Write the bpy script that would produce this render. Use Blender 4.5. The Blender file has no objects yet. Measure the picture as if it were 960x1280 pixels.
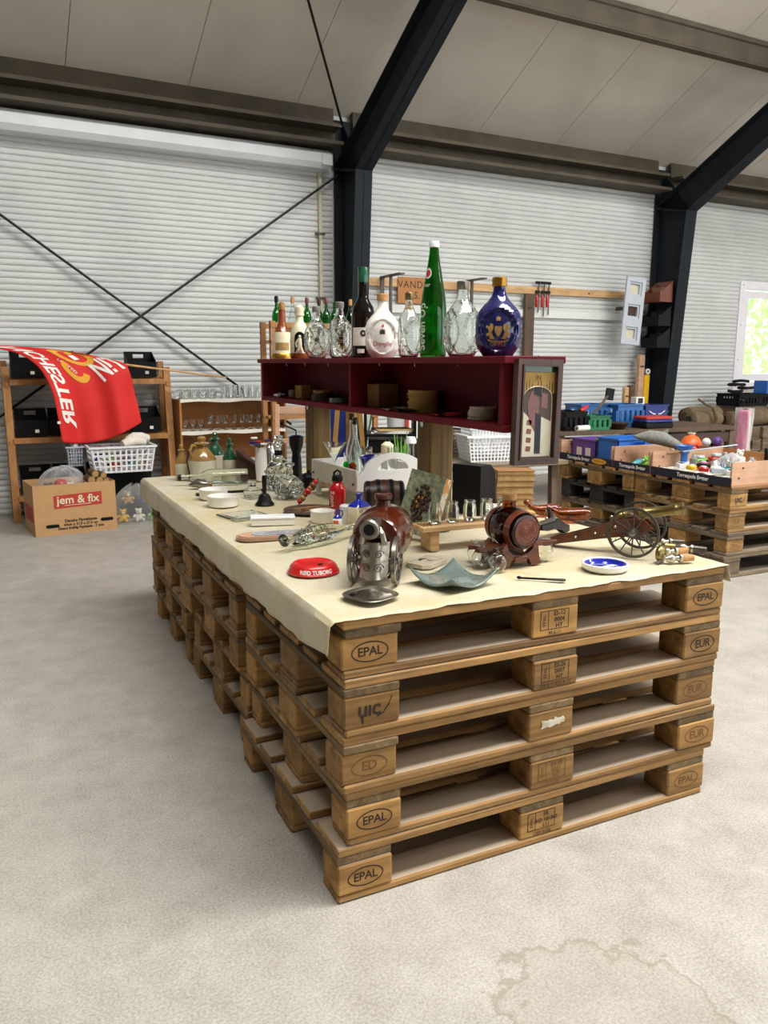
import bpy, bmesh, math, random
from mathutils import Matrix, Vector, Euler, noise as mnoise
random.seed(7)
SC = bpy.context.scene
COL = SC.collection
PI = math.pi
def R(a): return math.radians(a)

# ------------------------------------------------------------ camera
FPX = 1002.4
CAM = Vector((-0.6723, -1.6049, 1.2830))
CROT = (R(79.5315), 0, R(-25.7857))
cd = bpy.data.cameras.new('camera'); cam = bpy.data.objects.new('camera', cd); COL.objects.link(cam)
cd.sensor_fit = 'VERTICAL'; cd.sensor_height = 36; cd.sensor_width = 27
cd.lens = 36 * FPX / 1280; cd.clip_start = .05; cd.clip_end = 200
CM = Matrix.Rotation(CROT[2], 3, 'Z') @ Matrix.Rotation(CROT[0], 3, 'X') @ Matrix.Rotation(R(.162), 3, 'Z')
cam.matrix_world = Matrix.Translation(CAM) @ CM.to_4x4()
SC.camera = cam

# ------------------------------------------------------------ world, lights, exposure
w = bpy.data.worlds.new('world'); SC.world = w; w.use_nodes = True
bg = w.node_tree.nodes['Background']
bg.inputs[0].default_value = (0.94, 0.97, 1.0, 1); bg.inputs[1].default_value = 2.6
def area(name, loc, rot, sx, sy, power, col=(1, 1, 1)):
    l = bpy.data.lights.new(name, 'AREA'); l.shape = 'RECTANGLE'; l.size = sx; l.size_y = sy
    l.energy = power; l.color = col
    o = bpy.data.objects.new(name, l); COL.objects.link(o); o.location = loc; o.rotation_euler = rot
    return o
# unseen area lamps added overhead; the rear one is tilted to brighten the wall
area('overhead_fill', (1.6, -0.9, 6.7), (0, R(6), 0), 9.0, 1.5, 900, (1, .985, .95))
area('overhead_fill.001', (8.0, -3.6, 5.6), (R(44), R(-6), 0), 5.0, 1.6, 330, (1, .985, .96))
sl = bpy.data.lights.new('sun', 'SUN'); sl.energy = 4.5; sl.angle = R(3); sl.color = (1, .96, .9)
so = bpy.data.objects.new('sun', sl); COL.objects.link(so); so.rotation_euler = (R(8), R(50), 0)   # on the greenery outside
vs = SC.view_settings
vs.view_transform = 'Standard'; vs.look = 'None'; vs.gamma = 1; vs.use_curve_mapping = False
vs.exposure = 0.26

# ------------------------------------------------------------ pixel helpers (photograph 960x1280)
def ray(u, v): return CM @ Vector(((u - 480) / FPX, -(v - 640) / FPX, -1))
def pz(u, v, z):
    d = ray(u, v); t = (z - CAM.z) / d.z; return CAM + d * t
def pxp(u, v, x):
    d = ray(u, v); return CAM + d * ((x - CAM.x) / d.x)
def pyp(u, v, y):
    d = ray(u, v); return CAM + d * ((y - CAM.y) / d.y)
def pd(u, v, t): return CAM + ray(u, v) * t
BETA = R(1.618)
BM = Matrix.Rotation(BETA, 4, 'Z')
BN = BM.to_3x3() @ Vector((0, 1, 0))
def pn(u, v, n):
    d = ray(u, v); t = (n - BN.dot(CAM)) / BN.dot(d); return BM.inverted() @ (CAM + d * t)   # building coords (s, n, z)

# ------------------------------------------------------------ mesh helpers
def T(x=0, y=0, z=0, rz=0, rx=0, ry=0, s=1):
    return Matrix.Translation((x, y, z)) @ Euler((rx, ry, rz)).to_matrix().to_4x4() @ Matrix.Scale(s, 4)
class MB:
    def __init__(self): self.v = []; self.f = []
    def add(self, vs, fs, M=None):
        n = len(self.v)
        for p in vs:
            p = Vector(p); self.v.append(tuple(M @ p) if M else tuple(p))
        self.f += [tuple(i + n for i in f) for f in fs]
        return self
    def box(self, x0, x1, y0, y1, z0, z1, M=None):
        vs = [(x, y, z) for z in (z0, z1) for y in (y0, y1) for x in (x0, x1)]
        return self.add(vs, [(0, 2, 3, 1), (4, 5, 7, 6), (0, 1, 5, 4), (1, 3, 7, 5), (3, 2, 6, 7), (2, 0, 4, 6)], M)
    def cbox(self, sx, sy, sz, c=.004, M=None):           # chamfered box, centred
        X, Y, Z = sx / 2, sy / 2, sz / 2; vs = []; idx = {}
        for a in (-1, 1):
            for b in (-1, 1):
                for d in (-1, 1):
                    for k in range(3):
                        q = [a * (X - c), b * (Y - c), d * (Z - c)]; q[k] += (a, b, d)[k] * c
                        idx[(a, b, d, k)] = len(vs); vs.append(tuple(q))
        fs = []
        for k in range(3):
            i, j = [m for m in range(3) if m != k]
            for s in (-1, 1):
                q = []
                for (p, r) in ((-1, -1), (1, -1), (1, 1), (-1, 1)):
                    t = [0, 0, 0]; t[k] = s; t[i] = p; t[j] = r; q.append(idx[(*t, k)])
                fs.append(tuple(q))
            for p in (-1, 1):
                for r in (-1, 1):
                    t0 = [0, 0, 0]; t0[i] = p; t0[j] = r; t1 = list(t0); t0[k] = -1; t1[k] = 1
                    fs.append((idx[(*t0, i)], idx[(*t1, i)], idx[(*t1, j)], idx[(*t0, j)]))
        for a in (-1, 1):
            for b in (-1, 1):
                for d in (-1, 1): fs.append(tuple(idx[(a, b, d, k)] for k in range(3)))
        return self.add(vs, fs, M)
    def lathe(self, prof, seg=24, M=None):
        vs = []; rings = []
        for r, z in prof:
            if r < 1e-6: rings.append([len(vs)]); vs.append((0, 0, z))
            else:
                rings.append(list(range(len(vs), len(vs) + seg)))
                vs += [(r * math.cos(2 * PI * i / seg), r * math.sin(2 * PI * i / seg), z) for i in range(seg)]
        fs = []
        for a, b in zip(rings, rings[1:]):
            if len(a) == 1 and len(b) == 1: continue
            for i in range(seg):
                j = (i + 1) % seg
                if len(a) == 1: fs.append((a[0], b[j], b[i]))
                elif len(b) == 1: fs.append((a[i], a[j], b[0]))
                else: fs.append((a[i], a[j], b[j], b[i]))
        return self.add(vs, fs, M)
    def tube(self, pts, rad, seg=8, M=None, caps=True):
        pts = [Vector(p) for p in pts]; n = len(pts)
        if not hasattr(rad, '__len__'): rad = [rad] * n
        vs = []; fs = []; up = None
        for i, p in enumerate(pts):
            d = (pts[min(i + 1, n - 1)] - pts[max(i - 1, 0)]).normalized()
            if up is None: up = d.orthogonal().normalized()
            up = (up - d * up.dot(d)).normalized(); sd = d.cross(up)
            vs += [tuple(p + (up * math.cos(2 * PI * k / seg) + sd * math.sin(2 * PI * k / seg)) * rad[i]) for k in range(seg)]
        for i in range(n - 1):
            for k in range(seg):
                l = (k + 1) % seg; fs.append((i * seg + k, i * seg + l, (i + 1) * seg + l, (i + 1) * seg + k))
        if caps: fs += [tuple(range(seg - 1, -1, -1)), tuple(range((n - 1) * seg, n * seg))]
        return self.add(vs, fs, M)
    def bar(self, a, b, wx, wy=None, M=None, up=(0, 0, 1)):   # square bar between two points
        wy = wy or wx; a = Vector(a); b = Vector(b); d = (b - a).normalized(); u = Vector(up)
        if abs(d.dot(u)) > .98: u = Vector((1, 0, 0))
        s = d.cross(u).normalized(); u = s.cross(d)
        vs = [tuple(p + s * (i * wx / 2) + u * (j * wy / 2)) for p in (a, b) for i, j in ((-1, -1), (1, -1), (1, 1), (-1, 1))]
        return self.add(vs, [(0, 1, 2, 3), (7, 6, 5, 4), (0, 4, 5, 1), (1, 5, 6, 2), (2, 6, 7, 3), (3, 7, 4, 0)], M)
    def prism(self, poly, h, M=None):                      # polygon in xy, extruded +z by h
        n = len(poly)
        vs = [(x, y, 0) for x, y in poly] + [(x, y, h) for x, y in poly]
        return self.add(vs, [tuple(range(n - 1, -1, -1)), tuple(range(n, 2 * n))] + [(i, (i + 1) % n, n + (i + 1) % n, n + i) for i in range(n)], M)
    def grid(self, fn, nu, nv, M=None, wrap=False):
        vs = [fn(i / nu, j / nv) for j in range(nv + 1) for i in range(nu + (0 if wrap else 1))]
        w_ = nu if wrap else nu + 1; fs = []
        for j in range(nv):
            for i in range(nu):
                k = (i + 1) % w_; fs.append((j * w_ + i, j * w_ + k, (j + 1) * w_ + k, (j + 1) * w_ + i))
        return self.add(vs, fs, M)
    def ball(self, r, M=None, seg=14, sx=1, sy=1, sz=1):
        return self.lathe([(r * math.sin(PI * i / 8), -r * math.cos(PI * i / 8)) for i in range(9)], seg, (M or Matrix()) @ Matrix.Diagonal((sx, sy, sz, 1)))
    def frame(self, x0, x1, z0, z1, wd, y0, y1, M=None):   # rectangular frame in xz
        self.box(x0, x0 + wd, y0, y1, z0, z1, M); self.box(x1 - wd, x1, y0, y1, z0, z1, M)
        self.box(x0 + wd, x1 - wd, y0, y1, z0, z0 + wd, M); return self.box(x0 + wd, x1 - wd, y0, y1, z1 - wd, z1, M)
    def mesh(self, name, smooth=True, ang=38):
        m = bpy.data.meshes.new(name); m.from_pydata(self.v, [], self.f); m.validate()
        bm_ = bmesh.new(); bm_.from_mesh(m); bmesh.ops.recalc_face_normals(bm_, faces=bm_.faces); bm_.to_mesh(m); bm_.free()
        if smooth and len(m.polygons):
            m.polygons.foreach_set('use_smooth', [True] * len(m.polygons)); m.set_sharp_from_angle(angle=R(ang))
        return m
    def build(self, name, mat, parent=None, M=None, smooth=True):
        return place(name, self.mesh(name, smooth), mat, parent, M)
def place(name, mesh, mat=None, parent=None, M=None):
    o = bpy.data.objects.new(name, mesh); COL.objects.link(o)
    if mat is not None and not mesh.materials: mesh.materials.append(MAT[mat] if isinstance(mat, str) else mat)
    if parent: o.parent = parent
    if M is not None: o.matrix_local = M
    return o
def tag(o, label=None, cat=None, group=None, kind=None):
    if label: o['label'] = label
    if cat: o['category'] = cat
    if group: o['group'] = group
    if kind: o['kind'] = kind
    return o
def thing(name, label, cat, M=None, group=None):
    o = bpy.data.objects.new(name, None); COL.objects.link(o); o.empty_display_size = .05
    if M is not None: o.matrix_world = M
    return tag(o, label, cat, group)
def solo(mb, name, mat, label, cat, M=None, group=None, smooth=True):
    return tag(mb.build(name, mat, None, M, smooth), label, cat, group)
def struct(mb, name, mat, M=None, smooth=True):
    return tag(mb.build(name, mat, None, M, smooth), kind='structure')
def dup(root, M, label=None, group=None):
    def cp(o, par):
        c = o.copy(); COL.objects.link(c)
        if par: c.parent = par; c.matrix_parent_inverse = o.matrix_parent_inverse.copy()
        for ch in KIDS.get(o.name, []): cp(ch, c)
        return c
    KIDS = {}
    for ch in root.children:
        KIDS.setdefault(root.name, []).append(ch)
        for g in ch.children: KIDS.setdefault(ch.name, []).append(g)
    c = cp(root, None); c.matrix_world = M
    if label: c['label'] = label
    if group: c['group'] = group
    return c
_tc = {}
def textmb(s, size, align='CENTER', shear=0, space=1.0, extrude=0.0, bold=0.0):
    key = (s, size, align, shear, space, extrude, bold)
    if key not in _tc:
        c = bpy.data.curves.new('t', 'FONT'); c.body = s; c.size = size; c.align_x = align; c.align_y = 'CENTER'
        c.shear = shear; c.space_character = space; c.extrude = extrude; c.offset = bold; c.resolution_u = 3
        o = bpy.data.objects.new('t', c); m = bpy.data.meshes.new_from_object(o)
        _tc[key] = ([tuple(v.co) for v in m.vertices], [tuple(p.vertices) for p in m.polygons])
        bpy.data.objects.remove(o); bpy.data.curves.remove(c); bpy.data.meshes.remove(m)
    return _tc[key]
def ring_poly(mb, rx, ry, wd, n=28, M=None):              # flat elliptical line in xy
    vs = [(a * math.cos(2 * PI * i / n), b * math.sin(2 * PI * i / n), 0) for a, b in ((rx, ry), (rx - wd, ry - wd)) for i in range(n)]
    return mb.add(vs, [(i, (i + 1) % n, n + (i + 1) % n, n + i) for i in range(n)], M)
def rect_line(mb, x0, x1, y0, y1, wd, M=None):
    for a in ((x0, x1, y0, y0 + wd), (x0, x1, y1 - wd, y1), (x0, x0 + wd, y0, y1), (x1 - wd, x1, y0, y1)):
        mb.add([(a[0], a[2], 0), (a[1], a[2], 0), (a[1], a[3], 0), (a[0], a[3], 0)], [(0, 1, 2, 3)], M)
    return mb
# ------------------------------------------------------------ materials
MAT = {}
def lin(h):
    h = h.lstrip('#'); c = [int(h[i:i + 2], 16) / 255 for i in (0, 2, 4)]
    return tuple(x / 12.92 if x < .04045 else ((x + .055) / 1.055) ** 2.4 for x in c) + (1,)
class NT:
    def __init__(self, name):
        m = bpy.data.materials.new(name); m.use_nodes = True; MAT[name] = m; self.m = m
        self.t = m.node_tree; self.b = self.t.nodes['Principled BSDF']; self.out = self.t.nodes['Material Output']
    def n(self, ty, **kw):
        nd = self.t.nodes.new(ty)
        for k, v in kw.items():
            if k in nd.inputs: nd.inputs[k].default_value = v
            else: setattr(nd, k, v)
        return nd
    def l(self, a, b): self.t.links.new(a, b)
    def mix(self, fac, a, b, mode='MIX'):
        nd = self.t.nodes.new('ShaderNodeMix'); nd.data_type = 'RGBA'; nd.blend_type = mode
        for s, v in ((0, fac), (6, a), (7, b)):
            if hasattr(v, 'is_output'): self.l(v, nd.inputs[s])
            else: nd.inputs[s].default_value = v
        return nd.outputs[2]
    def ramp(self, src, stops):
        nd = self.t.nodes.new('ShaderNodeValToRGB'); e = nd.color_ramp.elements
        while len(e) < len(stops): e.new(.5)
        for k, (p, c) in zip(e, stops): k.position = p; k.color = c if hasattr(c, '__len__') else (c, c, c, 1)
        self.l(src, nd.inputs[0]); return nd.outputs[0]
    def coord(self, kind='Object', scale=(1, 1, 1)):
        tc = self.t.nodes.new('ShaderNodeTexCoord'); mp = self.t.nodes.new('ShaderNodeMapping'); mp.inputs['Scale'].default_value = scale
        self.l(tc.outputs[kind], mp.inputs[0]); return mp.outputs[0]
    def noise(self, co, scale, detail=3, rough=.55, dist=0):
        nd = self.n('ShaderNodeTexNoise', Scale=scale, Detail=detail, Roughness=rough, Distortion=dist); self.l(co, nd.inputs['Vector']); return nd.outputs['Fac']
    def bump(self, h, st=.2, d=.01):
        nd = self.n('ShaderNodeBump', Strength=st, Distance=d); self.l(h, nd.inputs['Height']); self.l(nd.outputs[0], self.b.inputs['Normal'])
    def set(self, **kw):
        for k, v in kw.items(): self.b.inputs[k.replace('_', ' ')].default_value = v
        return self
def mul(c, k): return (min(c[0] * k, 1), min(c[1] * k, 1), min(c[2] * k, 1), 1)
def plain(name, hexc, rough=.5, metal=0, var=.12, scale=12, bump=0, spec=.5, rnd=0, coat=0):
    t = NT(name); c = lin(hexc); t.set(Roughness=rough, Metallic=metal)
    t.b.inputs['Specular IOR Level'].default_value = spec; t.b.inputs['Coat Weight'].default_value = coat
    co = t.coord(); nz = t.noise(co, scale, 4)
    col = t.ramp(nz, [(.3, mul(c, 1 - var)), (.7, mul(c, 1 + var))])
    if rnd:
        oi = t.n('ShaderNodeObjectInfo'); col = t.mix(1.0, col, t.ramp(oi.outputs['Random'], [(0, 1 - rnd), (1, 1.0)]), 'MULTIPLY')
    t.l(col, t.b.inputs['Base Color'])
    if bump: t.bump(nz, bump, .004)
    return t
def glass(name, hexc='#ffffff', rough=.02, ior=1.46):
    t = NT(name); t.set(Roughness=rough, IOR=ior); t.b.inputs['Base Color'].default_value = lin(hexc)
    t.b.inputs['Transmission Weight'].default_value = 1.0; return t
def wood(name, a, b, axis=0, scale=1.0, rough=.6, rnd=.25, dust=None, knots=True):
    t = NT(name); s = [26 * scale] * 3; s[axis] = 1.6 * scale
    co = t.coord('Object', tuple(s)); oi = t.n('ShaderNodeObjectInfo')
    va = t.t.nodes.new('ShaderNodeVectorMath'); va.operation = 'ADD'; t.l(co, va.inputs[0])
    cx = t.n('ShaderNodeCombineXYZ'); mm = t.n('ShaderNodeMath', operation='MULTIPLY'); mm.inputs[1].default_value = 50
    t.l(oi.outputs['Random'], mm.inputs[0])
    for i in range(3): t.l(mm.outputs[0], cx.inputs[i])
    t.l(cx.outputs[0], va.inputs[1])
    nz = t.noise(va.outputs[0], 1.0, 5, .6, .6)
    col = t.ramp(nz, [(.3, lin(a)), (.68, lin(b))])
    s3 = [95 * scale] * 3; s3[axis] = 2.2 * scale; co3 = t.coord('Object', tuple(s3)); va3 = t.t.nodes.new('ShaderNodeVectorMath'); va3.operation = 'ADD'
    t.l(co3, va3.inputs[0]); t.l(cx.outputs[0], va3.inputs[1]); n3 = t.noise(va3.outputs[0], 1.0, 2, .5, .3)
    col = t.mix(t.ramp(n3, [(.52, 0), (.66, .36)]), col, mul(lin(a), .55))
    co2 = t.coord('Object', (9, 9, 9)); va2 = t.t.nodes.new('ShaderNodeVectorMath'); va2.operation = 'ADD'
    t.l(co2, va2.inputs[0]); t.l(cx.outputs[0], va2.inputs[1])
    n2 = t.noise(va2.outputs[0], 1.0, 4)
    col = t.mix(t.ramp(n2, [(.45, 0), (.8, .45)]), col, mul(lin(a), .45))
    if rnd: col = t.mix(1.0, col, t.ramp(oi.outputs['Random'], [(0, 1 - rnd), (1, 1.05)]), 'MULTIPLY')
    if dust:
        g = t.n('ShaderNodeNewGeometry'); sx = t.n('ShaderNodeSeparateXYZ'); t.l(g.outputs['Normal'], sx.inputs[0])
        col = t.mix(t.ramp(sx.outputs[2], [(.75, 0), (.95, .75)]), col, lin(dust))
    t.l(col, t.b.inputs['Base Color']); t.set(Roughness=rough); t.bump(nz, .35, .003)
    return t
# concrete floor: mottled, fine speckle, one dried water stain with a dark rim
t = NT('concrete'); co = t.coord('Object')
n1 = t.noise(co, .9, 6, .6, .4); n2 = t.noise(co, 7, 6, .65); n3 = t.noise(co, 160, 2); n4 = t.noise(co, 2.6, 5, .7, 1.2)
col = t.ramp(n1, [(.3, lin('#98928a')), (.7, lin('#b3aea5'))])
col = t.mix(.35, col, t.ramp(n2, [(.3, lin('#7f796f')), (.72, lin('#c9c5bd'))]))
col = t.mix(t.ramp(n4, [(.56, 0), (.72, .35)]), col, lin('#c6c2ba'))
n6 = t.noise(co, 55, 3, .6)
col = t.mix(.20, col, t.ramp(n3, [(.35, lin('#5a554e')), (.65, lin('#dedad2'))]))
col = t.mix(t.ramp(n6, [(.60, 0), (.74, .35)]), col, lin('#77716a'))
st = pz(763, 1272, 0)
mp = t.n('ShaderNodeVectorMath', operation='DISTANCE'); mp.inputs[1].default_value = (st.x, st.y, 0); t.l(co, mp.inputs[0])
ad = t.n('ShaderNodeMath', operation='ADD'); t.l(mp.outputs['Value'], ad.inputs[0])
nn = t.noise(co, 5.5, 7, .62, .3); m2 = t.n('ShaderNodeMath', operation='MULTIPLY_ADD'); m2.inputs[1].default_value = .42; m2.inputs[2].default_value = -.21
t.l(nn, m2.inputs[0]); t.l(m2.outputs[0], ad.inputs[1])
rim = t.ramp(ad.outputs[0], [(0, .14), (.205, .2), (.222, .7), (.234, 0)])
col = t.mix(rim, col, lin('#8b8071'))
t.l(col, t.b.inputs['Base Color']); t.set(Roughness=.62); t.b.inputs['Specular IOR Level'].default_value = .3; t.bump(n3, .12, .002)

wood('pallet_wood', '#7c5a30', '#c0945a', 0, 1.0, .8, .42, '#b3a796')
wood('pallet_block_wood', '#875f2d', '#c49757', 0, .8, .8, .42, '#a4988a')
wood('grey_pallet_wood', '#5b4d3c', '#8d7b60', 0, 1.0, .8, .35, '#857b6d')
wood('dark_pallet_wood', '#201d19', '#403a31', 0, 1.0, .8, .3)
wood('stringer_wood', '#5f4c31', '#8f7651', 0, 1.0, .85, .35, '#a4988a')
wood('post_wood', '#4f3d1c', '#846a38', 2, 1.2, .7, .05)
wood('rack_wood', '#a06a35', '#c08a52', 2, 1, .55, .12)
wood('pine', '#b98a57', '#dcb887', 0, 1, .55, .1)
wood('pale_ply', '#b98f70', '#c9a286', 0, .6, .7, .08)
wood('shelf_ply', '#a0682c', '#b87d3d', 0, .7, .6, .08)
wood('dark_wood', '#2c1a12', '#4c2d20', 0, 1.2, .4, .1)
wood('red_wood', '#4a2413', '#7c4526', 0, 1.4, .35, .1)
wood('frame_wood', '#2f1a14', '#54342a', 2, 1.2, .35, .1)
wood('brown_post', '#4a3a2c', '#6b5642', 2, 1, .7, .1)
plain('stamp_ink', '#2a1d10', .8, var=.25, scale=60)
plain('fade_ink', '#6a4a26', .8, var=.25, scale=60)
plain('cast_black', '#141416', .35, spec=.2, var=.3)
plain('steel_dark', '#20252b', .62, spec=.14, var=.15, scale=6)
plain('beam_paint', '#554e43', .7, spec=.2, var=.18, scale=4)
plain('wall_white', '#d9dbd8', .5, var=.05, scale=3)
t = NT('slat_white'); co = t.coord('Object'); n1 = t.noise(co, 1.2, 6, .65); n2 = t.noise(co, 22, 4, .7)
col = t.ramp(n1, [(.3, lin('#c0c3c2')), (.7, lin('#d2d4d3'))]); col = t.mix(t.ramp(n2, [(.62, 0), (.75, .3)]), col, lin('#8f8c84'))
t.l(col, t.b.inputs['Base Color']); t.set(Roughness=.5)
plain('housing_white', '#d4d8dc', .4, var=.06, scale=5)
t = NT('roof_panel'); co = t.coord('Object'); n1 = t.noise(co, 1.1, 5, .6, .5); n2 = t.noise(co, 9, 5, .7)
col = t.ramp(n1, [(.3, lin('#bab4a9')), (.7, lin('#cec8bd'))]); col = t.mix(t.ramp(n2, [(.62, 0), (.82, .25)]), col, lin('#948e83'))
t.l(col, t.b.inputs['Base Color']); t.set(Roughness=.7)
plain('window_frame', '#e6e3ea', .4, var=.03)
glass('pane_glass', '#ffffff', 0.0, 1.05)
plain('leaf_green', '#b4d890', .6, var=.3, scale=4)
# cream oilcloth with faint yellow stains and marbled lines
t = NT('oilcloth'); co = t.coord('Object'); n1 = t.noise(co, 3.2, 4, .5, .6)
col = t.ramp(n1, [(.35, lin('#c8c2ac')), (.62, lin('#c2b694'))])
wv = t.n('ShaderNodeTexWave', Scale=4.0, Distortion=14.0, Detail=2.0); wv.inputs['Detail Scale'].default_value = .8; t.l(co, wv.inputs[0])
col = t.mix(t.ramp(wv.outputs['Fac'], [(.84, 0), (.97, .22)]), col, lin('#b7a978'))
n5 = t.noise(co, 6, 2, .4, 1.0); col = t.mix(t.ramp(n5, [(.63, 0), (.72, .4)]), col, lin('#b69a5a'))
t.l(col, t.b.inputs['Base Color']); t.set(Roughness=.5); t.bump(t.noise(co, 11, 5), .45, .010)
plain('red_paint', '#651722', .55, spec=.12, var=.16, scale=7, bump=.06)
plain('white_plastic', '#e4e6e8', .4, var=.04)
plain('white_ceramic', '#eeece6', .18, var=.03, coat=.3)
plain('cream_ceramic', '#ddd2b2', .25, var=.06, coat=.2)
plain('stone_ceramic', '#c9c2ac', .3, var=.07)
plain('tan_glaze', '#94703a', .2, var=.2, coat=.3)
plain('green_glaze', '#1f5236', .2, var=.25, coat=.3)
plain('brown_glaze', '#7a3a1a', .22, var=.25, coat=.3)
plain('blue_glaze', '#161a58', .12, var=.2, coat=.6)
plain('gold', '#b8893a', .3, .9, var=.2, scale=40)
plain('brass', '#8f7f52', .32, .9, var=.25, scale=20)
plain('pewter', '#8d8880', .3, .9, var=.25, scale=30)
plain('silver', '#b9b3a4', .33, .95, var=.2, scale=25)
plain('chrome', '#d6d8da', .12, 1.0, var=.08)
plain('iron', '#56504a', .42, .7, var=.25, scale=30)
plain('cork', '#b98a58', .8, var=.2, scale=60, bump=.3)
plain('red_plastic', '#c01c1c', .3, var=.06, coat=.2)
plain('red_enamel', '#b30f14', .22, var=.06, coat=.4)
plain('print_white', '#ece9e2', .6, var=.02)
plain('print_black', '#1c1a1a', .7, var=.05)
plain('print_red', '#b2382a', .7, var=.06)
plain('print_gold', '#a98a50', .5, .3, var=.2, scale=60)
plain('print_yellow', '#e0a228', .7, var=.08)
plain('black_plastic', '#0d0d0f', .45, spec=.2, var=.2)
plain('crate_black', '#08090a', .5, spec=.2, var=.25)
plain('blue_plastic', '#2b6cc0', .4, var=.08)
plain('blue_crate', '#2a62a0', .45, var=.12)
plain('navy_plastic', '#1d2c74', .4, var=.12)
plain('green_plastic', '#176a44', .45, var=.12)
plain('purple_plastic', '#6a4598', .4, var=.1)
plain('pink_plastic', '#c8688f', .45, var=.2, scale=30)
plain('orange_plastic', '#e0662a', .4, var=.12)
plain('yellow_plastic', '#e3b420', .4, var=.1)
plain('lime_plastic', '#77b83c', .35, var=.15)
plain('cyan_plastic', '#54aeb8', .4, var=.12)
plain('grey_plastic', '#b5bcc6', .4, var=.05)
plain('cardboard', '#bd9566', .85, var=.06, scale=20)
plain('cardboard_dark', '#8a6238', .85, var=.08, scale=20)
plain('tray_card', '#b07a4c', .85, var=.06, scale=14)
plain('navy_print', '#1b1d2c', .6, var=.08)
plain('paper', '#e9e5da', .8, var=.04)
plain('old_paper', '#b99b66', .85, var=.22, scale=40)
plain('coaster_card', '#b89657', .85, var=.15, scale=30)
plain('plush_tan', '#b5905f', .95, var=.25, scale=40, bump=.4)
plain('plush_white', '#ded8cc', .95, var=.1, scale=40, bump=.4)
plain('plush_brown', '#6b4426', .95, var=.25, scale=40, bump=.4)
plain('plush_grey', '#7d7f78', .95, var=.2, scale=40, bump=.4)
plain('flag_red', '#d2241f', .75, var=.06, scale=8)
plain('amber_ceramic', '#43190a', .16, var=.35, coat=.4)
plain('rust_band', '#6b3322', .35, var=.25, scale=30, coat=.3)
plain('cork_wood', '#8a6a45', .7, var=.15)
plain('log_bark', '#5f4a34', .9, var=.3, scale=25, bump=.5)
plain('log_end', '#a5814f', .8, var=.15, scale=30)
plain('cylinder_drab', '#6d5c44', .7, var=.3, scale=8)
plain('carved_brown', '#3b2116', .5, var=.4, scale=30, bump=.6)
plain('book_green', '#868c72', .6, var=.5, scale=70)
plain('dark_fabric', '#23211f', .9, spec=.2, var=.3)
glass('clear_glass', '#f6fbf8', .02)
glass('thin_glass', '#fbfdfc', .02, 1.46)
glass('crystal', '#f2f6f4', .04, 1.5)
glass('aqua_glass', '#e9f4ec', .03)
glass('green_glass', '#1c9a32', .03)
glass('bottle_green', '#2fae4e', .03)
glass('dark_glass', '#20120c', .04)
glass('amber_glass', '#a1480f', .03)
glass('grey_glass', '#a9bdbd', .08)
glass('orange_glass', '#f08a20', .03)
glass('lime_glass', '#3fd35a', .03)
t = NT('bag_film'); t.set(Roughness=.18); t.b.inputs['Base Color'].default_value = (.85, .86, .88, 1)
tr = t.n('ShaderNodeBsdfTransparent'); tr.inputs[0].default_value = (.94, .95, .96, 1); mx = t.n('ShaderNodeMixShader')
fr = t.n('ShaderNodeLayerWeight', Blend=.35); fm = t.n('ShaderNodeMath', operation='MULTIPLY_ADD'); fm.inputs[1].default_value = .6; fm.inputs[2].default_value = .10
t.l(fr.outputs['Facing'], fm.inputs[0]); t.l(fm.outputs[0], mx.inputs[0]); t.l(tr.outputs[0], mx.inputs[1]); t.l(t.b.outputs[0], mx.inputs[2]); t.l(mx.outputs[0], t.out.inputs[0])
t = plain('cobalt_glaze', '#1c2aa0', .1, var=.1, coat=.5)

# ------------------------------------------------------------ the hall
WN = 5.90                                   # inner face of the slatted wall (building n)
SLO = .51                                   # roof slope
mb = MB(); mb.box(-14, 18, -12, 9, -.2, 0); struct(mb, 'floor', 'concrete', None, False)
BAYS = [(-6.2, -1.50, 0, 3.25), (-1.42, 2.58, 0, 3.25), (2.78, 6.78, 0, 3.25), (6.98, 11.2, 0, 3.25)]
C1, C2, C0, C3 = 2.68, 6.86, -1.5, 11.3
WIN = (8.47, 9.75, 1.05, 2.26)             # opening of the window
wb = MB()
wb.box(-7, WIN[0], WN + .012, WN + .12, 0, 3.7); wb.box(WIN[1], 14, WN + .012, WN + .12, 0, 3.7)
wb.box(WIN[0], WIN[1], WN + .012, WN + .12, 0, WIN[2]); wb.box(WIN[0], WIN[1], WN + .012, WN + .12, WIN[3], 3.7)
wall = struct(wb, 'wall_back', 'wall_white', BM, False)
def slats(name, s0, s1, z0, z1):
    m = MB(); P = .0505; k0 = int(z0 / P); z = k0 * P
    while z < z1 - .01:
        pr = [(0, z), (0, z + .003), (-.009, z + .006), (-.014, z + .016), (-.0145, z + .028), (-.011, z + .040), (-.004, z + .0485), (0, z + P)]
        vs = [(s, WN + n, q) for n, q in pr for s in (s0, s1)]
        m.add(vs, [(2 * i, 2 * i + 1, 2 * i + 3, 2 * i + 2) for i in range(len(pr) - 1)])
        z += P
    o = m.build(name, 'slat_white', wall); o['kind'] = 'stuff'; return o
for a in BAYS[:3]: slats('slat_curtain', a[0], a[1], 0, 3.25)
slats('slat_curtain', 6.98, 8.37, 0, 3.25); slats('slat_curtain', 8.37, 11.2, 0, .95); slats('slat_curtain', 8.37, 11.2, 2.36, 3.25)
# horizontal joint strips on the slats
for a in BAYS[1:3]:
    m = MB(); m.box(a[0], a[1], WN - .016, WN, 2.145, 2.155); m.build('joint_strip', 'housing_white', wall)
m = MB(); m.box(BAYS[3][0], BAYS[3][1], WN - .016, WN, 2.30, 2.31); m.build('joint_strip', 'housing_white', wall)
m = MB(); m.box(2.78, 6.78, WN - .05, WN - .008, 1.80, 1.88); struct(m, 'trim_1', 'wall_white', BM, False)
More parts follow.
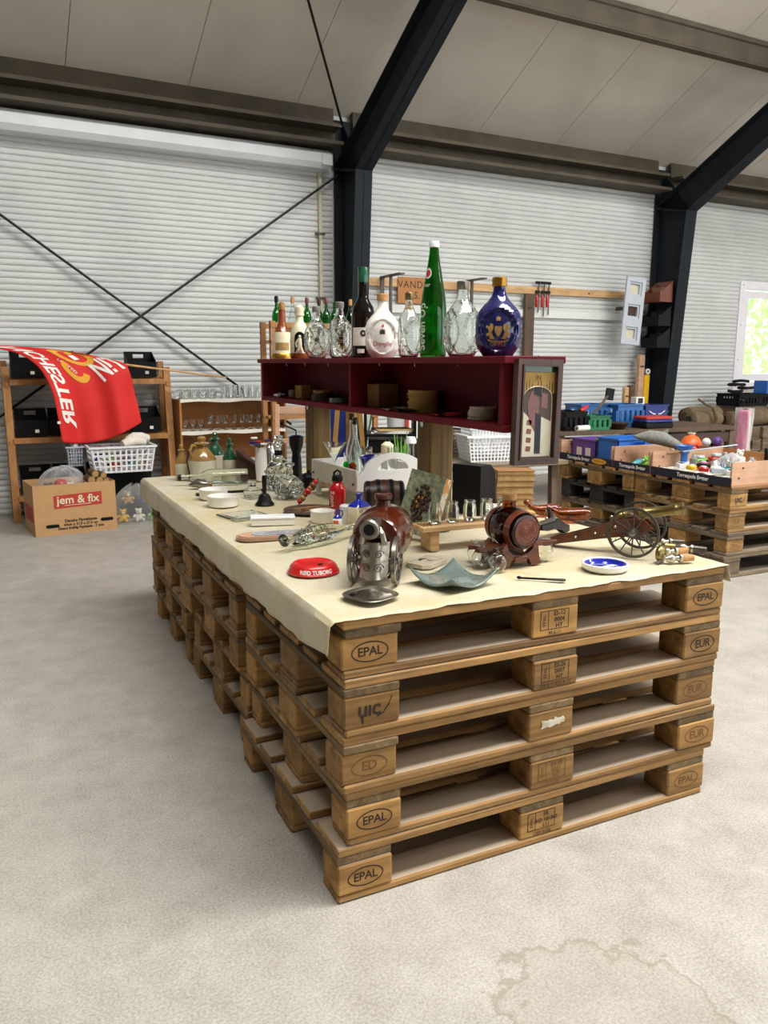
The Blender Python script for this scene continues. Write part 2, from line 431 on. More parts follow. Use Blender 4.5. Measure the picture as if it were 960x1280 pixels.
# roller housing and guide rail of the first bay
m = MB(); prof = [(WN - .01, 3.24), (WN - .15, 3.24), (WN - .20, 3.20), (WN - .205, 3.12), (WN - .17, 3.075), (WN - .01, 3.07)]
m.add([(s, n, z) for s in (-6.2, 2.50) for n, z in prof], [(i, (i + 1) % 6, 6 + (i + 1) % 6, 6 + i) for i in range(6)] + [(0, 1, 2, 3, 4, 5), (6, 7, 8, 9, 10, 11)])
struct(m, 'trim_2', 'housing_white', BM, False)
gr = struct(MB().box(2.43, 2.46, WN - .05, WN - .008, 0, 3.12), 'trim_3', 'stone_ceramic', BM, False)
MB().box(2.40, 2.50, WN - .22, WN - .12, 3.10, 3.19).build('motor_box', 'housing_white', gr)
for z in (1.9, 2.5): MB().box(2.40, 2.49, WN - .06, WN - .01, z, z + .02).build('clip', 'iron', gr)
# eaves beam: a channel section with two lips
m = MB(); prof = [(WN - .02, 3.27), (WN - .30, 3.27), (WN - .30, 3.30), (WN - .10, 3.31), (WN - .10, 3.42), (WN - .26, 3.43), (WN - .26, 3.46), (WN - .08, 3.47), (WN - .06, 3.66), (WN - .10, 3.69), (WN - .02, 3.70)]
n = len(prof)
def beam(s0, s1):
    m = MB(); m.add([(s, a, z) for s in (s0, s1) for a, z in prof], [(i, (i + 1) % n, n + (i + 1) % n, n + i) for i in range(n)] + [tuple(range(n)), tuple(range(n, 2 * n))])
    return m
for k, (a, b) in enumerate(((-6.5, C1 - .1), (C1 + .1, C2 - .1), (C2 + .1, 13))):
    tag(beam(a, b).build('eaves_beam', 'beam_paint', None, BM, False), kind='structure')
# roof panels, each a board of its own, tilting up towards the room
def roofz(n_): return 3.66 + SLO * (WN - .1 - n_)
def panel(s0, s1, nlo):
    m = MB(); n1 = WN + .05; th = .06
    pr = [(n1, roofz(n1)), (nlo, roofz(nlo))]
    e = .0025
    vs = [(s, a, z + dz) for dz in (0, th) for (a, z) in pr for s in (s0 + e, s1 - e)]
    m.add(vs, [(0, 1, 3, 2), (4, 6, 7, 5), (0, 2, 6, 4), (1, 5, 7, 3), (0, 4, 5, 1), (2, 3, 7, 6)])
    return m
ceil = struct(MB().add([(s, a, roofz(a) + .075) for a in (WN + .05, -1.2) for s in (-7.5, 14)], [(0, 1, 3, 2)]), 'ceiling', 'roof_panel', BM, False)
k = 0; s = pn(237, 103, WN - .1).x - 8.0
while s < 13.5:
    panel(s, s + 1.0, -1.2).build('roof_panel', 'roof_panel', ceil, None, False); s += 1.0
# purlins under the roof
A = BM.inverted() @ CAM; D = BM.to_3x3().inverted() @ ray(860, 26)
tt = (3.66 + SLO * (WN - .1) - A.z - SLO * A.y) / (D.z + SLO * D.y); pnn = (A + D * tt).y
for nn_, nm in ((pnn, 'purlin'), (pnn - 2.2, 'purlin')):
    m = MB(); z = roofz(nn_)
    m.box(-7.4, 13.5, nn_ - .015, nn_ + .015, z - .22, z + .0); m.box(-7.4, 13.5, nn_ - .015, nn_ + .07, z - .235, z - .215); m.box(-7.4, 13.5, nn_ - .015, nn_ + .07, z - .06, z - .04)
    tag(m.build(nm, 'beam_paint', None, BM, False), kind='structure')
m = MB(); m.add([(s, a_, z) for (a_, z) in ((-1.2, roofz(-1.2) + .08), (-8.3, 3.6)) for s in (-7.5, 14)], [(0, 1, 3, 2)]); struct(m, 'ceiling_back', 'roof_panel', BM, False)  # unseen rear slope, put in to keep the sun out of the hall
plain('gable_dark', '#6b655c', .7, var=.1, scale=2)  # dark tone for unseen walls, set to cut bounce light
struct(MB().box(-7.5, 2.0, -8.4, -8.3, 0, 3.6).box(10, 12.4, -8.4, -8.3, 0, 3.6).box(2.0, 10, -8.4, -8.3, 3.3, 3.6), 'wall_front', 'gable_dark', BM, False)  # unseen wall behind the camera, its opening sized to limit light
struct(MB().box(12.3, 12.4, -8.3, -6.5, 0, 7.5).box(12.3, 12.4, -6.5, -1.5, 3.8, 7.5).box(12.3, 12.4, -1.5, 6.0, 0, 7.5), 'wall_right', 'wall_white', BM, False)  # unseen wall put in to block the sun, opening admits light from the right
struct(MB().box(-7.6, -7.5, -8.3, 6.0, 0, 7.5), 'wall_left', 'gable_dark', BM, False)  # unseen wall put in to keep the left side dim
# portal frames: tapered I-section column + haunched rafter
def portal(c):
    r = bpy.data.objects.new('portal_frame', None); COL.objects.link(r); r.matrix_world = BM; tag(r, kind='structure')
    nb, nf0, nf1, zt, fw, ft, wt = WN - .03, WN - .30, WN - .52, 3.02, .17, .014, .010
    def slab(pts, s0, s1, name):   # pts (n,z) polygon extruded in s
        q = len(pts); m = MB()
        m.add([(s, a, z) for s in (s0, s1) for a, z in pts], [tuple(range(q)), tuple(range(q, 2 * q))] + [(i, (i + 1) % q, q + (i + 1) % q, q + i) for i in range(q)])
        return m.build(name, 'steel_dark', r, None, False)
    slab([(nb, 0), (nb, 3.55), (nb - ft, 3.55), (nb - ft, 0)], c - fw / 2, c + fw / 2, 'back_flange')
    slab([(nf0, 0), (nf0 + ft, 0), (nf1 + ft, zt), (nf1, zt)], c - fw / 2, c + fw / 2, 'front_flange')
    slab([(nf0, 0), (nb, 0), (nb, 3.55), (nf1, zt)], c - wt / 2, c + wt / 2, 'web')
    slab([(nb, 3.12), (nf1, zt), (nf1, zt - .02), (nb, 3.10)], c - fw / 2, c + fw / 2, 'stiffener')
    slab([(nf0, 0), (nb, 0), (nb, .02), (nf0, .02)], c - fw / 2, c + fw / 2, 'base_plate')
    n2 = -1.2; rb = lambda a: zt + (SLO + .05) * (nf1 - a) ; rt = lambda a: max(3.17 + SLO * (5.8 - a), rb(a) + .2)
    slab([(nf1, rb(nf1)), (n2, rb(n2)), (n2, rb(n2) + ft), (nf1, rb(nf1) + ft)], c - fw / 2, c + fw / 2, 'rafter_flange')
    slab([(nb, rt(nb)), (n2, rt(n2)), (n2, rt(n2) - ft), (nb, rt(nb) - ft)], c - fw / 2, c + fw / 2, 'rafter_flange')
    slab([(nf1, rb(nf1)), (nb, 3.10), (nb, rt(nb)), (n2, rt(n2)), (n2, rb(n2))], c - wt / 2, c + wt / 2, 'rafter_web')
    return r
for c in (C1, C2, C3, C0): portal(c)
# crossed tie rods
def rod(name, a, b, r_=.011):
    m = MB(); m.tube([a, b], r_, 8); return tag(m.build(name, 'cast_black', None, BM), kind='structure')
nr = WN - .10
a, b = pn(0, 268, nr), pn(283, 472, nr); d = (b - a)
rod('tie_rod', a - d * .6, b + d * .35); a, b = pn(428, 215, nr), pn(112, 441, nr); d = b - a
rod('tie_rod', a, b + d * .75)
m = MB(); m.box(-.025, .025, -.02, .02, -.03, .03); q = pn(268, 330, nr)
a1 = Vector((C1 - .09, WN - .25, 3.45)); d0 = ray(385, 0); 
# roof tie rod climbing from the eaves under the roof plane
A = BM.inverted() @ CAM; D = BM.to_3x3().inverted() @ ray(385, 0)
tt = (3.66 + SLO * (WN - .1) - .12 - A.z - SLO * A.y) / (D.z + SLO * D.y); b1 = A + D * tt
rod('tie_rod', a1, b1 + (b1 - a1) * 1.2)
# window with inner board, sash and pane
def frame_part(name, par, mat, x0, x1, z0, z1, wd, y0, y1):
    return MB().frame(x0, x1, z0, z1, wd, y0, y1).build(name, mat, par, None, False)
wroot = bpy.data.objects.new('window_1', None); COL.objects.link(wroot); wroot.matrix_world = BM; tag(wroot, kind='structure')
frame_part('casing', wroot, 'window_frame', WIN[0] - .1, WIN[1] + .1, WIN[2] - .1, WIN[3] + .1, .10, WN - .03, WN + .012)
frame_part('sash', wroot, 'window_frame', WIN[0] + .02, WIN[1] - .02, WIN[2] + .02, WIN[3] - .02, .09, WN + .0, WN + .05)
MB().box(WIN[0] + .1, WIN[1] - .1, WN + .02, WN + .03, WIN[2] + .1, WIN[3] - .1).build('pane', 'pane_glass', wroot, None, False)
for z in (WIN[2] - .05, WIN[2] + .3, WIN[2] + .75, WIN[3] + .05):
    MB().lathe([(0, -.006), (.006, -.005), (.006, .0)], 8, T(WIN[0] - .05, WN - .031, z, rx=-PI / 2)).build('screw', 'iron', wroot)
# foliage outside the window
rng = random.Random(3); m = MB()
for i in range(5200):
    c = Vector((rng.uniform(7.5, 17), rng.uniform(9.5, 12.5), rng.uniform(-.5, 5))); s_ = rng.uniform(.08, .17)
    e = Euler((rng.uniform(0, 6), rng.uniform(0, 6), rng.uniform(0, 6))).to_matrix()
    m.add([tuple(c + e @ Vector(p) * s_) for p in ((-1, 0, 0), (0, -.45, .1), (1, 0, 0), (0, .45, .1))], [(0, 1, 2, 3)])
hedge = m.build('hedge_leaves', 'leaf_green', None, None, False); tag(hedge, 'light green leaves of a hedge outside the window', 'hedge', kind='stuff')

# ------------------------------------------------------------ pallets
PH = .1414; BT = .0212; BK = PH - 3 * BT
PM = {}
def pal_mesh(key, sx, sy, sz, mat, c=.003):
    if (key, mat) not in PM:
        m = MB().cbox(sx, sy, sz, c).mesh(key, False); m.materials.append(MAT[mat]); PM[(key, mat)] = m
    return PM[(key, mat)]
DY = [(.0725, .145), (.236, .10), (.40, .145), (.564, .10), (.7275, .145)]
def pallet(M, label, group=None, woodm='pallet_wood', blockm='pallet_block_wood', seed=0):
    r = thing('pallet', label, 'pallet', M, group); rg = random.Random(seed); out = {}
    j = lambda a=.0025: rg.uniform(-a, a)
    for y, wd in DY:
        place('deck_board', pal_mesh('deck_%d' % (wd * 1000), 1.2, wd, BT, woodm), None, r, T(j(), y - .4 + j(), PH - BT / 2, j(.002)))
    for x in (-.5275, 0, .5275):
        place('stringer', pal_mesh('stringer', .8, .145, BT, 'stringer_wood' if woodm == 'pallet_wood' else woodm), None, r, T(x + j(), j(), PH - 1.5 * BT, PI / 2 + j(.003)))
    for i, x in enumerate((-.5275, 0, .5275)):
        for k, (y, wd) in enumerate(((-.35, .1), (0, .145), (.35, .1))):
            out[(i, k)] = place('block', pal_mesh('block_%d' % (wd * 1000), .145, wd, BK, blockm, .004), None, r, T(x + j(.004), y + j(.004), BT + BK / 2, j(.01)))
    for y, wd in ((-.35, .1), (0, .145), (.35, .1)):
        place('bottom_board', pal_mesh('bottom_%d' % (wd * 1000), 1.2, wd, BT, woodm, .005), None, r, T(j(), y + j(), BT / 2, j(.002)))
    return r, out
def stamp(block, kind, ink='stamp_ink', sy=-.05, sc=1.0):
    m = MB(); F = T(0, -.0505 if sy is None else sy - .0006, 0, rx=PI / 2) @ Matrix.Scale(sc, 4)
    def tx(s, size, x=0, y=0, **kw): v, f = textmb(s, size, **kw); m.add([(p[0] + x, p[1] + y, p[2]) for p in v], f, F)
    if kind in ('EPAL', 'EUR', 'ED'):
        ring_poly(m, .048, .0255, .0032, M=F)
        tx(kind, .034 if kind != 'EPAL' else .031, 0, 0, space=.95, bold=.0005)
    elif kind == 'uic':
        tx('uıc', .055, -.008, .004, bold=.0012, space=.95)
        m.add([(-.03, -.012, 0), (-.027, -.03, 0), (-.022, -.031, 0), (-.023, -.012, 0)], [(0, 1, 2, 3)], F)
        pts = [(.012, -.018), (.03, -.008), (.045, .012), (.051, .03)]
        for (a, b), (c, d) in zip(pts, pts[1:]): m.add([(a, b - .0025, 0), (c + .002, d - .0025, 0), (c, d, 0), (a, b + .002, 0)], [(0, 1, 2, 3)], F)
    else:
        rect_line(m, -.048, .042, -.02, .032, .0018, F); rect_line(m, -.048, -.022, -.02, .032, .0016, F)
        tx('IPPC', .012, -.035, .006) if False else None
        v, f = textmb('EPAL', .0145); m.add([(-p[1] - .035, p[0] + .006, p[2]) for p in v], f, F)
        for i, s in enumerate(kind[:3]): tx(s, .0165, .012, .022 - i * .0165, bold=.0003)
        if len(kind) > 3: tx(kind[3], .0145, .0, -.03)
    return m.build('stamp', ink, block, None, False)
ZT = 5 * PH
def cen(x, y, z, rz=0): return T(x + .6, y + .4, z, rz)
DX = [-.020, .010, -.004, .002, .004]
ST = [('EPAL', ('ER', 'AO 1818O', '111', 'OBF-6-06'), 'EP'), ('EPAL', ('ES-19', '0021', 'HT', 'M 4 08'), 'EUR'), ('ED', None, 'EUR'),
      ('uic', ('ES-26', '0007', 'HT', 'OKB1E 820-8-10'), 'EUR'), ('EPAL', ('ES-12', '0004', 'HT', 'M-6-11'), 'EPAL')]
LV = ['bottom pallet of', 'second pallet up in', 'third pallet up in', 'fourth pallet up in', 'top pallet of']
for lv in range(5):
    for row in range(3):
        rg = random.Random(lv * 7 + row)
        y0 = (0, .845, 1.70)[row] + rg.uniform(-.008, .008) * (row > 0); x0 = DX[lv] if row == 0 else rg.uniform(-.018, .012)
        where = ('the near stack, its long stamped side facing out', 'the middle stack under the cream cloth', 'the far stack beneath the stoneware jugs')[row]
        r, bl = pallet(cen(x0, y0, lv * PH, R(rg.uniform(-.4, .4))), f'wooden {LV[lv]} {where}', 'pallets under the cream cloth', seed=lv * 3 + row)
        if row == 0:
            a, b, c = ST[lv]
            stamp(bl[(0, 0)], a, 'fade_ink' if a == 'ED' else 'stamp_ink')
            if b: stamp(bl[(1, 0)], b, 'fade_ink' if lv == 1 else 'stamp_ink')
            stamp(bl[(2, 0)], c if c != 'EP' else 'EPAL', 'fade_ink' if lv in (0, 1, 2) else 'stamp_ink')
            if lv == 2:
                m = MB(); rg2 = random.Random(4)
                m.grid(lambda u, v: (-.035 + u * .075 + rg2.uniform(-.004, .004), -.0515 - .003 * rg2.random(), -.008 + v * .022 + .006 * u + rg2.uniform(-.005, .005)), 8, 3)
                m.build('torn_label', 'stone_ceramic', bl[(1, 0)])

# ------------------------------------------------------------ cream cloth over the pallets
ns = mnoise.noise
path = []
for q in range(9): path.append(('L', q / 8))
NX = 46
for i in range(1, NX + 1): path.append(('T', i / NX))
for q in range(1, 5): path.append(('R', q / 4))
Y0, Y1 = -.006, 2.545
def clothpt(pk, j):
    k, q = pk; y = Y0 + (Y1 - Y0) * j
    wr = .0035 * ns(Vector((3 * q, y * 7, 1.7))) + .0025 * ns(Vector((q * 14 + 5, y * 16, 3)))
    fe = .013 * ns(Vector((q * 22, 9.1, 0))) + .007 * ns(Vector((q * 60, 2.1, 0))) if j < .001 else 0
    if k == 'L':
        hang = .098 + .018 * ns(Vector((y * 3.2, 4, 0))) - .022 * max(0, 1 - j / .08)
        wav = .016 * ns(Vector((y * 6, 2, 0))) * (1 - q) + .006 * ns(Vector((y * 19, 7, 0))) * (1 - q)
        return (-.030 - .010 * (1 - q) ** .5 + wav + (.008 * (q > .9)), y, ZT + .005 - hang * (1 - q))
    if k == 'T':
        dip = 0
        return (-.022 + q * 1.236, y + fe, ZT + .005 + max(wr, -.002) + dip)
    return (1.214 + .010 * q + .005 * ns(Vector((y * 9, q, 0))), y + fe, ZT + .004 - .05 * q)
m = MB(); NY = 90
m.grid(lambda u, v: clothpt(path[round(u * (len(path) - 1))], v), len(path) - 1, NY)
cl = solo(m, 'tablecloth', 'oilcloth', 'cream oilcloth spread over the pallet stacks with its left side hanging', 'tablecloth')
sm = cl.modifiers.new('thick', 'SOLIDIFY'); sm.thickness = .0012; sm.offset = -1
ZC = ZT + .0085                       # resting height on the cloth

# ------------------------------------------------------------ red shelf on two posts
SX0, SY0, SY1, SZ0, SZ1, SD = .58, .245, 2.44, 1.097, 1.305, .185
sh = thing('wall_shelf', 'dark red painted open shelf box raised on two timber posts', 'shelf', T(SX0, SY0, 0))
L = SY1 - SY0; bt = .020
MB().cbox(SD + .02, L + .05, bt, .002, T(SD / 2 - .004, L / 2, SZ1 - bt / 2)).build('top_board', 'red_paint', sh, None, False)
MB().cbox(SD, L + .02, bt, .002, T(SD / 2, L / 2, SZ0 + bt / 2)).build('bottom_board', 'red_paint', sh, None, False)
MB().cbox(.012, L, SZ1 - SZ0 - 2 * bt, .001, T(SD - .006, L / 2, (SZ0 + SZ1) / 2)).build('back_board', 'red_paint', sh, None, False)
yd = pxp(437, 490, SX0).y - SY0
for y in (.010, yd, L - .010):
    MB().cbox(SD - .014, .018, SZ1 - SZ0 - 2 * bt, .001, T((SD - .014) / 2, y, (SZ0 + SZ1) / 2)).build('divider', 'red_paint', sh, None, False)
for u in (357, 380, 409, 473, 517, 571):
    MB().tube([(.004, pxp(u, 452, SX0).y - SY0, SZ1 - bt), (.004, pxp(u, 452, SX0).y - SY0, SZ1 - bt - .009), (.010, pxp(u, 452, SX0).y - SY0, SZ1 - bt - .012)], .0013, 6).build('cup_hook', 'chrome', sh)
for i, y in enumerate((pxp(543, 600, SX0 + .09).y, pxp(398, 560, SX0 + .09).y)):
    m = MB(); m.cbox(.092, .092, SZ0 - ZC, .006, T(.09, y - SY0, (SZ0 + ZC) / 2)); m.build('post', 'post_wood', sh, None, False)
    MB().lathe([(0, -.004), (.011, -.004), (.011, 0), (0, 0)], 10, T(.042, y - SY0, SZ0 - .012, ry=PI / 2)).build('bolt', 'chrome', sh)
# ------------------------------------------------------------ shapes shared by the wares
def at(u, v, rz=0, z=None):
    p = pz(u, v, ZC if z is None else z); return T(p.x, p.y, p.z, rz)
def depth(P): return -(CM.inverted() @ (P - CAM)).z
def mpp(M): return depth(M.translation) / FPX
def hollow(prof, wall=.0025, floor=.004):
    """outer profile (bottom to rim) -> closed vessel profile with an inner wall"""
    o = [(0, prof[0][1])] + list(prof)
    inn = [(max(r - wall, .0008), max(z, prof[0][1] + floor)) for r, z in reversed(prof)]
    return o + inn + [(0, prof[0][1] + floor)]
def solidp(prof): return [(0, prof[0][1])] + list(prof) + [(0, prof[-1][1])]
def sq_lathe(mb, prof, seg=40, p=4, M=None, sx=1, sy=1):
    def rad(t): return 1 / (abs(math.cos(t)) ** p + abs(math.sin(t)) ** p) ** (1 / p)
    vs = []; n = len(prof)
    for r, z in prof:
        vs += [(sx * r * rad(2 * PI * i / seg) * math.cos(2 * PI * i / seg), sy * r * rad(2 * PI * i / seg) * math.sin(2 * PI * i / seg), z) for i in range(seg)]
    fs = [(j * seg + i, j * seg + (i + 1) % seg, (j + 1) * seg + (i + 1) % seg, (j + 1) * seg + i) for j in range(n - 1) for i in range(seg)]
    fs += [tuple(range(seg - 1, -1, -1)), tuple(range((n - 1) * seg, n * seg))]
    return mb.add(vs, fs, M)
def wraptext(mb, s, size, rfun, zc, ang0, flip=False, **kw):
    """text wrapped round a body of revolution, its middle at angle ang0"""
    v, f = textmb(s, size, **kw)
    out = []
    for x, y, z in v:
        zz = zc + y; r = rfun(zz) + .0006; a = ang0 + x / r; out.append((r * math.cos(a), r * math.sin(a), zz))
    mb.add(out, f); return mb
def wheel(mb, r, hub, nsp, wd=.008, rim=.008, M=None):
    M = M or Matrix()
    mb.lathe([(r - rim, -wd / 2), (r, -wd / 2), (r, wd / 2), (r - rim, wd / 2), (r - rim, -wd / 2)], 36, M @ T(ry=PI / 2))
    mb.lathe([(0, -wd), (hub * .5, -wd), (hub, -wd * .6), (hub, wd * .6), (hub * .5, wd), (0, wd)], 16, M @ T(ry=PI / 2))
    for i in range(nsp):
        a = 2 * PI * i / nsp
        mb.tube([(0, hub * .8 * math.cos(a), hub * .8 * math.sin(a)), (0, (r - rim * .6) * math.cos(a), (r - rim * .6) * math.sin(a))], [rim * .32, rim * .24], 6, M)
    return mb
def camang(P): return math.atan2(CAM.y - P.y, CAM.x - P.x)
def goblet(rb, h, stem=.45, foot=.8):
    return [(0, 0), (rb * foot, 0), (rb * foot, .002), (.004, .006), (.0032, h * stem * .9), (rb * .55, h * stem), (rb * .95, h * stem + rb * .55), (rb * .98, h * .8), (rb * .85, h), (rb * .85 - .0012, h),
            (rb * .95 - .0015, h * .8), (rb * .92 - .0015, h * stem + rb * .58), (rb * .5, h * stem + .005), (0, h * stem + .004)]

# ------------------------------------------------------------ wares on the cloth, from the near edge back
# red enamel ashtray lid with white lettering
M = at(392, 714); P = M.translation
th = thing('ashtray', 'round red enamel ashtray lettered in white around its rim', 'ashtray', M)
pr = [(.072, 0), (.0725, .004), (.067, .010), (.063, .020), (.058, .025), (.053, .027), (.050, .024), (.030, .021)]
b_ = MB().lathe([(0, 0)] + pr + [(0, .020)], 40).build('dish', 'red_plastic', th)
rf = lambda z: .0698 - (z - .006) * .42
m = MB(); ca = camang(P)
wraptext(m, 'RØD TUBORG', .0145, rf, .0115, ca + .12, bold=.0004); wraptext(m, 'RØD TUBORG', .0145, rf, .0115, ca + .12 + 2.1, bold=.0004); wraptext(m, 'RØD TUBORG', .0145, rf, .0115, ca + .12 - 2.1, bold=.0004)
m.build('lettering', 'print_white', b_)
MB().cbox(.016, .007, .003, .001, T(.012, -.02, .0235, .4)).build('slot', 'cast_black', b_)
# little silver tray
M = at(463, 747, R(20)); th = thing('metal_tray', 'small rounded square silver tray with an engraved floor', 'tray', M)
m = MB(); sq_lathe(m, [(.040, 0), (.050, .004), (.048, .007), (.040, .005)], 56, 3.2, None, 1.0, 1.0)
m.build('dish', 'chrome', th)
m = MB(); n_ = 56; sq_lathe(m, [(.048, .003), (.059, .007), (.062, .009), (.060, .0105), (.0495, .008), (.0475, .0068)], n_, 3.2); m.f = m.f[:-2]; m.build('rim', 'pewter', th)
m = MB(); rg = random.Random(5)
for i in range(26):
    x, y = rg.uniform(-.03, .03), rg.uniform(-.022, .022); ring_poly(m, .004, .003, .001, 8, T(x, y, .0052, rg.uniform(0, 3)))
m.build('engraving', 'iron', th)
# silver cannon with a brown stoneware flask
q1, q2 = pz(443, 727, ZC), pz(496, 730, ZC); cc = (q1 + q2) / 2
axd = (q1 - q2); rz = math.atan2(axd.y, axd.x); hw = axd.length / 2
th = thing('cannon_decanter', 'silver toy cannon carrying a dark brown glazed barrel flask', 'decanter', T(cc.x, cc.y, ZC, rz))
for sx in (-1, 1): wheel(MB(), .064, .012, 8, .010, .009, T(sx * hw, 0, .064)).build('wheel', 'pewter', th)
MB().tube([(-hw - .012, 0, .064), (hw + .012, 0, .064)], .005, 10).build('axle', 'pewter', th)
m = MB()
def plate(u, v):
    a = (u - .5) * 2; z = .020 + .095 * v; wd = .036 + .004 * v
    return (a * wd, .052 - .030 * a * a - .018 * v, z)
m.grid(plate, 14, 6); m.grid(lambda u, v: (lambda p: (p[0] * .95, -.02, p[2]))(plate(u, v)), 14, 6)
m.box(-.034, .034, -.02, .03, .02, .026)
pl = m.build('gun_shield', 'silver', th)
m = MB()
for sx in (-1, 1):
    for cz, r0 in ((.05, .012), (.085, .011)):
        pts = []
        for k in range(22):
            a = k * .5; r = r0 * (1 - k / 26); p = (sx * .017 + r * math.cos(a) * sx, cz + r * math.sin(a))
            u = p[0] / .038; pts.append((p[0], .054 - .030 * u * u - .018 * ((p[1] - .02) / .095), p[1]))
        m.tube(pts, .0011, 5)
m.build('scroll_ornament', 'iron', pl)
m = MB(); m.lathe([(0, -.04), (.020, -.04), (.017, .0), (.016, .045), (.022, .052), (.026, .06), (.026, .075), (.022, .08), (.015, .08), (.014, .02), (0, .02)], 24, T(0, 0, .158, rx=-PI / 2))
gb = m.build('gun_barrel', 'pewter', th)
MB().lathe([(0, .0775), (.0145, .0775), (.0145, .078), (0, .078)], 20, T(0, 0, .158, rx=-PI / 2)).build('bore', 'cast_black', gb)
m = MB(); pr = [(0, -.225), (.048, -.225), (.054, -.215), (.060, -.17), (.0625, -.165), (.0625, -.155), (.068, -.115), (.0675, -.075), (.0645, -.06), (.0645, -.05), (.058, -.015), (.052, -.004), (.04, 0), (0, 0)]
m.lathe([(r_ * 1.16, z_) for r_, z_ in pr], 32, T(0, .0, .112, rx=-PI / 2)); fl = m.build('flask', 'amber_ceramic', th)
MB().lathe([(0, .0), (.022, 0), (.018, .016), (.024, .022), (.024, .032), (.018, .036), (0, .034)], 20, T(0, -.10, .188)).build('bung', 'amber_ceramic', fl)
MB().box(-.03, .03, -.19, -.06, 0, .05).build('cradle', 'cast_black', th)
for sx in (-1, 1): MB().tube([(sx * .030, .03, .11), (sx * .024, .03, .14), (sx * .015, .02, .152)], [.008, .007, .006], 8).build('bracket', 'silver', th)
# grey stone octagonal plaque
th = thing('stone_plaque', 'flat grey eight-sided stone plaque printed with a building', 'plaque', at(533, 705, R(28)))
oc = [(-.06, -.025), (-.04, -.042), (.04, -.042), (.06, -.025), (.06, .025), (.04, .042), (-.04, .042), (-.06, .025)]
MB().prism(oc, .012).build('slab', 'stone_ceramic', th, None, False)
m = MB(); F = T(0, 0, .0125); rect_line(m, -.045, .045, -.028, .028, .0015, F); rect_line(m, -.022, .018, -.02, .012, .0015, F)
m.add([(-.026, .012, 0), (.022, .012, 0), (-.002, .024, 0)], [(0, 1, 2)], F); m.add([(-.004, -.02, 0), (.004, -.02, 0), (.004, 0, 0), (-.004, 0, 0)], [(0, 1, 2, 3)], F)
m.build('print', 'iron', th, None, False)
# square blue-grey glass bowl
plain('slate_glaze', '#62706c', .12, var=.12, coat=.5)
M = at(566, 729, R(14)); th = thing('square_bowl', 'square blue-grey glass bowl with four upturned corners', 'bowl', M)
def bowl(u, v, o=0):
    x, y = (u - .5) * 2, (v - .5) * 2; return (x * .082, y * .082, .004 + o + .030 * (x * x * y * y) + .003 * (x * x + y * y))
m = MB(); m.grid(lambda u, v: bowl(u, v), 14, 14); bo = m.build('bowl', 'slate_glaze', th)
mo = bo.modifiers.new('thick', 'SOLIDIFY'); mo.thickness = .004
m = MB(); rg = random.Random(9)
for i in range(40):
    u, v = .5 + rg.gauss(0, .11), .5 + rg.gauss(0, .09); p = bowl(u, v, .0006); m.add([(p[0] + a * .004, p[1] + b * .004, p[2]) for a, b in ((-1, 0), (0, -1), (1, 0), (0, 1))], [(0, 1, 2, 3)])
m.build('floral_print', 'iron', bo)
# shot glasses on a wooden serving bar
zb = ZC + .078
g0, g1 = pz(543, 655, zb), pz(629, 648, zb); dv = (g1 - g0); rz = math.atan2(dv.y, dv.x); Lb = dv.length
ct = (g0 + g1) / 2; th = thing('serving_bar', 'pale wooden serving bar on two short legs holding glass mugs', 'stand', T(ct.x, ct.y, ZC, rz))
Lb2 = Lb / 2 + .06
MB().cbox(Lb2 * 2, .085, .016, .002, T(0, 0, .070)).build('board', 'pine', th, None, False)
for sx in (-1, 1): MB().cbox(.030, .075, .062, .002, T(sx * (Lb2 - .045), 0, .031)).build('leg', 'pine', th, None, False)
for k in range(3): MB().cbox(.006, .05, .002, .0005, T(-Lb2 + .014 + k * .012, 0, .0782)).build('groove', 'red_wood', th, None, False)
gp = hollow([(.015, 0), (.0195, .004), (.0205, .012), (.0205, .046), (.0185, .054), (.0165, .058), (.0175, .062), (.0175, .067)], .0042, .012)
for i in range(5):
    p = g0 + dv * (i / 4)
    g = thing('shot_glass', ('clear glass mug on the serving bar beside the book box', 'second clear glass mug from the book box on the serving bar', 'clear glass mug in the middle of the serving bar row', 'second clear glass mug from the amber barrel on the serving bar', 'clear glass mug on the serving bar half hidden by the amber barrel')[i], 'glass', T(p.x, p.y, zb + .0005), 'glass mugs on the serving bar')
    o = MB().lathe(gp, 22).build('glass', 'clear_glass', g)
    a = camang(p); m = MB(); ring_poly(m, .010, .009, .0025, 14); ring_poly(m, .006, .004, .003, 10)
    m.v = [(1.04 * .0205 * math.cos(a + x / .0205), 1.04 * .0205 * math.sin(a + x / .0205), .028 + y) for x, y, z in m.v]; m.build('emblem', 'iron', g)
# amber barrel on a carved wooden stand with hanging glasses
fc = pyp(661, 667, .20); zc_ = fc.z - ZC; BS = .86
th = thing('barrel_stand', 'carved dark wooden stand with two arms cradling an amber barrel', 'stand', T(fc.x - .005, .275, ZC, s=BS))
arch = [(-.085, 0), (-.045, 0), (-.035, .022), (0, .032), (.035, .022), (.045, 0), (.085, 0), (.075, .03), (.070, .066), (.056, .082), (.048, .056), (.03, .042), (0, .036), (-.03, .042), (-.048, .056), (-.056, .082), (-.070, .066), (-.075, .03)]
for y in (-.055, .035): MB().prism(arch, .022, T(0, y + .022, 0, rx=PI / 2)).build('cradle', 'red_wood', th, None, False)
MB().cbox(.05, .10, .02, .003, T(0, -.01, .025)).build('stretcher', 'red_wood', th, None, False)
for sx in (-1, 1):
    pa = [(.05, -.05), (.10, -.04), (.155, -.046), (.162, -.03), (.13, -.022), (.118, -.012), (.13, -.002), (.165, .006), (.158, .022), (.10, .03), (.05, .03)]
    MB().prism([(sx * x, y) for x, y in (pa if sx > 0 else pa[::-1])], .012, T(0, 0, .060)).build('arm', 'red_wood', th, None, False)
bz = .112 * BS + .009; Lh = .080
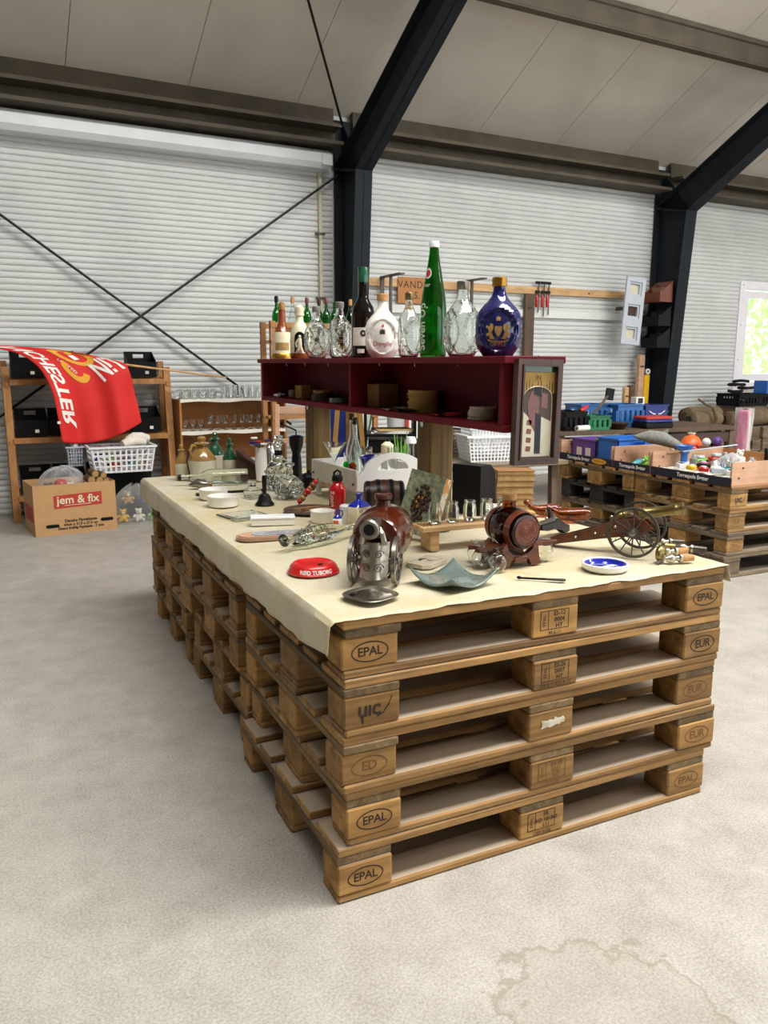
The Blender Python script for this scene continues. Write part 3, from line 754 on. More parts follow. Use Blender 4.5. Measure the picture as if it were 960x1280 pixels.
bth = thing('glass_barrel', 'amber glass barrel with rust bands and a cork bung', 'decanter', T(fc.x - .005, .275, ZC + bz, s=BS))
bp = [(0, -Lh), (.050, -Lh), (.052, -Lh - .004), (.056, -Lh - .002), (.0575, -Lh + .006), (.0575, -Lh + .012), (.064, -.045), (.070, -.012), (.071, 0), (.070, .012), (.064, .045), (.0575, Lh - .012), (.056, Lh), (.050, Lh + .002), (0, Lh)]
MB().lathe(bp, 36, T(rx=PI / 2)).build('body', 'amber_glass', bth)
MB().lathe([(0, -Lh + .01), (.048, -Lh + .01), (.062, 0), (.048, Lh - .01), (0, Lh - .01)], 28, T(rx=PI / 2)).build('liquor', 'amber_ceramic', bth)
for y0, y1, ra, rb_ in ((-.070, -.045, .0605, .0650), (.045, .070, .0650, .0605)):
    MB().lathe([(ra, y0), (ra + .0018, y0), (rb_ + .0018, y1), (rb_, y1), (ra, y0)], 36, T(rx=PI / 2)).build('band', 'rust_band', bth)
m = MB(); ring_poly(m, .046, .046, .004, 30, T(0, -Lh - .0045, 0, rx=PI / 2))
m.lathe([(0, 0), (.040, 0), (.040, .003), (0, .004)], 30, T(0, -Lh - .0005, 0, rx=PI / 2)); hd = m.build('head_medallion', 'rust_band', bth)
m = MB()
for k in range(7):
    pts = [((.006 + .004 * j) * math.cos(k * .9 + j * .5), -Lh - .0048, (.006 + .004 * j) * math.sin(k * .9 + j * .5)) for j in range(8)]; m.tube(pts, .0013, 5)
m.build('relief', 'brown_glaze', hd)
MB().lathe([(0, 0), (.024, 0), (.022, .016), (.024, .02), (.024, .024), (0, .024)], 20, T(0, .02, .066)).build('neck', 'amber_glass', bth)
MB().lathe([(0, 0), (.023, 0), (.024, .02), (0, .021)], 20, T(0, .02, .0905)).build('bung', 'cork', bth)
gl = hollow([(.013, 0), (.019, .006), (.026, .022), (.026, .032), (.018, .046), (.004, .053), (.0035, .060), (.018, .0615), (.018, .063)], .0015, .003)
sn = [(0, .063), (.017, .063), (.017, .0615), (.0035, .060), (.0035, .054), (.018, .047), (.026, .033), (.026, .022), (.019, .006), (.014, .001), (.0128, .001), (.0178, .0065), (.0245, .022), (.0245, .032), (.017, .045), (0, .050)]
for (sx, y, lb) in ((-.128, -.012, 'small clear glass hanging from the stand arm near the square bowl'), (-.104, -.075, 'small clear glass leaning out in front of the stand arm'), (.128, -.012, 'small clear glass hanging from the stand arm near the cannon trail'), (-.1, .062, 'small clear glass hanging at the back of the stand arm')):
    p = Vector((fc.x - .005 + sx * BS, .275 + y * BS, ZC + .0005))
    solo(MB().lathe(sn, 22), 'liqueur_glass', 'thin_glass', lb, 'glass', T(*p, s=1.0), 'glasses of the barrel stand')
# twisted dark fruit knife
pa, pb = pz(646, 724, ZC), pz(707, 727, ZC); d = pb - pa; rz = math.atan2(d.y, d.x); Lk = d.length
th = thing('letter_opener', 'small dark opener with a twisted handle at the cloth edge', 'opener', T(pa.x, pa.y, ZC, rz))
MB().tube([(0, 0, .005), (.006, 0, .005), (.012, 0, .004), (Lk * .6, 0, .004)], [.003, .005, .003, .003], 8).build('handle', 'cast_black', th)
MB().prism([(Lk * .58, -.004), (Lk * .95, -.009), (Lk, -.004), (Lk, .004), (Lk * .95, .007), (Lk * .58, .004)], .004, T(0, 0, .002)).build('blade', 'iron', th, None, False)
# white dish with a blue inside
th = thing('ashtray', 'round white dish with a cobalt blue inside and white writing', 'dish', at(756, 711))
dk = [(.058, 0), (.064, .006), (.065, .018), (.062, .0205), (.058, .018), (.055, .008)]
o = MB().lathe([(0, 0)] + dk + [(0, .007)], 40).build('dish', 'white_ceramic', th)
MB().lathe([(0, .0085), (.053, .0085), (.0575, .0165), (.0570, .0165), (.052, .0078), (0, .0078)], 36).build('glaze', 'cobalt_glaze', o)
m = MB(); m.add([(-.03, -.02, .0092), (.035, -.012, .0092), (.028, .004, .0092), (-.026, -.006, .0092)], [(0, 1, 2, 3)]); m.build('print', 'print_white', o)
# large model cannon
th = thing('model_cannon', 'brass and wood model field cannon on two spoked iron wheels', 'model', T(1.062, .213, ZC, R(216.87)))
for sx in (-1, 1):
    wh = wheel(MB(), .076, .014, 12, .009, .0075, T(sx * .068, 0, .076)).build('wheel', 'iron', th)
    MB().lathe([(0, 0), (.010, 0), (.009, .006), (.005, .008), (.005, .012), (0, .013)], 14, T(sx * .074, 0, .076, ry=sx * PI / 2)).build('hub_cap', 'pewter', wh)
MB().tube([(-.075, 0, .076), (.075, 0, .076)], .006, 10).build('axle', 'iron', th)
a_ = Vector((0, -.058, .108)); b2 = Vector((0, .130, .150)); d = (b2 - a_); Lg = d.length; el = math.atan2(d.z, d.y)
gp2 = [(0, -.028), (.005, -.026), (.008, -.020), (.004, -.014), (.006, -.010), (.016, -.006), (.021, 0), (.021, .006), (.0185, .010), (.0185, .06), (.020, .062), (.020, .068), (.0175, .072), (.0150, Lg - .03), (.0175, Lg - .026), (.0175, Lg - .02), (.016, Lg - .016), (.0195, Lg - .004), (.0195, Lg), (.009, Lg), (.009, Lg - .03), (0, Lg - .03)]
MB().lathe(gp2, 26, Matrix.Translation(a_) @ T(rx=el - PI / 2)).build('gun_barrel', 'brass', th)
for sx in (-1, 1):
    pts = [(sx * .022, .05, .085), (sx * .022, .02, .112), (sx * .022, -.04, .108), (sx * .020, -.12, .072), (sx * .014, -.27, .020), (sx * .014, -.275, .0), (sx * .020, -.10, .040), (sx * .022, .03, .066)]
    q = len(pts); m = MB(); off = .007 * sx
    m.add([(x, y, z) for x, y, z in pts] + [(x + off, y, z) for x, y, z in pts], [tuple(range(q)), tuple(range(q, 2 * q))] + [(i, (i + 1) % q, q + (i + 1) % q, q + i) for i in range(q)])
    ck = m.build('cheek', 'red_wood', th, None, False)
    for y, z in ((-.06, .082), (-.12, .055), (-.18, .037)): MB().ball(.0045, T(sx * .030 if y > -.1 else sx * .026, y, z)).build('bolt', 'chrome', ck)
MB().cbox(.03, .26, .010, .002, T(0, -.135, .045, rx=R(18))).build('trail', 'red_wood', th, None, False)
MB().tube([(.018, .02, .105), (.018, -.02, .125), (-.018, -.02, .125), (-.018, .02, .105)], .004, 8).build('cap_square', 'pewter', th)
for k in range(7):
    m = MB(); m.lathe([(.0032 + .0011 * math.cos(2 * PI * i / 6), .0011 * math.sin(2 * PI * i / 6)) for i in range(7)], 10, T(.034, -.02 - k * .012, .066 - .0018 * k * (6 - k) - .002 * k, rx=PI / 2 * (k % 2))); m.build('chain_link', 'pewter', th)
# brass snail and bottle stoppers
M = at(826, 703, R(30)); th = thing('brass_snail', 'small coiled brass snail ornament under the cannon wheel', 'ornament', M)
pts = []; rr = []
for k in range(26):
    a = k * .42; r = .020 * (1 - k / 30); pts.append((r * math.cos(a), .004 * math.sin(a * .5), .022 + r * math.sin(a))); rr.append(.012 * (1 - k / 34))
MB().tube(pts, rr, 10).build('shell', 'brass', th)
MB().tube([(-.028, 0, .006), (0, 0, .006), (.024, 0, .007), (.032, 0, .014)], [.004, .008, .007, .005], 8).build('foot', 'pewter', th)
def stopper(u, v, rz, kind, label):
    th = thing('bottle_stopper', label, 'stopper', at(u, v, R(rz)), 'silver bottle stoppers')
    X = T(0, 0, .0135, ry=PI / 2)
    MB().lathe([(0, -.02), (.0095, -.02), (.0115, .018), (0, .018)], 16, X).build('cork', 'cork' if kind else 'iron', th)
    MB().lathe([(0, .018), (.0125, .018), (.013, .024), (.008, .028), (.007, .036), (.012, .044), (.0135, .052), (.010, .062), (.005, .068), (.003, .074), (0, .076)], 18, X).build('finial', 'silver', th)
stopper(858, 703, 165, 1, 'silver bottle stopper with a pale cork beside the snail')
stopper(851, 694, 170, 1, 'silver bottle stopper lying behind the nearest cork')
stopper(874, 692, 130, 0, 'silver bottle stopper with a dark rubber plug')
stopper(846, 683, 150, 0, 'silver bottle stopper furthest from the cloth edge')
solo(MB().cbox(.05, .035, .014, .003), 'matchbox_case', 'brass', 'small dull brass box among the bottle stoppers', 'box', at(838, 684, R(40)) @ T(0, 0, .0075), None, False)
# amber pistol bottle, black pistol, second amber bottle
plain('amber_opaque', '#6a2c0c', .08, var=.3, coat=.8)
th = thing('amber_bottle', 'amber glass bottle lying beside the black pistol', 'bottle', at(712, 652, R(150)))
MB().tube([(-.075, 0, .030), (-.05, 0, .028), (-.01, 0, .026), (.03, 0, .028), (.048, 0, .034), (.058, 0, .040), (.075, 0, .046)], [.014, .026, .025, .024, .014, .010, .010], 16).build('body', 'amber_glass', th)
MB().tube([(.073, 0, .046), (.085, 0, .050)], [.013, .013], 14).build('cap', 'amber_opaque', th)
th = thing('amber_flask', 'curved amber glass flask behind the barrel stand', 'bottle', at(682, 645, R(170)))
MB().tube([(-.06, 0, .026), (-.03, 0, .024), (.01, 0, .022), (.04, 0, .026), (.062, 0, .038), (.075, 0, .05)], [.014, .024, .022, .018, .011, .010], 16).build('body', 'amber_glass', th)
MB().ball(.013, T(.08, 0, .055)).build('stopper', 'amber_opaque', th)
th = thing('toy_pistol', 'black flintlock pistol with silver lock resting on the cannon trail', 'pistol', T(.985, .52, ZC, R(205)))
poly = [(-.10, .004), (-.07, .0), (-.035, .018), (.02, .030), (.10, .036), (.10, .052), (.015, .052), (-.015, .060), (-.035, .050), (-.06, .036), (-.095, .026)]
MB().prism(poly, .024, T(0, .012, 0, rx=PI / 2)).build('stock', 'cast_black', th)
MB().tube([(.0, 0, .056), (.135, 0, .056)], [.010, .008], 12).build('barrel', 'iron', th)
MB().prism([(-.02, .055), (.0, .052), (.002, .075), (.012, .092), (.004, .096), (-.010, .080), (-.018, .068)], .010, T(0, -.012, 0, rx=PI / 2)).build('hammer', 'cast_black', th)
for x, z in ((.0, .05), (.02, .06), (-.03, .045)): MB().ball(.006, T(x, -.016, z)).build('lock_plate', 'silver', th)
solo(MB().cbox(.07, .03, .016, .005), 'glasses_case', 'cast_black', 'small black case behind the amber barrel', 'case', at(688, 660, R(20)) @ T(0, 0, .009))
# red aluminium bottle
M = at(422, 641); P = M.translation; k = mpp(M)
th = thing('drinking_bottle', 'red aluminium drinking bottle with a black loop cap', 'bottle', M)
H = 40 * k * 1.02
pr = [(.030, 0), (.033, .004), (.033, H * .72), (.030, H * .80), (.021, H * .90), (.019, H * .92), (.019, H)]
bd = MB().lathe(solidp(pr), 28).build('body', 'red_enamel', th)
m = MB(); v, f = textmb('Tuborg', .026); a0 = camang(P) - .75; m.add([(.0336 * math.cos(a0 - y / .033), .0336 * math.sin(a0 - y / .033), .05 + x) for x, y, z in v], f); m.build('lettering', 'print_white', bd)
cp = MB().lathe([(0, H), (.021, H), (.021, H + .014), (.017, H + .020), (0, H + .021)], 22).build('cap', 'black_plastic', th)
MB().tube([(-.012, 0, H + .018), (-.012, 0, H + .032), (0, 0, H + .040), (.012, 0, H + .032), (.012, 0, H + .018)], .0042, 8, T(rz=camang(P) + PI / 2)).build('loop', 'black_plastic', cp)
MB().tube([(-.02, 0, H + .006), (-.038, 0, H + .004), (-.036, 0, H - .03), (-.034, 0, H - .033)], .0016, 6, T(rz=camang(P) + PI / 2)).build('carabiner', 'chrome', th)
# black hand bell
M = at(331, 631); k = mpp(M); H = 37 * k
th = thing('hand_bell', 'black hand bell with an upright handle', 'bell', M)
MB().lathe([(0, .0), (.036, 0), (.040, .002), (.038, .006), (.028, .018), (.024, .034), (.016, .046), (0, .048)], 28).build('bell', 'cast_black', th)
MB().lathe([(0, .046), (.009, .046), (.007, .055), (.009, .075), (.010, H - .01), (.008, H), (0, H + .001)], 16).build('handle', 'cast_black', th)
# white ramekins
for u, v, r, lb in ((267, 623, .060, 'white ceramic ramekin beside the black spatula'), (279, 632, .062, 'white ceramic ramekin next to the painted tile'), (403, 652, .044, 'small white ceramic pot beside the red bottle')):
    solo(MB().lathe(hollow([(r * .92, 0), (r * .98, .004), (r, .036), (r + .002, .040), (r + .002, .042)], .005, .005), 36), 'ramekin', 'white_ceramic', lb, 'ramekin', at(u, v))
# painted tile
def flat_panel(poly): pass
th = thing('glass_tile', 'thin square glass tile painted with a street scene', 'tile', at(305, 645, R(14)))
MB().cbox(.155, .15, .006, .001, T(0, 0, .003)).build('pane', 'aqua_glass', th, None, False)
t = NT('painted_scene'); co = t.coord('Object', (1, 1, 1)); n_ = t.noise(co, 22, 4, .7, 1)
t.l(t.ramp(n_, [(.32, lin('#4a4f44')), (.45, lin('#97a08b')), (.55, lin('#cfc9ab')), (.62, lin('#a0543c')), (.7, lin('#6f7e84'))]), t.b.inputs['Base Color']); t.set(Roughness=.3)
MB().box(-.06, .06, -.058, .058, .0064, .0068).build('picture', 'painted_scene', th, None, False)
# white flat box
th = thing('carton', 'flat white carton lying by the wooden tray', 'box', at(341, 655, R(-16)))
MB().cbox(.155, .06, .022, .002, T(0, 0, .011)).build('base', 'paper', th, None, False)
MB().cbox(.158, .063, .009, .002, T(0, 0, .0265)).build('lid', 'white_plastic', th, None, False)
# oblong wooden tray with a steel opener
M = at(351, 671, math.atan2(*[(pz(402, 662, ZC) - pz(299, 668, ZC))[i] for i in (1, 0)])); th = thing('serving_board', 'oblong pinkish board with a rounded end and a marbled inlay', 'board', M)
def stad(a, r, n=12):
    return [(a + r * math.cos(t_), r * math.sin(t_)) for t_ in [-PI / 2 + PI * i / n for i in range(n + 1)]] + [(-a + r * math.cos(t_), r * math.sin(t_)) for t_ in [PI / 2 + PI * i / n for i in range(n + 1)]]
plain('board_pink', '#a8836c', .35, var=.12, scale=30)
MB().prism(stad(.098, .050), .010).build('board', 'board_pink', th)
MB().prism(stad(.098, .042), .004, T(0, 0, .0095)).build('raised_rim', 'pale_ply', th)
t = NT('marble'); co = t.coord('Object', (1, 1, 1)); n_ = t.noise(co, 16, 5, .7, 2)
t.l(t.ramp(n_, [(.35, lin('#5d5f66')), (.5, lin('#aeb4bd')), (.6, lin('#6f5f58')), (.7, lin('#d8dade'))]), t.b.inputs['Base Color']); t.set(Roughness=.15)
MB().prism(stad(.055, .032), .002, T(-.01, 0, .0137)).build('inlay', 'marble', th)
th = thing('cheese_slicer', 'bent steel slicer standing on the oblong board', 'slicer', at(386, 668, R(40), ZC + .0145))
MB().tube([(-.03, 0, .004), (0, 0, .006), (.012, 0, .02), (.006, 0, .032), (-.008, 0, .028), (-.014, 0, .016)], .004, 8).build('wire', 'chrome', th)
MB().cbox(.03, .02, .003, .001, T(-.03, 0, .0025)).build('foot', 'silver', th)
# round wooden plaque
M = at(388, 639, R(10)); th = thing('wooden_plate', 'round dark wooden plate inlaid with striped bands', 'plate', M)
plain('wenge', '#4d4036', .5, var=.15, scale=20)
MB().lathe([(0, 0), (.095, 0), (.105, .006), (.104, .010), (0, .010)], 44).build('disc', 'wenge', th)
for i in range(6):
    m = MB(); y = -.05 + i * .02; hx = math.sqrt(.092 ** 2 - y * y); m.prism([(-hx * .7, y - .005), (hx, y - .003), (hx * .95, y + .004), (-hx * .6, y + .003)], .0015, T(0, 0, .0098)); m.build('stripe', 'red_wood' if i % 2 else 'plush_tan', th, None, False)
MB().cbox(.012, .12, .003, .001, T(-.045, -.01, .011, R(52))).build('bar', 'dark_wood', th, None, False)
# lidded jars: small mug, white pot, blue-necked jug
M = at(422, 661); th = thing('mini_jug', 'tiny cream jug with a blue neck and orange label', 'jug', M); ca = camang(M.translation)
MB().lathe(solidp([(.016, 0), (.018, .003), (.018, .034), (.016, .038)]), 20).build('body', 'white_ceramic', th)
nk = MB().lathe(solidp([(.016, .038), (.013, .044), (.007, .050), (.006, .068), (.007, .070)]), 18).build('neck', 'cobalt_glaze', th)
MB().tube([(.008, 0, .066), (.016, 0, .064), (.018, 0, .052), (.014, 0, .044)], .0026, 7, T(rz=ca + 1.6)).build('handle', 'cobalt_glaze', th)
m = MB(); m.grid(lambda u, v: (.0185 * math.cos(ca - .9 + u * 1.1), .0185 * math.sin(ca - .9 + u * 1.1), .006 + v * .026), 8, 2); m.build('label', 'orange_plastic', th)
M = at(433, 655); th = thing('pot', 'small white pot behind the tiny blue-necked jug', 'pot', M)
MB().lathe(solidp([(.020, 0), (.022, .004), (.022, .05)]), 20).build('body', 'white_ceramic', th)
MB().lathe(solidp([(.023, .05), (.024, .054), (.024, .066), (.02, .07)]), 20).build('lid', 'white_plastic', th)
M = at(449, 658, R(20)); th = thing('flat_jug', 'cream square flask with a cobalt blue neck and brown print', 'jug', M)
m = MB(); sq_lathe(m, [(.036, 0), (.040, .006), (.040, .070), (.037, .074)], 32, 6, None, 1, .7); bd = m.build('body', 'cream_ceramic', th)
m = MB(); sq_lathe(m, [(.0375, .074), (.030, .084), (.014, .094), (.010, .100), (.010, .112), (.013, .113), (.013, .119)], 32, 4, None, 1, .8); m.build('neck', 'cobalt_glaze', th)
m = MB(); v, f = textmb('W.T.L', .020); F = T(-.002, -.0288, .060, rx=PI / 2); m.add(v, f, F); ring_poly(m, .016, .018, .009, 16, T(-.005, -.0288, .028, rx=PI / 2)); m.build('print', 'carved_brown', bd)
def along(a, b, z=None):
    p, q = pz(*a, ZC if z is None else z), pz(*b, ZC if z is None else z); c_ = (p + q) / 2; return T(c_.x, c_.y, c_.z, math.atan2(q.y - p.y, q.x - p.x))
# aqua glass fish bottle and its neighbour
th = thing('fish_bottle', 'pale aqua glass fish bottle lying on its side', 'bottle', along((352, 690), (438, 671)))
rg = random.Random(2); prf = [(-.15, .006), (-.14, .026), (-.12, .020), (-.10, .016), (-.06, .030), (0, .038), (.05, .034), (.09, .024), (.12, .013), (.16, .011), (.165, .013), (.17, .013)]
m = MB(); m.tube([(x, 0, .038) for x, r in prf], [r for x, r in prf], 18); m.v = [(x, y * 1.0, .004 + (z - .038) * .75 + .030) for x, y, z in m.v]
fb = m.build('body', 'aqua_glass', th)
m = MB()
for x in range(7):
    for k in range(9):
        a = 2 * PI * k / 9; r = .035; m.ball(.0035, T(-.06 + x * .018, r * .95 * math.cos(a), .034 + r * .70 * math.sin(a)), 8)
m.build('scales', 'aqua_glass', fb)['kind'] = 'stuff'
th = thing('corkscrew', 'black folding corkscrew beside the aqua fish bottle', 'corkscrew', at(377, 679, R(22)))
MB().cbox(.075, .014, .010, .003, T(0, 0, .005)).build('handle', 'cast_black', th); MB().tube([(-.03, .008, .006), (-.06, .014, .007), (-.075, .012, .006)], .003, 6).build('lever', 'iron', th)
# far end: clear bottle, shell, spatula
th = thing('glass_bottle', 'pale aqua long-necked glass bottle lying behind the ramekins', 'bottle', along((222, 607), (338, 604)))
m = MB(); pr2 = [(-.20, .012), (-.19, .014), (-.185, .012), (-.12, .013), (-.09, .030), (-.07, .036), (.10, .038), (.11, .034)]
m.tube([(x, 0, .0385) for x, r in pr2], [r for x, r in pr2], 20); m.build('body', 'aqua_glass', th)
MB().tube([(-.215, 0, .0385), (-.199, 0, .0385)], .0135, 14).build('cap', 'cast_black', th)
th = thing('shell', 'shiny brown sea shell in front of the stoneware jugs', 'shell', at(249, 611, R(160)))
m = MB(); pts = [(-.05 + .012 * i, .006 * math.sin(i), .022 + .003 * math.cos(i * 1.3)) for i in range(9)]; m.tube(pts, [.004, .012, .019, .022, .023, .021, .016, .010, .004], 12)
m.build('body', 'pewter', th); MB().tube([(-.06, 0, .02), (-.045, 0, .02)], [.012, .012], 10).build('collar', 'brass', th)
th = thing('spatula', 'black flat spatula lying behind the white ramekins', 'spatula', at(262, 618, R(-14)))
MB().prism(stad(.03, .03), .005).build('blade', 'cast_black', th)
MB().tube([(.05, 0, .006), (.12, .01, .008), (.25, .03, .008)], [.007, .006, .008], 8).build('handle', 'cast_black', th)
# crystal pieces
def crystal(mb, r, h, neck, M=None, facets=12, seed=0):
    prof = [(r * .7, 0), (r * .95, h * .10), (r, h * .28), (r * .92, h * .45), (r * .6, h * .58), (neck, h * .66), (neck * .9, h * .84), (neck * 1.3, h * .88)]
    return mb.lathe(solidp(prof), facets, M)
def decanter(u, v, r, hpx, lb, collar=True, stop='ball'):
    M = at(u, v); h = hpx * mpp(M); th = thing('decanter', lb, 'decanter', M, 'cut glass decanters')
    bd = crystal(MB(), r, h, .016).build('body', 'crystal', th)
    m = MB(); rg = random.Random(int(u))
    for ring, zz in ((.97, .16), (1.0, .26), (.97, .37)):
        for k in range(12):
            a = 2 * PI * (k + .5 * (ring < 1)) / 12; m.ball(r * .17, T(r * ring * .93 * math.cos(a), r * ring * .93 * math.sin(a), h * zz), 6)
    m.build('cut_facets', 'crystal', bd)['kind'] = 'stuff'
    if collar: MB().lathe([(.017, h * .70), (.019, h * .70), (.019, h * .80), (.017, h * .80), (.017, h * .70)], 16).build('collar', 'cast_black', th)
    m = MB(); m.lathe([(0, h * .86), (.012, h * .86), (.014, h * .89), (.026, h * .94), (.024, h * .985), (.010, h), (0, h)], 10); m.build('stopper', 'crystal', th)
decanter(349, 612, .062, 62, 'cut glass decanter with a black neck collar')
decanter(362, 622, .060, 44, 'squat cut glass decanter beside the bead stick', False)
decanter(349, 594, .030, 50, 'narrow cut glass decanter behind the hand bell', False)
solo(crystal(MB(), .042, .075, .018, None, 10), 'crystal_paperweight', 'crystal', 'faceted clear crystal paperweight next to the black bell', 'paperweight', at(316, 622))
# bead stick
th = thing('bead_stick', 'short stick of red and amber beads leaning on the white crate', 'ornament', T(*pz(371, 635, ZC), rz=0))
dirv = Vector((.54, -.12, .66)).normalized()
for i in range(7):
    p = dirv * (.02 + i * .0165); o = MB().ball(.011 + .003 * (i % 2), Matrix.Translation(p + Vector((0, 0, .012))), 10).build('bead', ('red_enamel', 'tan_glaze', 'brown_glaze')[i % 3], th)
MB().tube([(0, 0, .003), tuple(dirv * .14 + Vector((0, 0, .012)))], .0025, 6).build('rod', 'chrome', th)
# stoneware jugs at the far end
def jug(u, v, hpx, wpx, glaze, lb, handle=True, body='stone_ceramic', stop=True):
    M = at(u, v); k = mpp(M); H = hpx * k; r = wpx * k / 2; th = thing('stoneware_jug', lb, 'jug', M, 'stoneware jugs')
    MB().lathe(solidp([(r * .94, 0), (r, .004), (r, H * .46)]), 28).build('body', body, th)
    MB().lathe(solidp([(r, H * .46), (r * .97, H * .50), (r * .6, H * .66), (r * .42, H * .72), (r * .40, H * .80), (r * .55, H * .82), (r * .55, H * .845), (r * .3, H * .86)]), 28).build('shoulder', glaze, th)
    if stop: MB().lathe([(0, H * .85), (r * .28, H * .85), (r * .24, H * .88), (r * .30, H * .92), (r * .32, H * .95), (r * .2, H * .99), (0, H)], 18).build('stopper', glaze, th)
    if handle:
        MB().tube([(r * .4, 0, H * .79), (r * .85, 0, H * .80), (r * 1.02, 0, H * .70), (r * .85, 0, H * .55)], r * .11, 8, T(rz=R(200))).build('handle', glaze, th)
    return th
jug(228, 599, 44, 16, 'tan_glaze', 'slim stoneware bottle with a tan glazed top', False)
bj = jug(254, 600, 55, 34, 'tan_glaze', 'wide stoneware jug with tan shoulder and leather cord')
kk = mpp(at(254, 600)); MB().tube([(-17 * kk, -.01, 38 * kk), (-20 * kk, -.012, 25 * kk), (-17.5 * kk, -.012, 10 * kk), (-18.5 * kk, -.01, 0.003)], .004, 6).build('leather_cord', 'carved_brown', bj)
jug(270, 592, 52, 22, 'green_glaze', 'stoneware jug with green shoulder and round handle')
jug(288, 597, 50, 18, 'green_glaze', 'slim stoneware bottle with a green glazed top', False)
# carved house
M = at(309, 598, R(-24)); k = mpp(M); th = thing('carved_house', 'dark brown carved wooden house with a steep roof', 'ornament', M)
w_, h_ = 24 * k, 36 * k
MB().prism([(-w_ / 2, 0), (w_ / 2, 0), (w_ / 2, h_ * .45), (-w_ * .3, h_ * .95), (-w_ / 2, h_)], .06, T(0, .03, 0, rx=PI / 2)).build('walls', 'carved_brown', th, None, False)
m = MB(); m.bar((-w_ * .5, 0, h_ * .98), (w_ * .6, 0, h_ * .42), .085, .010); m.build('roof', 'carved_brown', th, None, False)
for x in (-.3, 0, .3): MB().cbox(.012, .006, .03, .001, T(x * w_, -.031, h_ * .22)).build('shutter', 'dark_wood', th, None, False)
# white vase and its flowers
M = at(327, 601); k = mpp(M); th = thing('vase', 'tall white vase holding red and white flowers', 'vase', M)
MB().lathe(hollow([(.020, 0), (.026, .006), (.030, 22 * k), (.027, 38 * k), (.028, 42 * k)], .003), 24).build('body', 'white_ceramic', th)
rg = random.Random(8)
for i in range(9):
    p = (rg.uniform(-.045, .03), rg.uniform(-.03, .03), 44 * k + rg.uniform(0, .04)); f_ = MB()
    for a in range(5): f_.ball(.009, T(p[0] + .009 * math.cos(a * 1.256), p[1] + .009 * math.sin(a * 1.256), p[2]), 8, 1, 1, .6)
    o = f_.build('flower', ('red_plastic', 'print_white', 'navy_plastic')[i % 3], th)
    MB().tube([(0, 0, 40 * k), (p[0], p[1], p[2])], .0015, 5).build('stem', 'green_plastic', o)
# steel coffee pot behind the decanters, dark candlestick
M = at(338, 591.5); k = mpp(M); th = thing('coffee_pot', 'polished steel pot with a curved handle behind the decanters', 'pot', M)
MB().lathe(solidp([(.040, 0), (.046, .01), (.044, 22 * k), (.03, 32 * k), (.02, 36 * k), (.006, 39 * k)]), 26).build('body', 'chrome', th)
MB().tube([(-.03, 0, 30 * k), (-.065, 0, 30 * k), (-.072, 0, 16 * k), (-.044, 0, 6 * k)], .006, 8).build('handle', 'chrome', th)
M = at(371, 600); k = mpp(M); th = thing('coffee_grinder', 'tall black cast iron mill with a crank handle', 'mill', M)
MB().lathe(solidp([(.04, 0), (.042, .008), (.028, .02), (.024, 26 * k), (.020, 34 * k), (.034, 44 * k), (.036, 54 * k), (.02, 56 * k)]), 22).build('body', 'cast_black', th)
MB().tube([(0, 0, 56 * k), (0, 0, 62 * k), (-.07, 0, 70 * k)], .004, 8).build('crank', 'cast_black', th)
MB().ball(.012, T(-.07, 0, 71 * k)).build('knob', 'cast_black', th)
M = at(386, 612); th = thing('creamer', 'small black pot with a round lid beside the white crate', 'pot', M)
MB().lathe(solidp([(.028, 0), (.034, .02), (.030, .055), (.036, .062), (.030, .072), (.008, .08), (.008, .088), (0, .09)]), 22).build('body', 'cast_black', th)
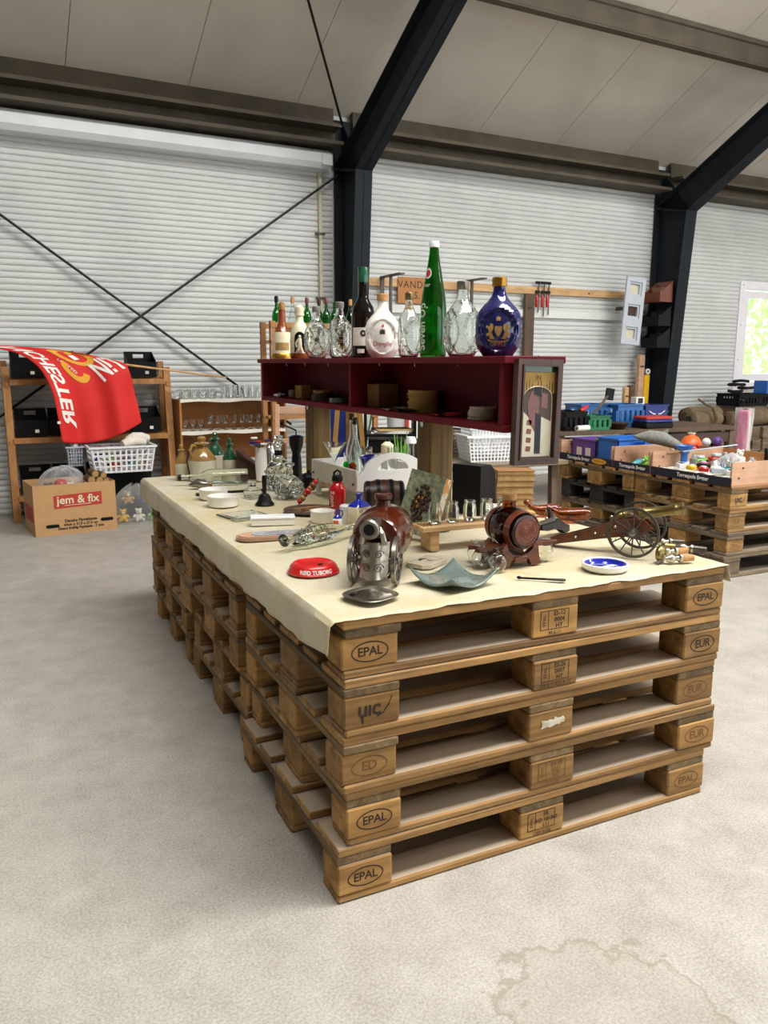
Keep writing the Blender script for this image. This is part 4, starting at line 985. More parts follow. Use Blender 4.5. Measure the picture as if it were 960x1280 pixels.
# white wooden carrier with arched ends
Lc = .44; Wc = .32; zf = .070; HB = .086
th = thing('carrier_box', 'white wooden carrier box with an arched hand-hole end', 'box', T(.567, 1.682, ZC, R(-88.3)))
plain('limewash', '#cfc8bb', .75, var=.08, scale=15); plain('white_wash', '#dedcda', .7, var=.05, scale=15)
def bx(name, x0, x1, y0, y1, z0, z1, mt='limewash'): return MB().cbox(x1 - x0, y1 - y0, z1 - z0, .002, T((x0 + x1) / 2, (y0 + y1) / 2, (z0 + z1) / 2)).build(name, mt, th, None, False)
bx('side_board', 0, Lc, 0, .012, zf, zf + HB); bx('side_board', 0, Lc, Wc - .012, Wc, zf, zf + HB)
bx('bottom', 0, Lc, .012, Wc - .012, zf + .028, zf + .038, 'white_wash')
def arch_end(x):
    n_ = 16; yc = Wc / 2
    out = [(0, zf), (Wc, zf), (Wc, zf + HB)] + [(yc + (yc - .03) * math.cos(PI * i / n_), zf + HB + .002 + .062 * math.sin(PI * i / n_)) for i in range(n_ + 1)] + [(0, zf + HB)]
    # build as a strip between the outline and the hand-hole
    m = MB(); hol = lambda a: (yc + .07 * math.cos(a), zf + .115 + .045 * math.sin(a))
    K = 40
    def ray_out(a):
        c, s_ = math.cos(a), math.sin(a); best = 9
        for (p, q) in zip(out, out[1:] + out[:1]):
            x1, y1 = p[0] - yc, p[1] - (zf + .09); x2, y2 = q[0] - yc, q[1] - (zf + .09); den = c * (y2 - y1) - s_ * (x2 - x1)
            if abs(den) < 1e-9: continue
            tt_ = (x1 * (y2 - y1) - y1 * (x2 - x1)) / den; uu = (x1 * s_ - y1 * c) / den
            if tt_ > 0 and -1e-6 <= uu <= 1 + 1e-6: best = min(best, tt_)
        return (yc + best * c, zf + .09 + best * s_)
    vs_ = []
    for dx in (0, .012):
        for i in range(K):
            a = 2 * PI * i / K; o_ = ray_out(a)
            h = (yc + .068 * math.cos(a), zf + .085 + (.042 * math.sin(a) if math.sin(a) > 0 else .003 * math.sin(a)))
            vs_ += [(x + dx, o_[0], o_[1]), (x + dx, h[0], h[1])]
    fs_ = []
    for i in range(K):
        j = (i + 1) % K; a, b, c, d = 2 * i, 2 * i + 1, 2 * j + 1, 2 * j; N = 2 * K
        fs_ += [(a, b, c, d), (a + N, d + N, c + N, b + N), (a, d, d + N, a + N), (b, b + N, c + N, c)]
    m.add(vs_, fs_); return m.build('end_board', 'white_wash', th, None, False)
arch_end(Lc); bx('end_board', -.012, 0, 0, Wc, zf, zf + HB, 'white_wash')
for x in (.01, Lc - .03):
    for y in (.01, Wc - .03): bx('leg', x, x + .02, y, y + .02, 0, zf)
for x, z in ((.012, zf + .03), (Lc - .02, zf + .03)): MB().ball(.006, T(x, -.002, z), 8).build('nail', 'iron', th)
CI = th.matrix_world
def incrate(x, y, rz=0, z=.0385): return CI @ T(x, y, zf + z, rz)
m = MB(); m.lathe([(0, 0), (.030, 0), (.030, .002), (.004, .006), (.0035, .04), (.052, .125), (.0505, .125), (.003, .045), (0, .044)], 24)
solo(m, 'cocktail_glass', 'thin_glass', 'wide conical cocktail glass in the white carrier', 'glass', incrate(.07, .075))
for x, y, h, lb in ((.15, .12, .235, 'tall clear bottle in the white carrier, corked'), (.225, .10, .22, 'clear slim bottle standing at the centre of the white carrier')):
    th = thing('clear_bottle', lb, 'bottle', incrate(x, y))
    MB().lathe(hollow([(.026, 0), (.028, .004), (.028, h * .42), (.022, h * .52), (.011, h * .72), (.010, h * .96), (.012, h * .97), (.012, h)], .002), 22).build('body', 'clear_glass', th)
    MB().lathe(solidp([(.010, h - .01), (.011, h + .006), (.012, h + .016)]), 14).build('cork', 'carved_brown', th)
for x, y, mt, lb in ((.275, .04, 'lime_glass', 'small green footed glass in the white carrier'), (.325, .04, 'orange_glass', 'small orange footed glass in the white carrier')):
    th = thing('liqueur_glass', lb, 'glass', incrate(x, y))
    MB().lathe([(0, 0), (.018, 0), (.018, .002), (.004, .005), (.004, .02), (.010, .028), (.017, .042), (.017, .055), (.012, .064), (.0105, .064), (.0155, .055), (.0155, .043), (0, .03)], 18).build('bowl', mt, th)
    MB().lathe([(.0112, .064), (.0125, .064), (.016, .10), (.0152, .10), (.0112, .064)], 18).build('rim', 'thin_glass', th)
for x, y, lb in ((.36, .10, 'cobalt blue glass cup leaning in the white carrier'),):
    solo(MB().lathe(hollow([(.018, 0), (.024, .004), (.030, .05), (.032, .052)], .002), 20), 'glass_cup', 'cobalt_glaze', lb, 'cup', incrate(x, y, 0) @ T(0, 0, .042, rx=R(12)))
solo(MB().lathe(hollow([(.03, 0), (.034, .02), (.030, .042)], .002), 20), 'glass_cup', 'white_ceramic', 'white cup under the blue cup in the carrier', 'cup', incrate(.36, .10))
for x, y, r, h, lb in ((.22, .20, .026, .085, 'straight clear tumbler at the back of the carrier'), (.10, .21, .03, .10, 'clear tumbler beside the corked bottle in the carrier'), (.33, .22, .022, .12, 'narrow clear highball glass near the hand-hole')):
    solo(MB().lathe(hollow([(r * .85, 0), (r, .01), (r, h)], .0018), 20), 'tumbler', 'clear_glass', lb, 'glass', incrate(x, y))
# pots behind the carrier: cream pot, lime plant glass, pepper mill
M = at(484, 606); k = mpp(M); th = thing('cream_candle', 'cream pillar candle behind the white carrier', 'candle', M)
MB().lathe(solidp([(.028, 0), (.03, .004), (.03, 50 * k), (.012, 54 * k)]), 20).build('wax', 'cream_ceramic', th); MB().ball(.008, T(.004, 0, 56 * k)).build('wick', 'cast_black', th)
M = at(500, 614); k = mpp(M); th = thing('plant_glass', 'glass of lime green grass blades behind the arched end', 'plant', M)
MB().lathe(hollow([(.034, 0), (.036, .004), (.046, 54 * k)], .002), 22).build('glass', 'clear_glass', th)
rg = random.Random(12)
for i in range(26):
    a = rg.uniform(0, 6.28); r0 = rg.uniform(0, .02); h = rg.uniform(52, 78) * k; lean = rg.uniform(.01, .03)
    MB().tube([(r0 * math.cos(a), r0 * math.sin(a), .006), ((r0 + lean * .4) * math.cos(a), (r0 + lean * .4) * math.sin(a), h * .6), ((r0 + lean) * math.cos(a), (r0 + lean) * math.sin(a), h)], [.003, .003, .0006], 4).build('blade', 'lime_plastic', th)
M = at(513, 616); k = mpp(M); th = thing('shaker', 'clear spice shaker with a white cap behind the carrier', 'shaker', M)
MB().lathe(hollow([(.020, 0), (.022, .01), (.015, 56 * k), (.017, 62 * k)], .002), 16).build('body', 'clear_glass', th); MB().lathe(solidp([(.024, 62 * k), (.025, 65 * k), (.018, 70 * k)]), 18).build('cap', 'white_plastic', th)
# little dark cask
M = at(480, 645, R(-20)); th = thing('wooden_cask', 'small dark brown wooden cask with black iron hoops', 'cask', M)
Lk = .075; cp = [(0, -Lk), (.046, -Lk), (.050, -Lk + .002), (.058, -.03), (.060, 0), (.058, .03), (.050, Lk - .002), (.046, Lk), (0, Lk)]
cb = MB().lathe(cp, 28, T(0, 0, .080, ry=PI / 2)).build('staves', 'dark_wood', th)
for y, r in ((-.062, .0535), (-.025, .0592), (.025, .0592), (.062, .0535)):
    MB().lathe([(r, y - .007), (r + .0016, y - .007), (r + .0016, y + .007), (r, y + .007), (r, y - .007)], 28, T(0, 0, .080, ry=PI / 2)).build('hoop', 'cast_black', th)
for sx in (-.045, .045): MB().cbox(.014, .08, .028, .003, T(sx, 0, .014)).build('foot', 'dark_wood', th, None, False)
# decorated book box leaning on the post
th = thing('book_box', 'green speckled book box with a dark oval of flowers', 'box', T(*pz(517, 674, ZC), rz=R(-58)) @ T(rx=R(-14)) @ T(ry=R(10)))
w_, h_, d_ = .135, .205, .045
MB().cbox(w_, .004, h_, .001, T(0, -d_ / 2, h_ / 2 + .018)).build('front_cover', 'book_green', th, None, False)
MB().cbox(w_, .004, h_, .001, T(0, d_ / 2, h_ / 2 + .018)).build('back_cover', 'book_green', th, None, False)
t = NT('marbled_edge'); co = t.coord('Object'); n_ = t.noise(co, 28, 3, .6, 1.5); t.l(t.ramp(n_, [(.45, lin('#ddd5c2')), (.53, lin('#c98a32'))]), t.b.inputs['Base Color'])
MB().cbox(w_ - .004, d_ - .004, h_ - .006, .001, T(0, 0, h_ / 2 + .018)).build('page_block', 'marbled_edge', th, None, False)
m = MB(); rg = random.Random(21)
for i in range(70):
    a = rg.uniform(0, 6.28); r = math.sqrt(rg.random()); m.ball(rg.uniform(.004, .009), T(.034 * r * math.cos(a), -d_ / 2 - .003, h_ / 2 + .018 + .060 * r * math.sin(a)), 6)
m.build('flower_oval', 'carved_brown', th)['kind'] = 'stuff'
for i in range(4): MB().ball(.005, T(rg.uniform(-.012, .012), -d_ / 2 - .010, h_ / 2 + .018 + rg.uniform(-.025, .035)), 8).build('gem', 'gold', th)
# black box, books, papers at the right-hand edge
M = at(592, 640, R(24)); th = thing('black_box', 'black slant-topped wooden box behind the serving bar', 'box', M); 
MB().prism([(-.055, 0), (.055, 0), (.045, .16), (.015, .19), (-.055, .19)], .13, T(0, .065, 0, rx=PI / 2)).build('case', 'black_plastic', th, None, False)
MB().cbox(.012, .12, .15, .001, T(.058, .0, .09, ry=R(-14))).build('flap', 'iron', th, None, False)
bc = pz(640, 636, ZC); z = ZC; rg = random.Random(31)
for i in range(7):
    hh = (.021, .025, .02, .028, .023, .025, .015)[i]
    th = thing('book', ('old tan book at the bottom of the stack behind the barrel', 'second old book up in the stack by the black box', 'third old book up in the stack by the black box', 'fourth old book up in the stack by the black box', 'fifth old book up in the stack by the black box', 'sixth old book, just under the top of the stack', 'thin topmost book with a paper bookmark')[i], 'book', T(bc.x + rg.uniform(-.004, .004), bc.y + rg.uniform(-.004, .004), z, R(-22 + rg.uniform(-3, 3))), 'stack of old books')
    MB().cbox(.15, .105, .002, .0005, T(0, 0, .001)).build('cover', 'cardboard_dark', th, None, False); MB().cbox(.15, .105, .002, .0005, T(0, 0, hh - .001)).build('cover', 'cardboard_dark', th, None, False)
    MB().cbox(.144, .10, hh - .004, .0005, T(-.002, 0, hh / 2)).build('pages', 'old_paper', th, None, False); z += hh + .0003
solo(MB().cbox(.022, .012, .007, .002), 'bookmark_clip', 'paper', 'tiny pale paper clip hanging from the book stack', 'clip', T(bc.x - .03, bc.y - .06, z - .015, R(-22)), None, False) if False else None
th = thing('leaflet', 'white folded leaflet standing behind the glass mugs', 'leaflet', at(617, 655, R(-30)))
MB().box(-.04, .04, -.001, .001, 0, .075, T(rx=R(-20))).build('page', 'paper', th, None, False); MB().box(-.04, .04, -.001, .001, 0, .075, T(0, .05, 0, rx=R(20))).build('page', 'paper', th, None, False)
M = at(655, 652, R(-22)); th = thing('paper_box', 'small flat brown carton in front of the book stack', 'box', M)
MB().cbox(.07, .05, .028, .001, T(0, 0, .014)).build('tray', 'old_paper', th, None, False); MB().cbox(.073, .053, .010, .001, T(0, 0, .0335)).build('lid', 'coaster_card', th, None, False)
# ------------------------------------------------------------ on and in the red shelf
XS = SX0 + SD / 2 - .004
def onshelf(u, x=XS):
    p = pxp(u, 443, x); return T(x, p.y, SZ1 + .0004), depth(Vector((x, p.y, SZ1)))
def dimple(u, hpx, wpx, mats, lb, cap, cname='cap', rot=0, hollowed=True):
    M, t = onshelf(u); H = hpx * t / 1010; r = wpx * t / 1010 / 2 * 1.06
    r = min(r, .09); P = M.translation; th = thing('whisky_bottle', lb, 'bottle', M, 'bottles on the red shelf'); a0 = camang(P) + rot
    def rad(z):
        f = z / H; K = [(0, .60), (.03, .66), (.12, .86), (.24, .98), (.35, 1.0), (.46, .96), (.56, .84), (.64, .64), (.71, .43), (.77, .30), (.83, .25), (1, .24)]
        for (f0, r0), (f1, r1) in zip(K, K[1:]):
            if f <= f1: g = (f - f0) / (f1 - f0); return r * (r0 + (r1 - r0) * g)
        return r * .24
    def fn(u_, v_, k=1):
        z = H * .90 * v_; a = a0 + 2 * PI * u_; q = rad(z); 
        d = min(abs((u_ * 3) % 1), 1 - abs((u_ * 3) % 1)) / 3 * 2 * PI        # angle off the nearest face centre
        fz = (z / H - .33) / .27; fa = d / .86
        e = fz * fz + fa * fa
        if e < 1: q = q * (.86 + .0 * e) if e > .72 else q * (.80 + .03 * e)
        q *= k; return (q * math.cos(a), q * math.sin(a), z)
    m = MB(); m.grid(lambda a, b: fn(a, b), 60, 34, None, True)
    vs = m.v; n0 = 60
    m.f.append(tuple(range(n0 - 1, -1, -1))); m.f.append(tuple(range(34 * n0, 35 * n0)))
    if hollowed:
        m2 = MB(); m2.grid(lambda a, b: (lambda p: (p[0] * .9, p[1] * .9, .006 + p[2] * .985))(fn(a, b)), 60, 34, None, True); m2.f.append(tuple(range(59, -1, -1))); m2.f.append(tuple(range(34 * 60, 35 * 60)))
        me = m2.mesh('inner'); me.flip_normals()
        m.add([tuple(v.co) for v in me.vertices], [tuple(p.vertices) for p in me.polygons]); 
        mesh = bpy.data.meshes.new('body'); mesh.from_pydata(m.v, [], m.f); mesh.polygons.foreach_set('use_smooth', [True] * len(mesh.polygons)); bd = place('body', mesh, mats, th)
    else: bd = m.build('body', mats, th)
    rc = r * .28
    MB().lathe(solidp([(rc, H * .885), (rc * 1.05, H * .89), (rc * 1.08, H * .99), (rc * .95, H)]), 22).build(cname, cap, th)
    # raised oval seam round each dimple
    for kf in range(3):
        pts = []
        for i in range(29):
            b = 2 * PI * i / 28; z = H * (.33 + .27 * math.sin(b)); d = .86 * math.cos(b); q = rad(z) * .94
            pts.append((q * math.cos(a0 + kf * 2 * PI / 3 + d), q * math.sin(a0 + kf * 2 * PI / 3 + d), z))
        MB().tube(pts, r * .028, 6).build('dimple_rim', mats, bd)
    return th, bd, H, r, a0, fn
def facetext(fn, a0, H, items, name, mat, par, zc=.34):
    m = MB()
    for s, size, dx, dz in items:
        if isinstance(s, str): v, f = textmb(s, size); m.add([(x + dx, y + dz, 0) for x, y, z in v], f)
        else: m.add([(x * size + dx, y * size + dz, 0) for x, y in s], [tuple(range(len(s)))])
    out = []
    for x, y, _ in m.v:
        z = H * zc + y; zz = min(max(z / (H * .9), 0), 1); r0 = math.hypot(*fn(0, zz)[:2])
        out.append((r0 * math.cos(a0) * 1.012 - math.sin(a0) * x, r0 * math.sin(a0) * 1.012 + math.cos(a0) * x, z))
    m.v = out; return m.build(name, mat, par, None, False)
crest = [(-.5, -.2), (.5, -.2), (.42, .15), (.6, .3), (.35, .35), (.45, .7), (.12, .5), (0, .95), (-.12, .5), (-.45, .7), (-.35, .35), (-.6, .3), (-.42, .15)]
shield = [(-.6, .7), (.6, .7), (.6, -.1), (.3, -.7), (0, -1), (-.3, -.7), (-.6, -.1)]
lion = [(-.45, -.9), (.1, -.9), (.15, -.5), (.5, -.6), (.55, -.3), (.2, -.1), (.35, .3), (.6, .45), (.5, .7), (.15, .55), (.05, .95), (-.25, .8), (-.3, .3), (-.1, -.1), (-.25, -.5)]
ribbon = [(-1.0, .18), (-.5, 0), (.5, 0), (1.0, .18), (1.0, .02), (.5, -.14), (-.5, -.14), (-1.0, .02)]
# bell-shaped bottle
def lathe_bottle(u, hpx, lb, parts, name='whisky_bottle', rot=0, x=XS):
    M, t = onshelf(u, x); H = hpx * t / 1010; th = thing(name, lb, 'bottle', M, 'bottles on the red shelf')
    for nm, mt, pr, hol in parts:
        p = [(r * t / 1010, z * t / 1010) for r, z in pr]; MB().lathe(hollow(p, .0025, .005) if hol else solidp(p), 30).build(nm, mt, th)
    return th, t / 1010, camang(M.translation)
th, k, ca = lathe_bottle(353, 66, 'bell-shaped cream whisky bottle with a brown neck', [
    ('base', 'gold', [(14, 0), (14, 3), (13, 6), (12.5, 7)], 0), ('body', 'cream_ceramic', [(12.5, 7), (12, 12), (11, 28), (10, 33)], 0),
    ('neck', 'brown_glaze', [(10, 33), (7, 38), (5, 44), (4.4, 58), (4.6, 60)], 0), ('cap', 'tan_glaze', [(3.6, 60), (4.4, 62), (4, 68), (2, 70)], 0)])
m = MB(); m.grid(lambda u, v: (12.4 * k * math.cos(ca - .75 + u * 1.5), 12.4 * k * math.sin(ca - .75 + u * 1.5), (11 + 9 * v) * k), 10, 2); m.build('label', 'print_gold', th)
th, k, ca = lathe_bottle(375, 62, 'cream stoneware flagon with a relief figure in a dark arch', [
    ('base', 'brown_glaze', [(11, 0), (12, 2), (12, 7)], 0), ('body', 'cream_ceramic', [(12, 7), (12.3, 20), (11.5, 32), (8, 42), (5, 46), (4.6, 52), (6, 53), (6, 56)], 0), ('stopper', 'cream_ceramic', [(5, 56), (5.8, 59), (5.5, 63), (2.5, 66)], 0)])
m = MB(); w2 = 7 * k; m.v = []; arc = [(-w2, -13 * k), (w2, -13 * k)] + [(w2 * math.cos(PI * i / 10), 4 * k + 8 * k * math.sin(PI * i / 10)) for i in range(11)]
def onarc(p, r, z0): return (r * math.cos(ca + p[0] / r), r * math.sin(ca + p[0] / r), z0 + p[1])
m.add([onarc(p, 12.7 * k, 21 * k) for p in arc] + [onarc((0, 0), 12.9 * k, 21 * k)], [(i, (i + 1) % len(arc), len(arc)) for i in range(len(arc))]); m.build('niche', 'cast_black', th)
fg = MB(); fg.ball(2 * k, Matrix.Translation(onarc((0, 6 * k), 13 * k, 21 * k)), 8); fg.tube([onarc((0, 4 * k), 13 * k, 21 * k), onarc((0, -4 * k), 13.2 * k, 21 * k), onarc((-2 * k, -12 * k), 13 * k, 21 * k)], [2.2 * k, 3 * k, 1.2 * k], 8); fg.tube([onarc((0, -4 * k), 13.2 * k, 21 * k), onarc((2.5 * k, -12 * k), 13 * k, 21 * k)], [2.5 * k, 1.2 * k], 8); fg.tube([onarc((-2 * k, 3 * k), 13 * k, 21 * k), onarc((-5 * k, -2 * k), 13 * k, 21 * k), onarc((-4 * k, -7 * k), 13 * k, 21 * k)], 1.1 * k, 6); fg.build('figure', 'cream_ceramic', th)
th, bd, H, r, a0, fn = dimple(396, 64, 32, 'clear_glass', 'clear dimpled bottle with grey cap beside the figure flagon', 'plush_grey')
facetext(fn, a0, H, [(crest, .020, 0, 0)], 'etched_crest', 'iron', bd)
dimple(425, 69, 34, 'clear_glass', 'clear dimpled bottle with grey cap beside the dark wine bottle', 'plush_grey', rot=.5)
th, k, ca = lathe_bottle(454, 110, 'tall dark wine bottle with a green capsule', [
    ('body', 'dark_glass', [(14, 0), (14.6, 3), (14.6, 52), (13, 62), (8, 70), (6.2, 76), (6, 92)], 0), ('capsule', 'green_glaze', [(6.3, 92), (6.5, 93), (6.4, 109), (6, 110)], 0)])
m = MB(); m.grid(lambda u, v: (15 * k * math.cos(ca - 1.0 + u * 2.0), 15 * k * math.sin(ca - 1.0 + u * 2.0), (15 + 22 * v) * k), 14, 2); lab = m.build('label', 'plush_white', th)
m = MB(); ring_poly(m, 4 * k, 4 * k, 2.6 * k, 14); m.v = [onarc((x, y), 15.2 * k, 30 * k) for x, y, z in m.v]; m.build('seal', 'iron', lab)
m = MB(); v, f = textmb('PORTO', 7 * k); m.add([onarc((x, y), 15.2 * k, 42 * k) for x, y, z in v], f) if False else None
m = MB(); m.grid(lambda u, v: (15.05 * k * math.cos(ca - .5 + u * .6), 15.05 * k * math.sin(ca - .5 + u * .6), (6 + 5 * v) * k), 6, 2); m.build('back_label', 'plush_white', th)
th, bd, H, r, a0, fn = dimple(478, 78, 44, 'white_ceramic', 'white ceramic dimpled bottle with a red and black crest', 'cork', 'stopper', hollowed=False)
facetext(fn, a0, H, [('Dimple', .024, 0, -.030)], 'lettering', 'print_red', bd); facetext(fn, a0, H, [(crest, .021, 0, .010)], 'crest', 'iron', bd); facetext(fn, a0, H, [(crest[:9], .012, 0, .034)], 'crown', 'print_red', bd)
dimple(511, 79, 34, 'clear_glass', 'clear dimpled bottle with a gold wire net', 'brass', 'pourer', .6)
# green lemonade bottle
M, t = onshelf(541); k = t / 1010; th = thing('soda_bottle', 'tall green glass soda bottle with white lettering', 'bottle', M, 'bottles on the red shelf'); ca = camang(M.translation)
pr = [(15.5, 0), (16.4, 3), (16.5, 45), (16.2, 60), (14.5, 76), (11, 95), (8, 112), (6.2, 124), (5.6, 132)]
bd = MB().lathe(hollow([(r_ * k, z_ * k) for r_, z_ in pr], .0028, .006), 34).build('body', 'green_glass', th)
MB().lathe(solidp([(6.0 * k, 132 * k), (6.4 * k, 132.5 * k), (6.4 * k, 138 * k), (5.4 * k, 139.5 * k)]), 20).build('cap', 'white_plastic', th)
m = MB(); v, f = textmb('Seven Up', 15 * k, bold=.0004); a1 = ca - .95
def gr(z):
    z /= k
    for (r0, z0), (r1, z1) in zip(pr, pr[1:]):
        if z0 <= z <= z1: return (r0 + (r1 - r0) * (z - z0) / (z1 - z0)) * k
    return pr[-1][0] * k
m.add([((gr(37 * k + x) + .0008) * math.cos(a1 - y / (16 * k)), (gr(37 * k + x) + .0008) * math.sin(a1 - y / (16 * k)), 37 * k + x) for x, y, z in v], f); m.build('lettering', 'print_white', bd)
m = MB(); a1 = ca - .75
for rr_, mt, nm in ((6.4, 'print_white', 'badge'), (4.4, 'print_red', 'badge_centre')):
    m = MB(); vs_ = [(0, 0)] + [(rr_ * .75 * k * math.cos(i * PI / 9), rr_ * k * math.sin(i * PI / 9)) for i in range(18)]; off = .0008 if rr_ > 5 else .0016
    m.add([((gr(101 * k + y) + off) * math.cos(a1 + x / (10 * k)), (gr(101 * k + y) + off) * math.sin(a1 + x / (10 * k)), 101 * k + y) for x, y in vs_], [(0, 1 + i, 1 + (i + 1) % 18) for i in range(18)]); m.build(nm, mt, bd, None, False)
m = MB(); wraptext(m, 'ver', 7 * k, gr, 87 * k, ca - .7); m.build('small_lettering', 'print_white', bd)
dimple(577, 92, 48, 'clear_glass', 'large clear dimpled bottle with a silver cap', 'pewter', rot=1.05)
th, bd, H, r, a0, fn = dimple(622, 96, 58, 'blue_glaze', 'deep blue ceramic dimpled bottle with a gold crest', 'gold', 'stopper', hollowed=False)
facetext(fn, a0, H, [('DIMPLE', .014, 0, -.043), (crest, .013, 0, .026), (shield, .017, 0, -.004)] + [([(sx * x, y) for x, y in lion], .024, sx * .021, -.006) for sx in (-1, 1)] + [(ribbon, .030, 0, -.033)], 'gold_crest', 'print_gold', bd)
# in the shelf: coaster stacks, boxes, oddments
ZI = SZ0 + bt + .0004
def inshelf(u, x, rz=0, z=0): return T(x, pxp(u, 510, x).y, ZI + z, rz)
ORD = ['lowest', 'second', 'third', 'fourth', 'fifth', 'sixth', 'seventh', 'eighth', 'ninth', 'tenth', 'eleventh', 'twelfth', 'thirteenth', 'fourteenth']
def stack(u, x, n, r, th_, name, lb, cat, mat, grp, sq=False):
    M = inshelf(u, x); rg = random.Random(int(u)); base = None
    for i in range(n):
        X = M @ T(rg.uniform(-.004, .004), rg.uniform(-.004, .004), i * (th_ + .0002), rg.uniform(0, .6))
        m = MB()
        m.lathe([(0, 0), (r, 0), (r + .0006, th_ * .5), (r, th_), (0, th_)], 28)
        solo(m, name, mat, f'{ORD[i]} {lb}', cat, X, grp)
stack(529, XS + .02, 14, .054, .0052, 'beer_mat', 'tan cardboard beer mat counting up in the tall stack in the red shelf', 'coaster', 'coaster_card', 'tan beer mats in the red shelf')
stack(603, XS + .005, 8, .043, .0046, 'coaster', 'white coaster counting up in the stack by the framed mirror', 'coaster', 'stone_ceramic', 'white coasters in the red shelf')
stack(404, XS + .02, 3, .050, .010, 'bangle_tin', 'dark round tin counting up under the orange dish', 'tin', 'wenge', 'dark tins in the red shelf')
solo(MB().lathe(hollow([(.045, 0), (.047, .004), (.047, .016)], .004, .004), 28), 'ring_dish', 'tan_glaze', 'round orange dish on top of the dark tins', 'dish', inshelf(404, XS + .02, 0, .031))
solo(MB().lathe(hollow([(.040, 0), (.043, .004), (.042, .022)], .004, .004), 28), 'glass_dish', 'slate_glaze', 'round grey-green dish beside the dark tins', 'dish', inshelf(424, XS - .01))
th = thing('cardboard_box', 'plain brown cardboard box inside the red shelf', 'box', inshelf(474, XS + .03, R(4)))
MB().cbox(.09, .15, .088, .002, T(0, 0, .044)).build('box', 'cardboard_dark', th, None, False); MB().cbox(.094, .03, .002, .0005, T(0, -.06, .0895, rx=R(6))).build('flap', 'cardboard_dark', th, None, False)
th = thing('card_case', 'small cream card box beside the dark tins', 'box', inshelf(379, XS + .02, R(6)))
MB().cbox(.05, .07, .055, .001, T(0, 0, .0275)).build('box', 'coaster_card', th, None, False); MB().cbox(.052, .072, .006, .001, T(0, 0, .0585)).build('lid', 'coaster_card', th, None, False)
for u, x, rz, mt, lb in ((494, XS - .04, 25, 'stone_ceramic', 'pale folded paper sheet leaning beside the tan beer mats'), (508, XS - .045, 12, 'carved_brown', 'brown leather slip in front of the tan beer mats'), (558, XS - .03, 8, 'print_red', 'red printed leaflet lying in the red shelf')):
    th = thing('paper_slip', lb, 'paper', inshelf(u, x, R(rz)))
    MB().grid(lambda a, b: ((a - .5) * .06, (b - .5) * .10, .002 + .006 * abs(math.sin(b * 5 + a))), 4, 8).build('sheet', mt, th)
    MB().grid(lambda a, b: ((a - .5) * .055 + .004, (b - .5) * .09, .010 + .003 * math.sin(b * 4)), 4, 8).build('fold', mt, th)
th = thing('ribbon', 'crumpled dark patterned ribbon hanging over the shelf edge', 'ribbon', inshelf(350, SX0 + .02, R(-10)))
rg = random.Random(4)
MB().tube([(rg.uniform(-.03, .03), -.05 + i * .012, .008 + .008 * abs(math.sin(i * 1.7))) for i in range(9)], .006, 6).build('ribbon', 'marble', th)
MB().ball(.014, T(.01, .055, .014), 10).build('bow', 'carved_brown', th)
solo(MB().lathe(hollow([(.018, 0), (.022, .02), (.018, .034)], .002), 16), 'small_cup', 'stone_ceramic', 'tiny grey cup at the dark end of the shelf', 'cup', inshelf(366, XS + .03))
# framed mirror picture hung on the shelf end
pT = pyp(672, 449, SY0 - .022); pB = pyp(664, 580, SY0 - .022)
Wm, Hm = .148, pT.z - pB.z
tilt = math.atan2(pT.x - pB.x, pT.z - pB.z)
th = thing('framed_mirror', 'narrow brown framed picture mirror hung on the shelf end', 'picture', Matrix.Translation(((pT.x + pB.x) / 2, SY0 - .030, (pT.z + pB.z) / 2)) @ T(ry=tilt * .55))
MB().frame(-Wm / 2, Wm / 2, -Hm / 2, Hm / 2, .017, -.014, .010).build('frame', 'frame_wood', th, None, False)
MB().frame(-Wm / 2 + .014, Wm / 2 - .014, -Hm / 2 + .014, Hm / 2 - .014, .005, -.018, -.008).build('inner_bead', 'dark_wood', th, None, False)
MB().box(-Wm / 2 + .015, Wm / 2 - .015, -.002, .002, -Hm / 2 + .015, Hm / 2 - .015).build('mirror_glass', 'wenge', th, None, False)
MB().tube([(0, .004, Hm / 2), (-.004, .004, Hm / 2 + .006), (0, .004, Hm / 2 + .010), (.004, .004, Hm / 2 + .006), (0, .004, Hm / 2)], .0012, 6).build('hanging_ring', 'brass', th)
def flat(name, poly, mat, y=-.0032):
    m = MB(); m.add([(x, y, z) for x, z in poly], [tuple(range(len(poly)))]); return m.build(name, mat, th, None, False)
iw, ih = Wm / 2 - .018, Hm / 2 - .018
flat('green_strip', [(-iw, ih - .016), (iw, ih - .016), (iw, ih), (-iw, ih)], 'green_glaze')
flat('sky_panel', [(-iw, ih - .075), (iw, ih - .075), (iw, ih - .017), (-iw, ih - .017)], 'coaster_card')
for i in range(11): x = -iw + .008 + i * (2 * iw - .016) / 10; h = .012 + .02 * abs(math.sin(i * 2.3)); flat('reed', [(x - .0012, ih - .07), (x + .0012, ih - .07), (x + .0008, ih - .07 + h), (x - .0008, ih - .07 + h)], 'cast_black', -.0036)
m = MB(); v, f = textmb('IN', .018); m.add(v, f, T(0, -.0038, ih - .032, rx=PI / 2)); m.build('lettering', 'print_black', th, None, False)
arcp = [(-iw + .006, -ih)] + [((iw - .008) * math.cos(PI - PI * i / 12), ih - .085 + .030 * math.sin(PI * i / 12)) for i in range(13)] + [(iw - .006, -ih)]
flat('arch_panel', arcp, 'wenge', -.0036)
m = MB(); m.tube([(x, -.0042, z) for x, z in arcp], .0012, 5); m.build('arch_line', 'cream_ceramic', th)
flat('field', [(-iw + .006, -ih + .004), (iw - .006, -ih + .004), (iw - .006, -ih + .10), (.012, -ih + .115), (-.012, -ih + .10), (-iw + .008, -ih + .13)], 'stone_ceramic', -.0040)
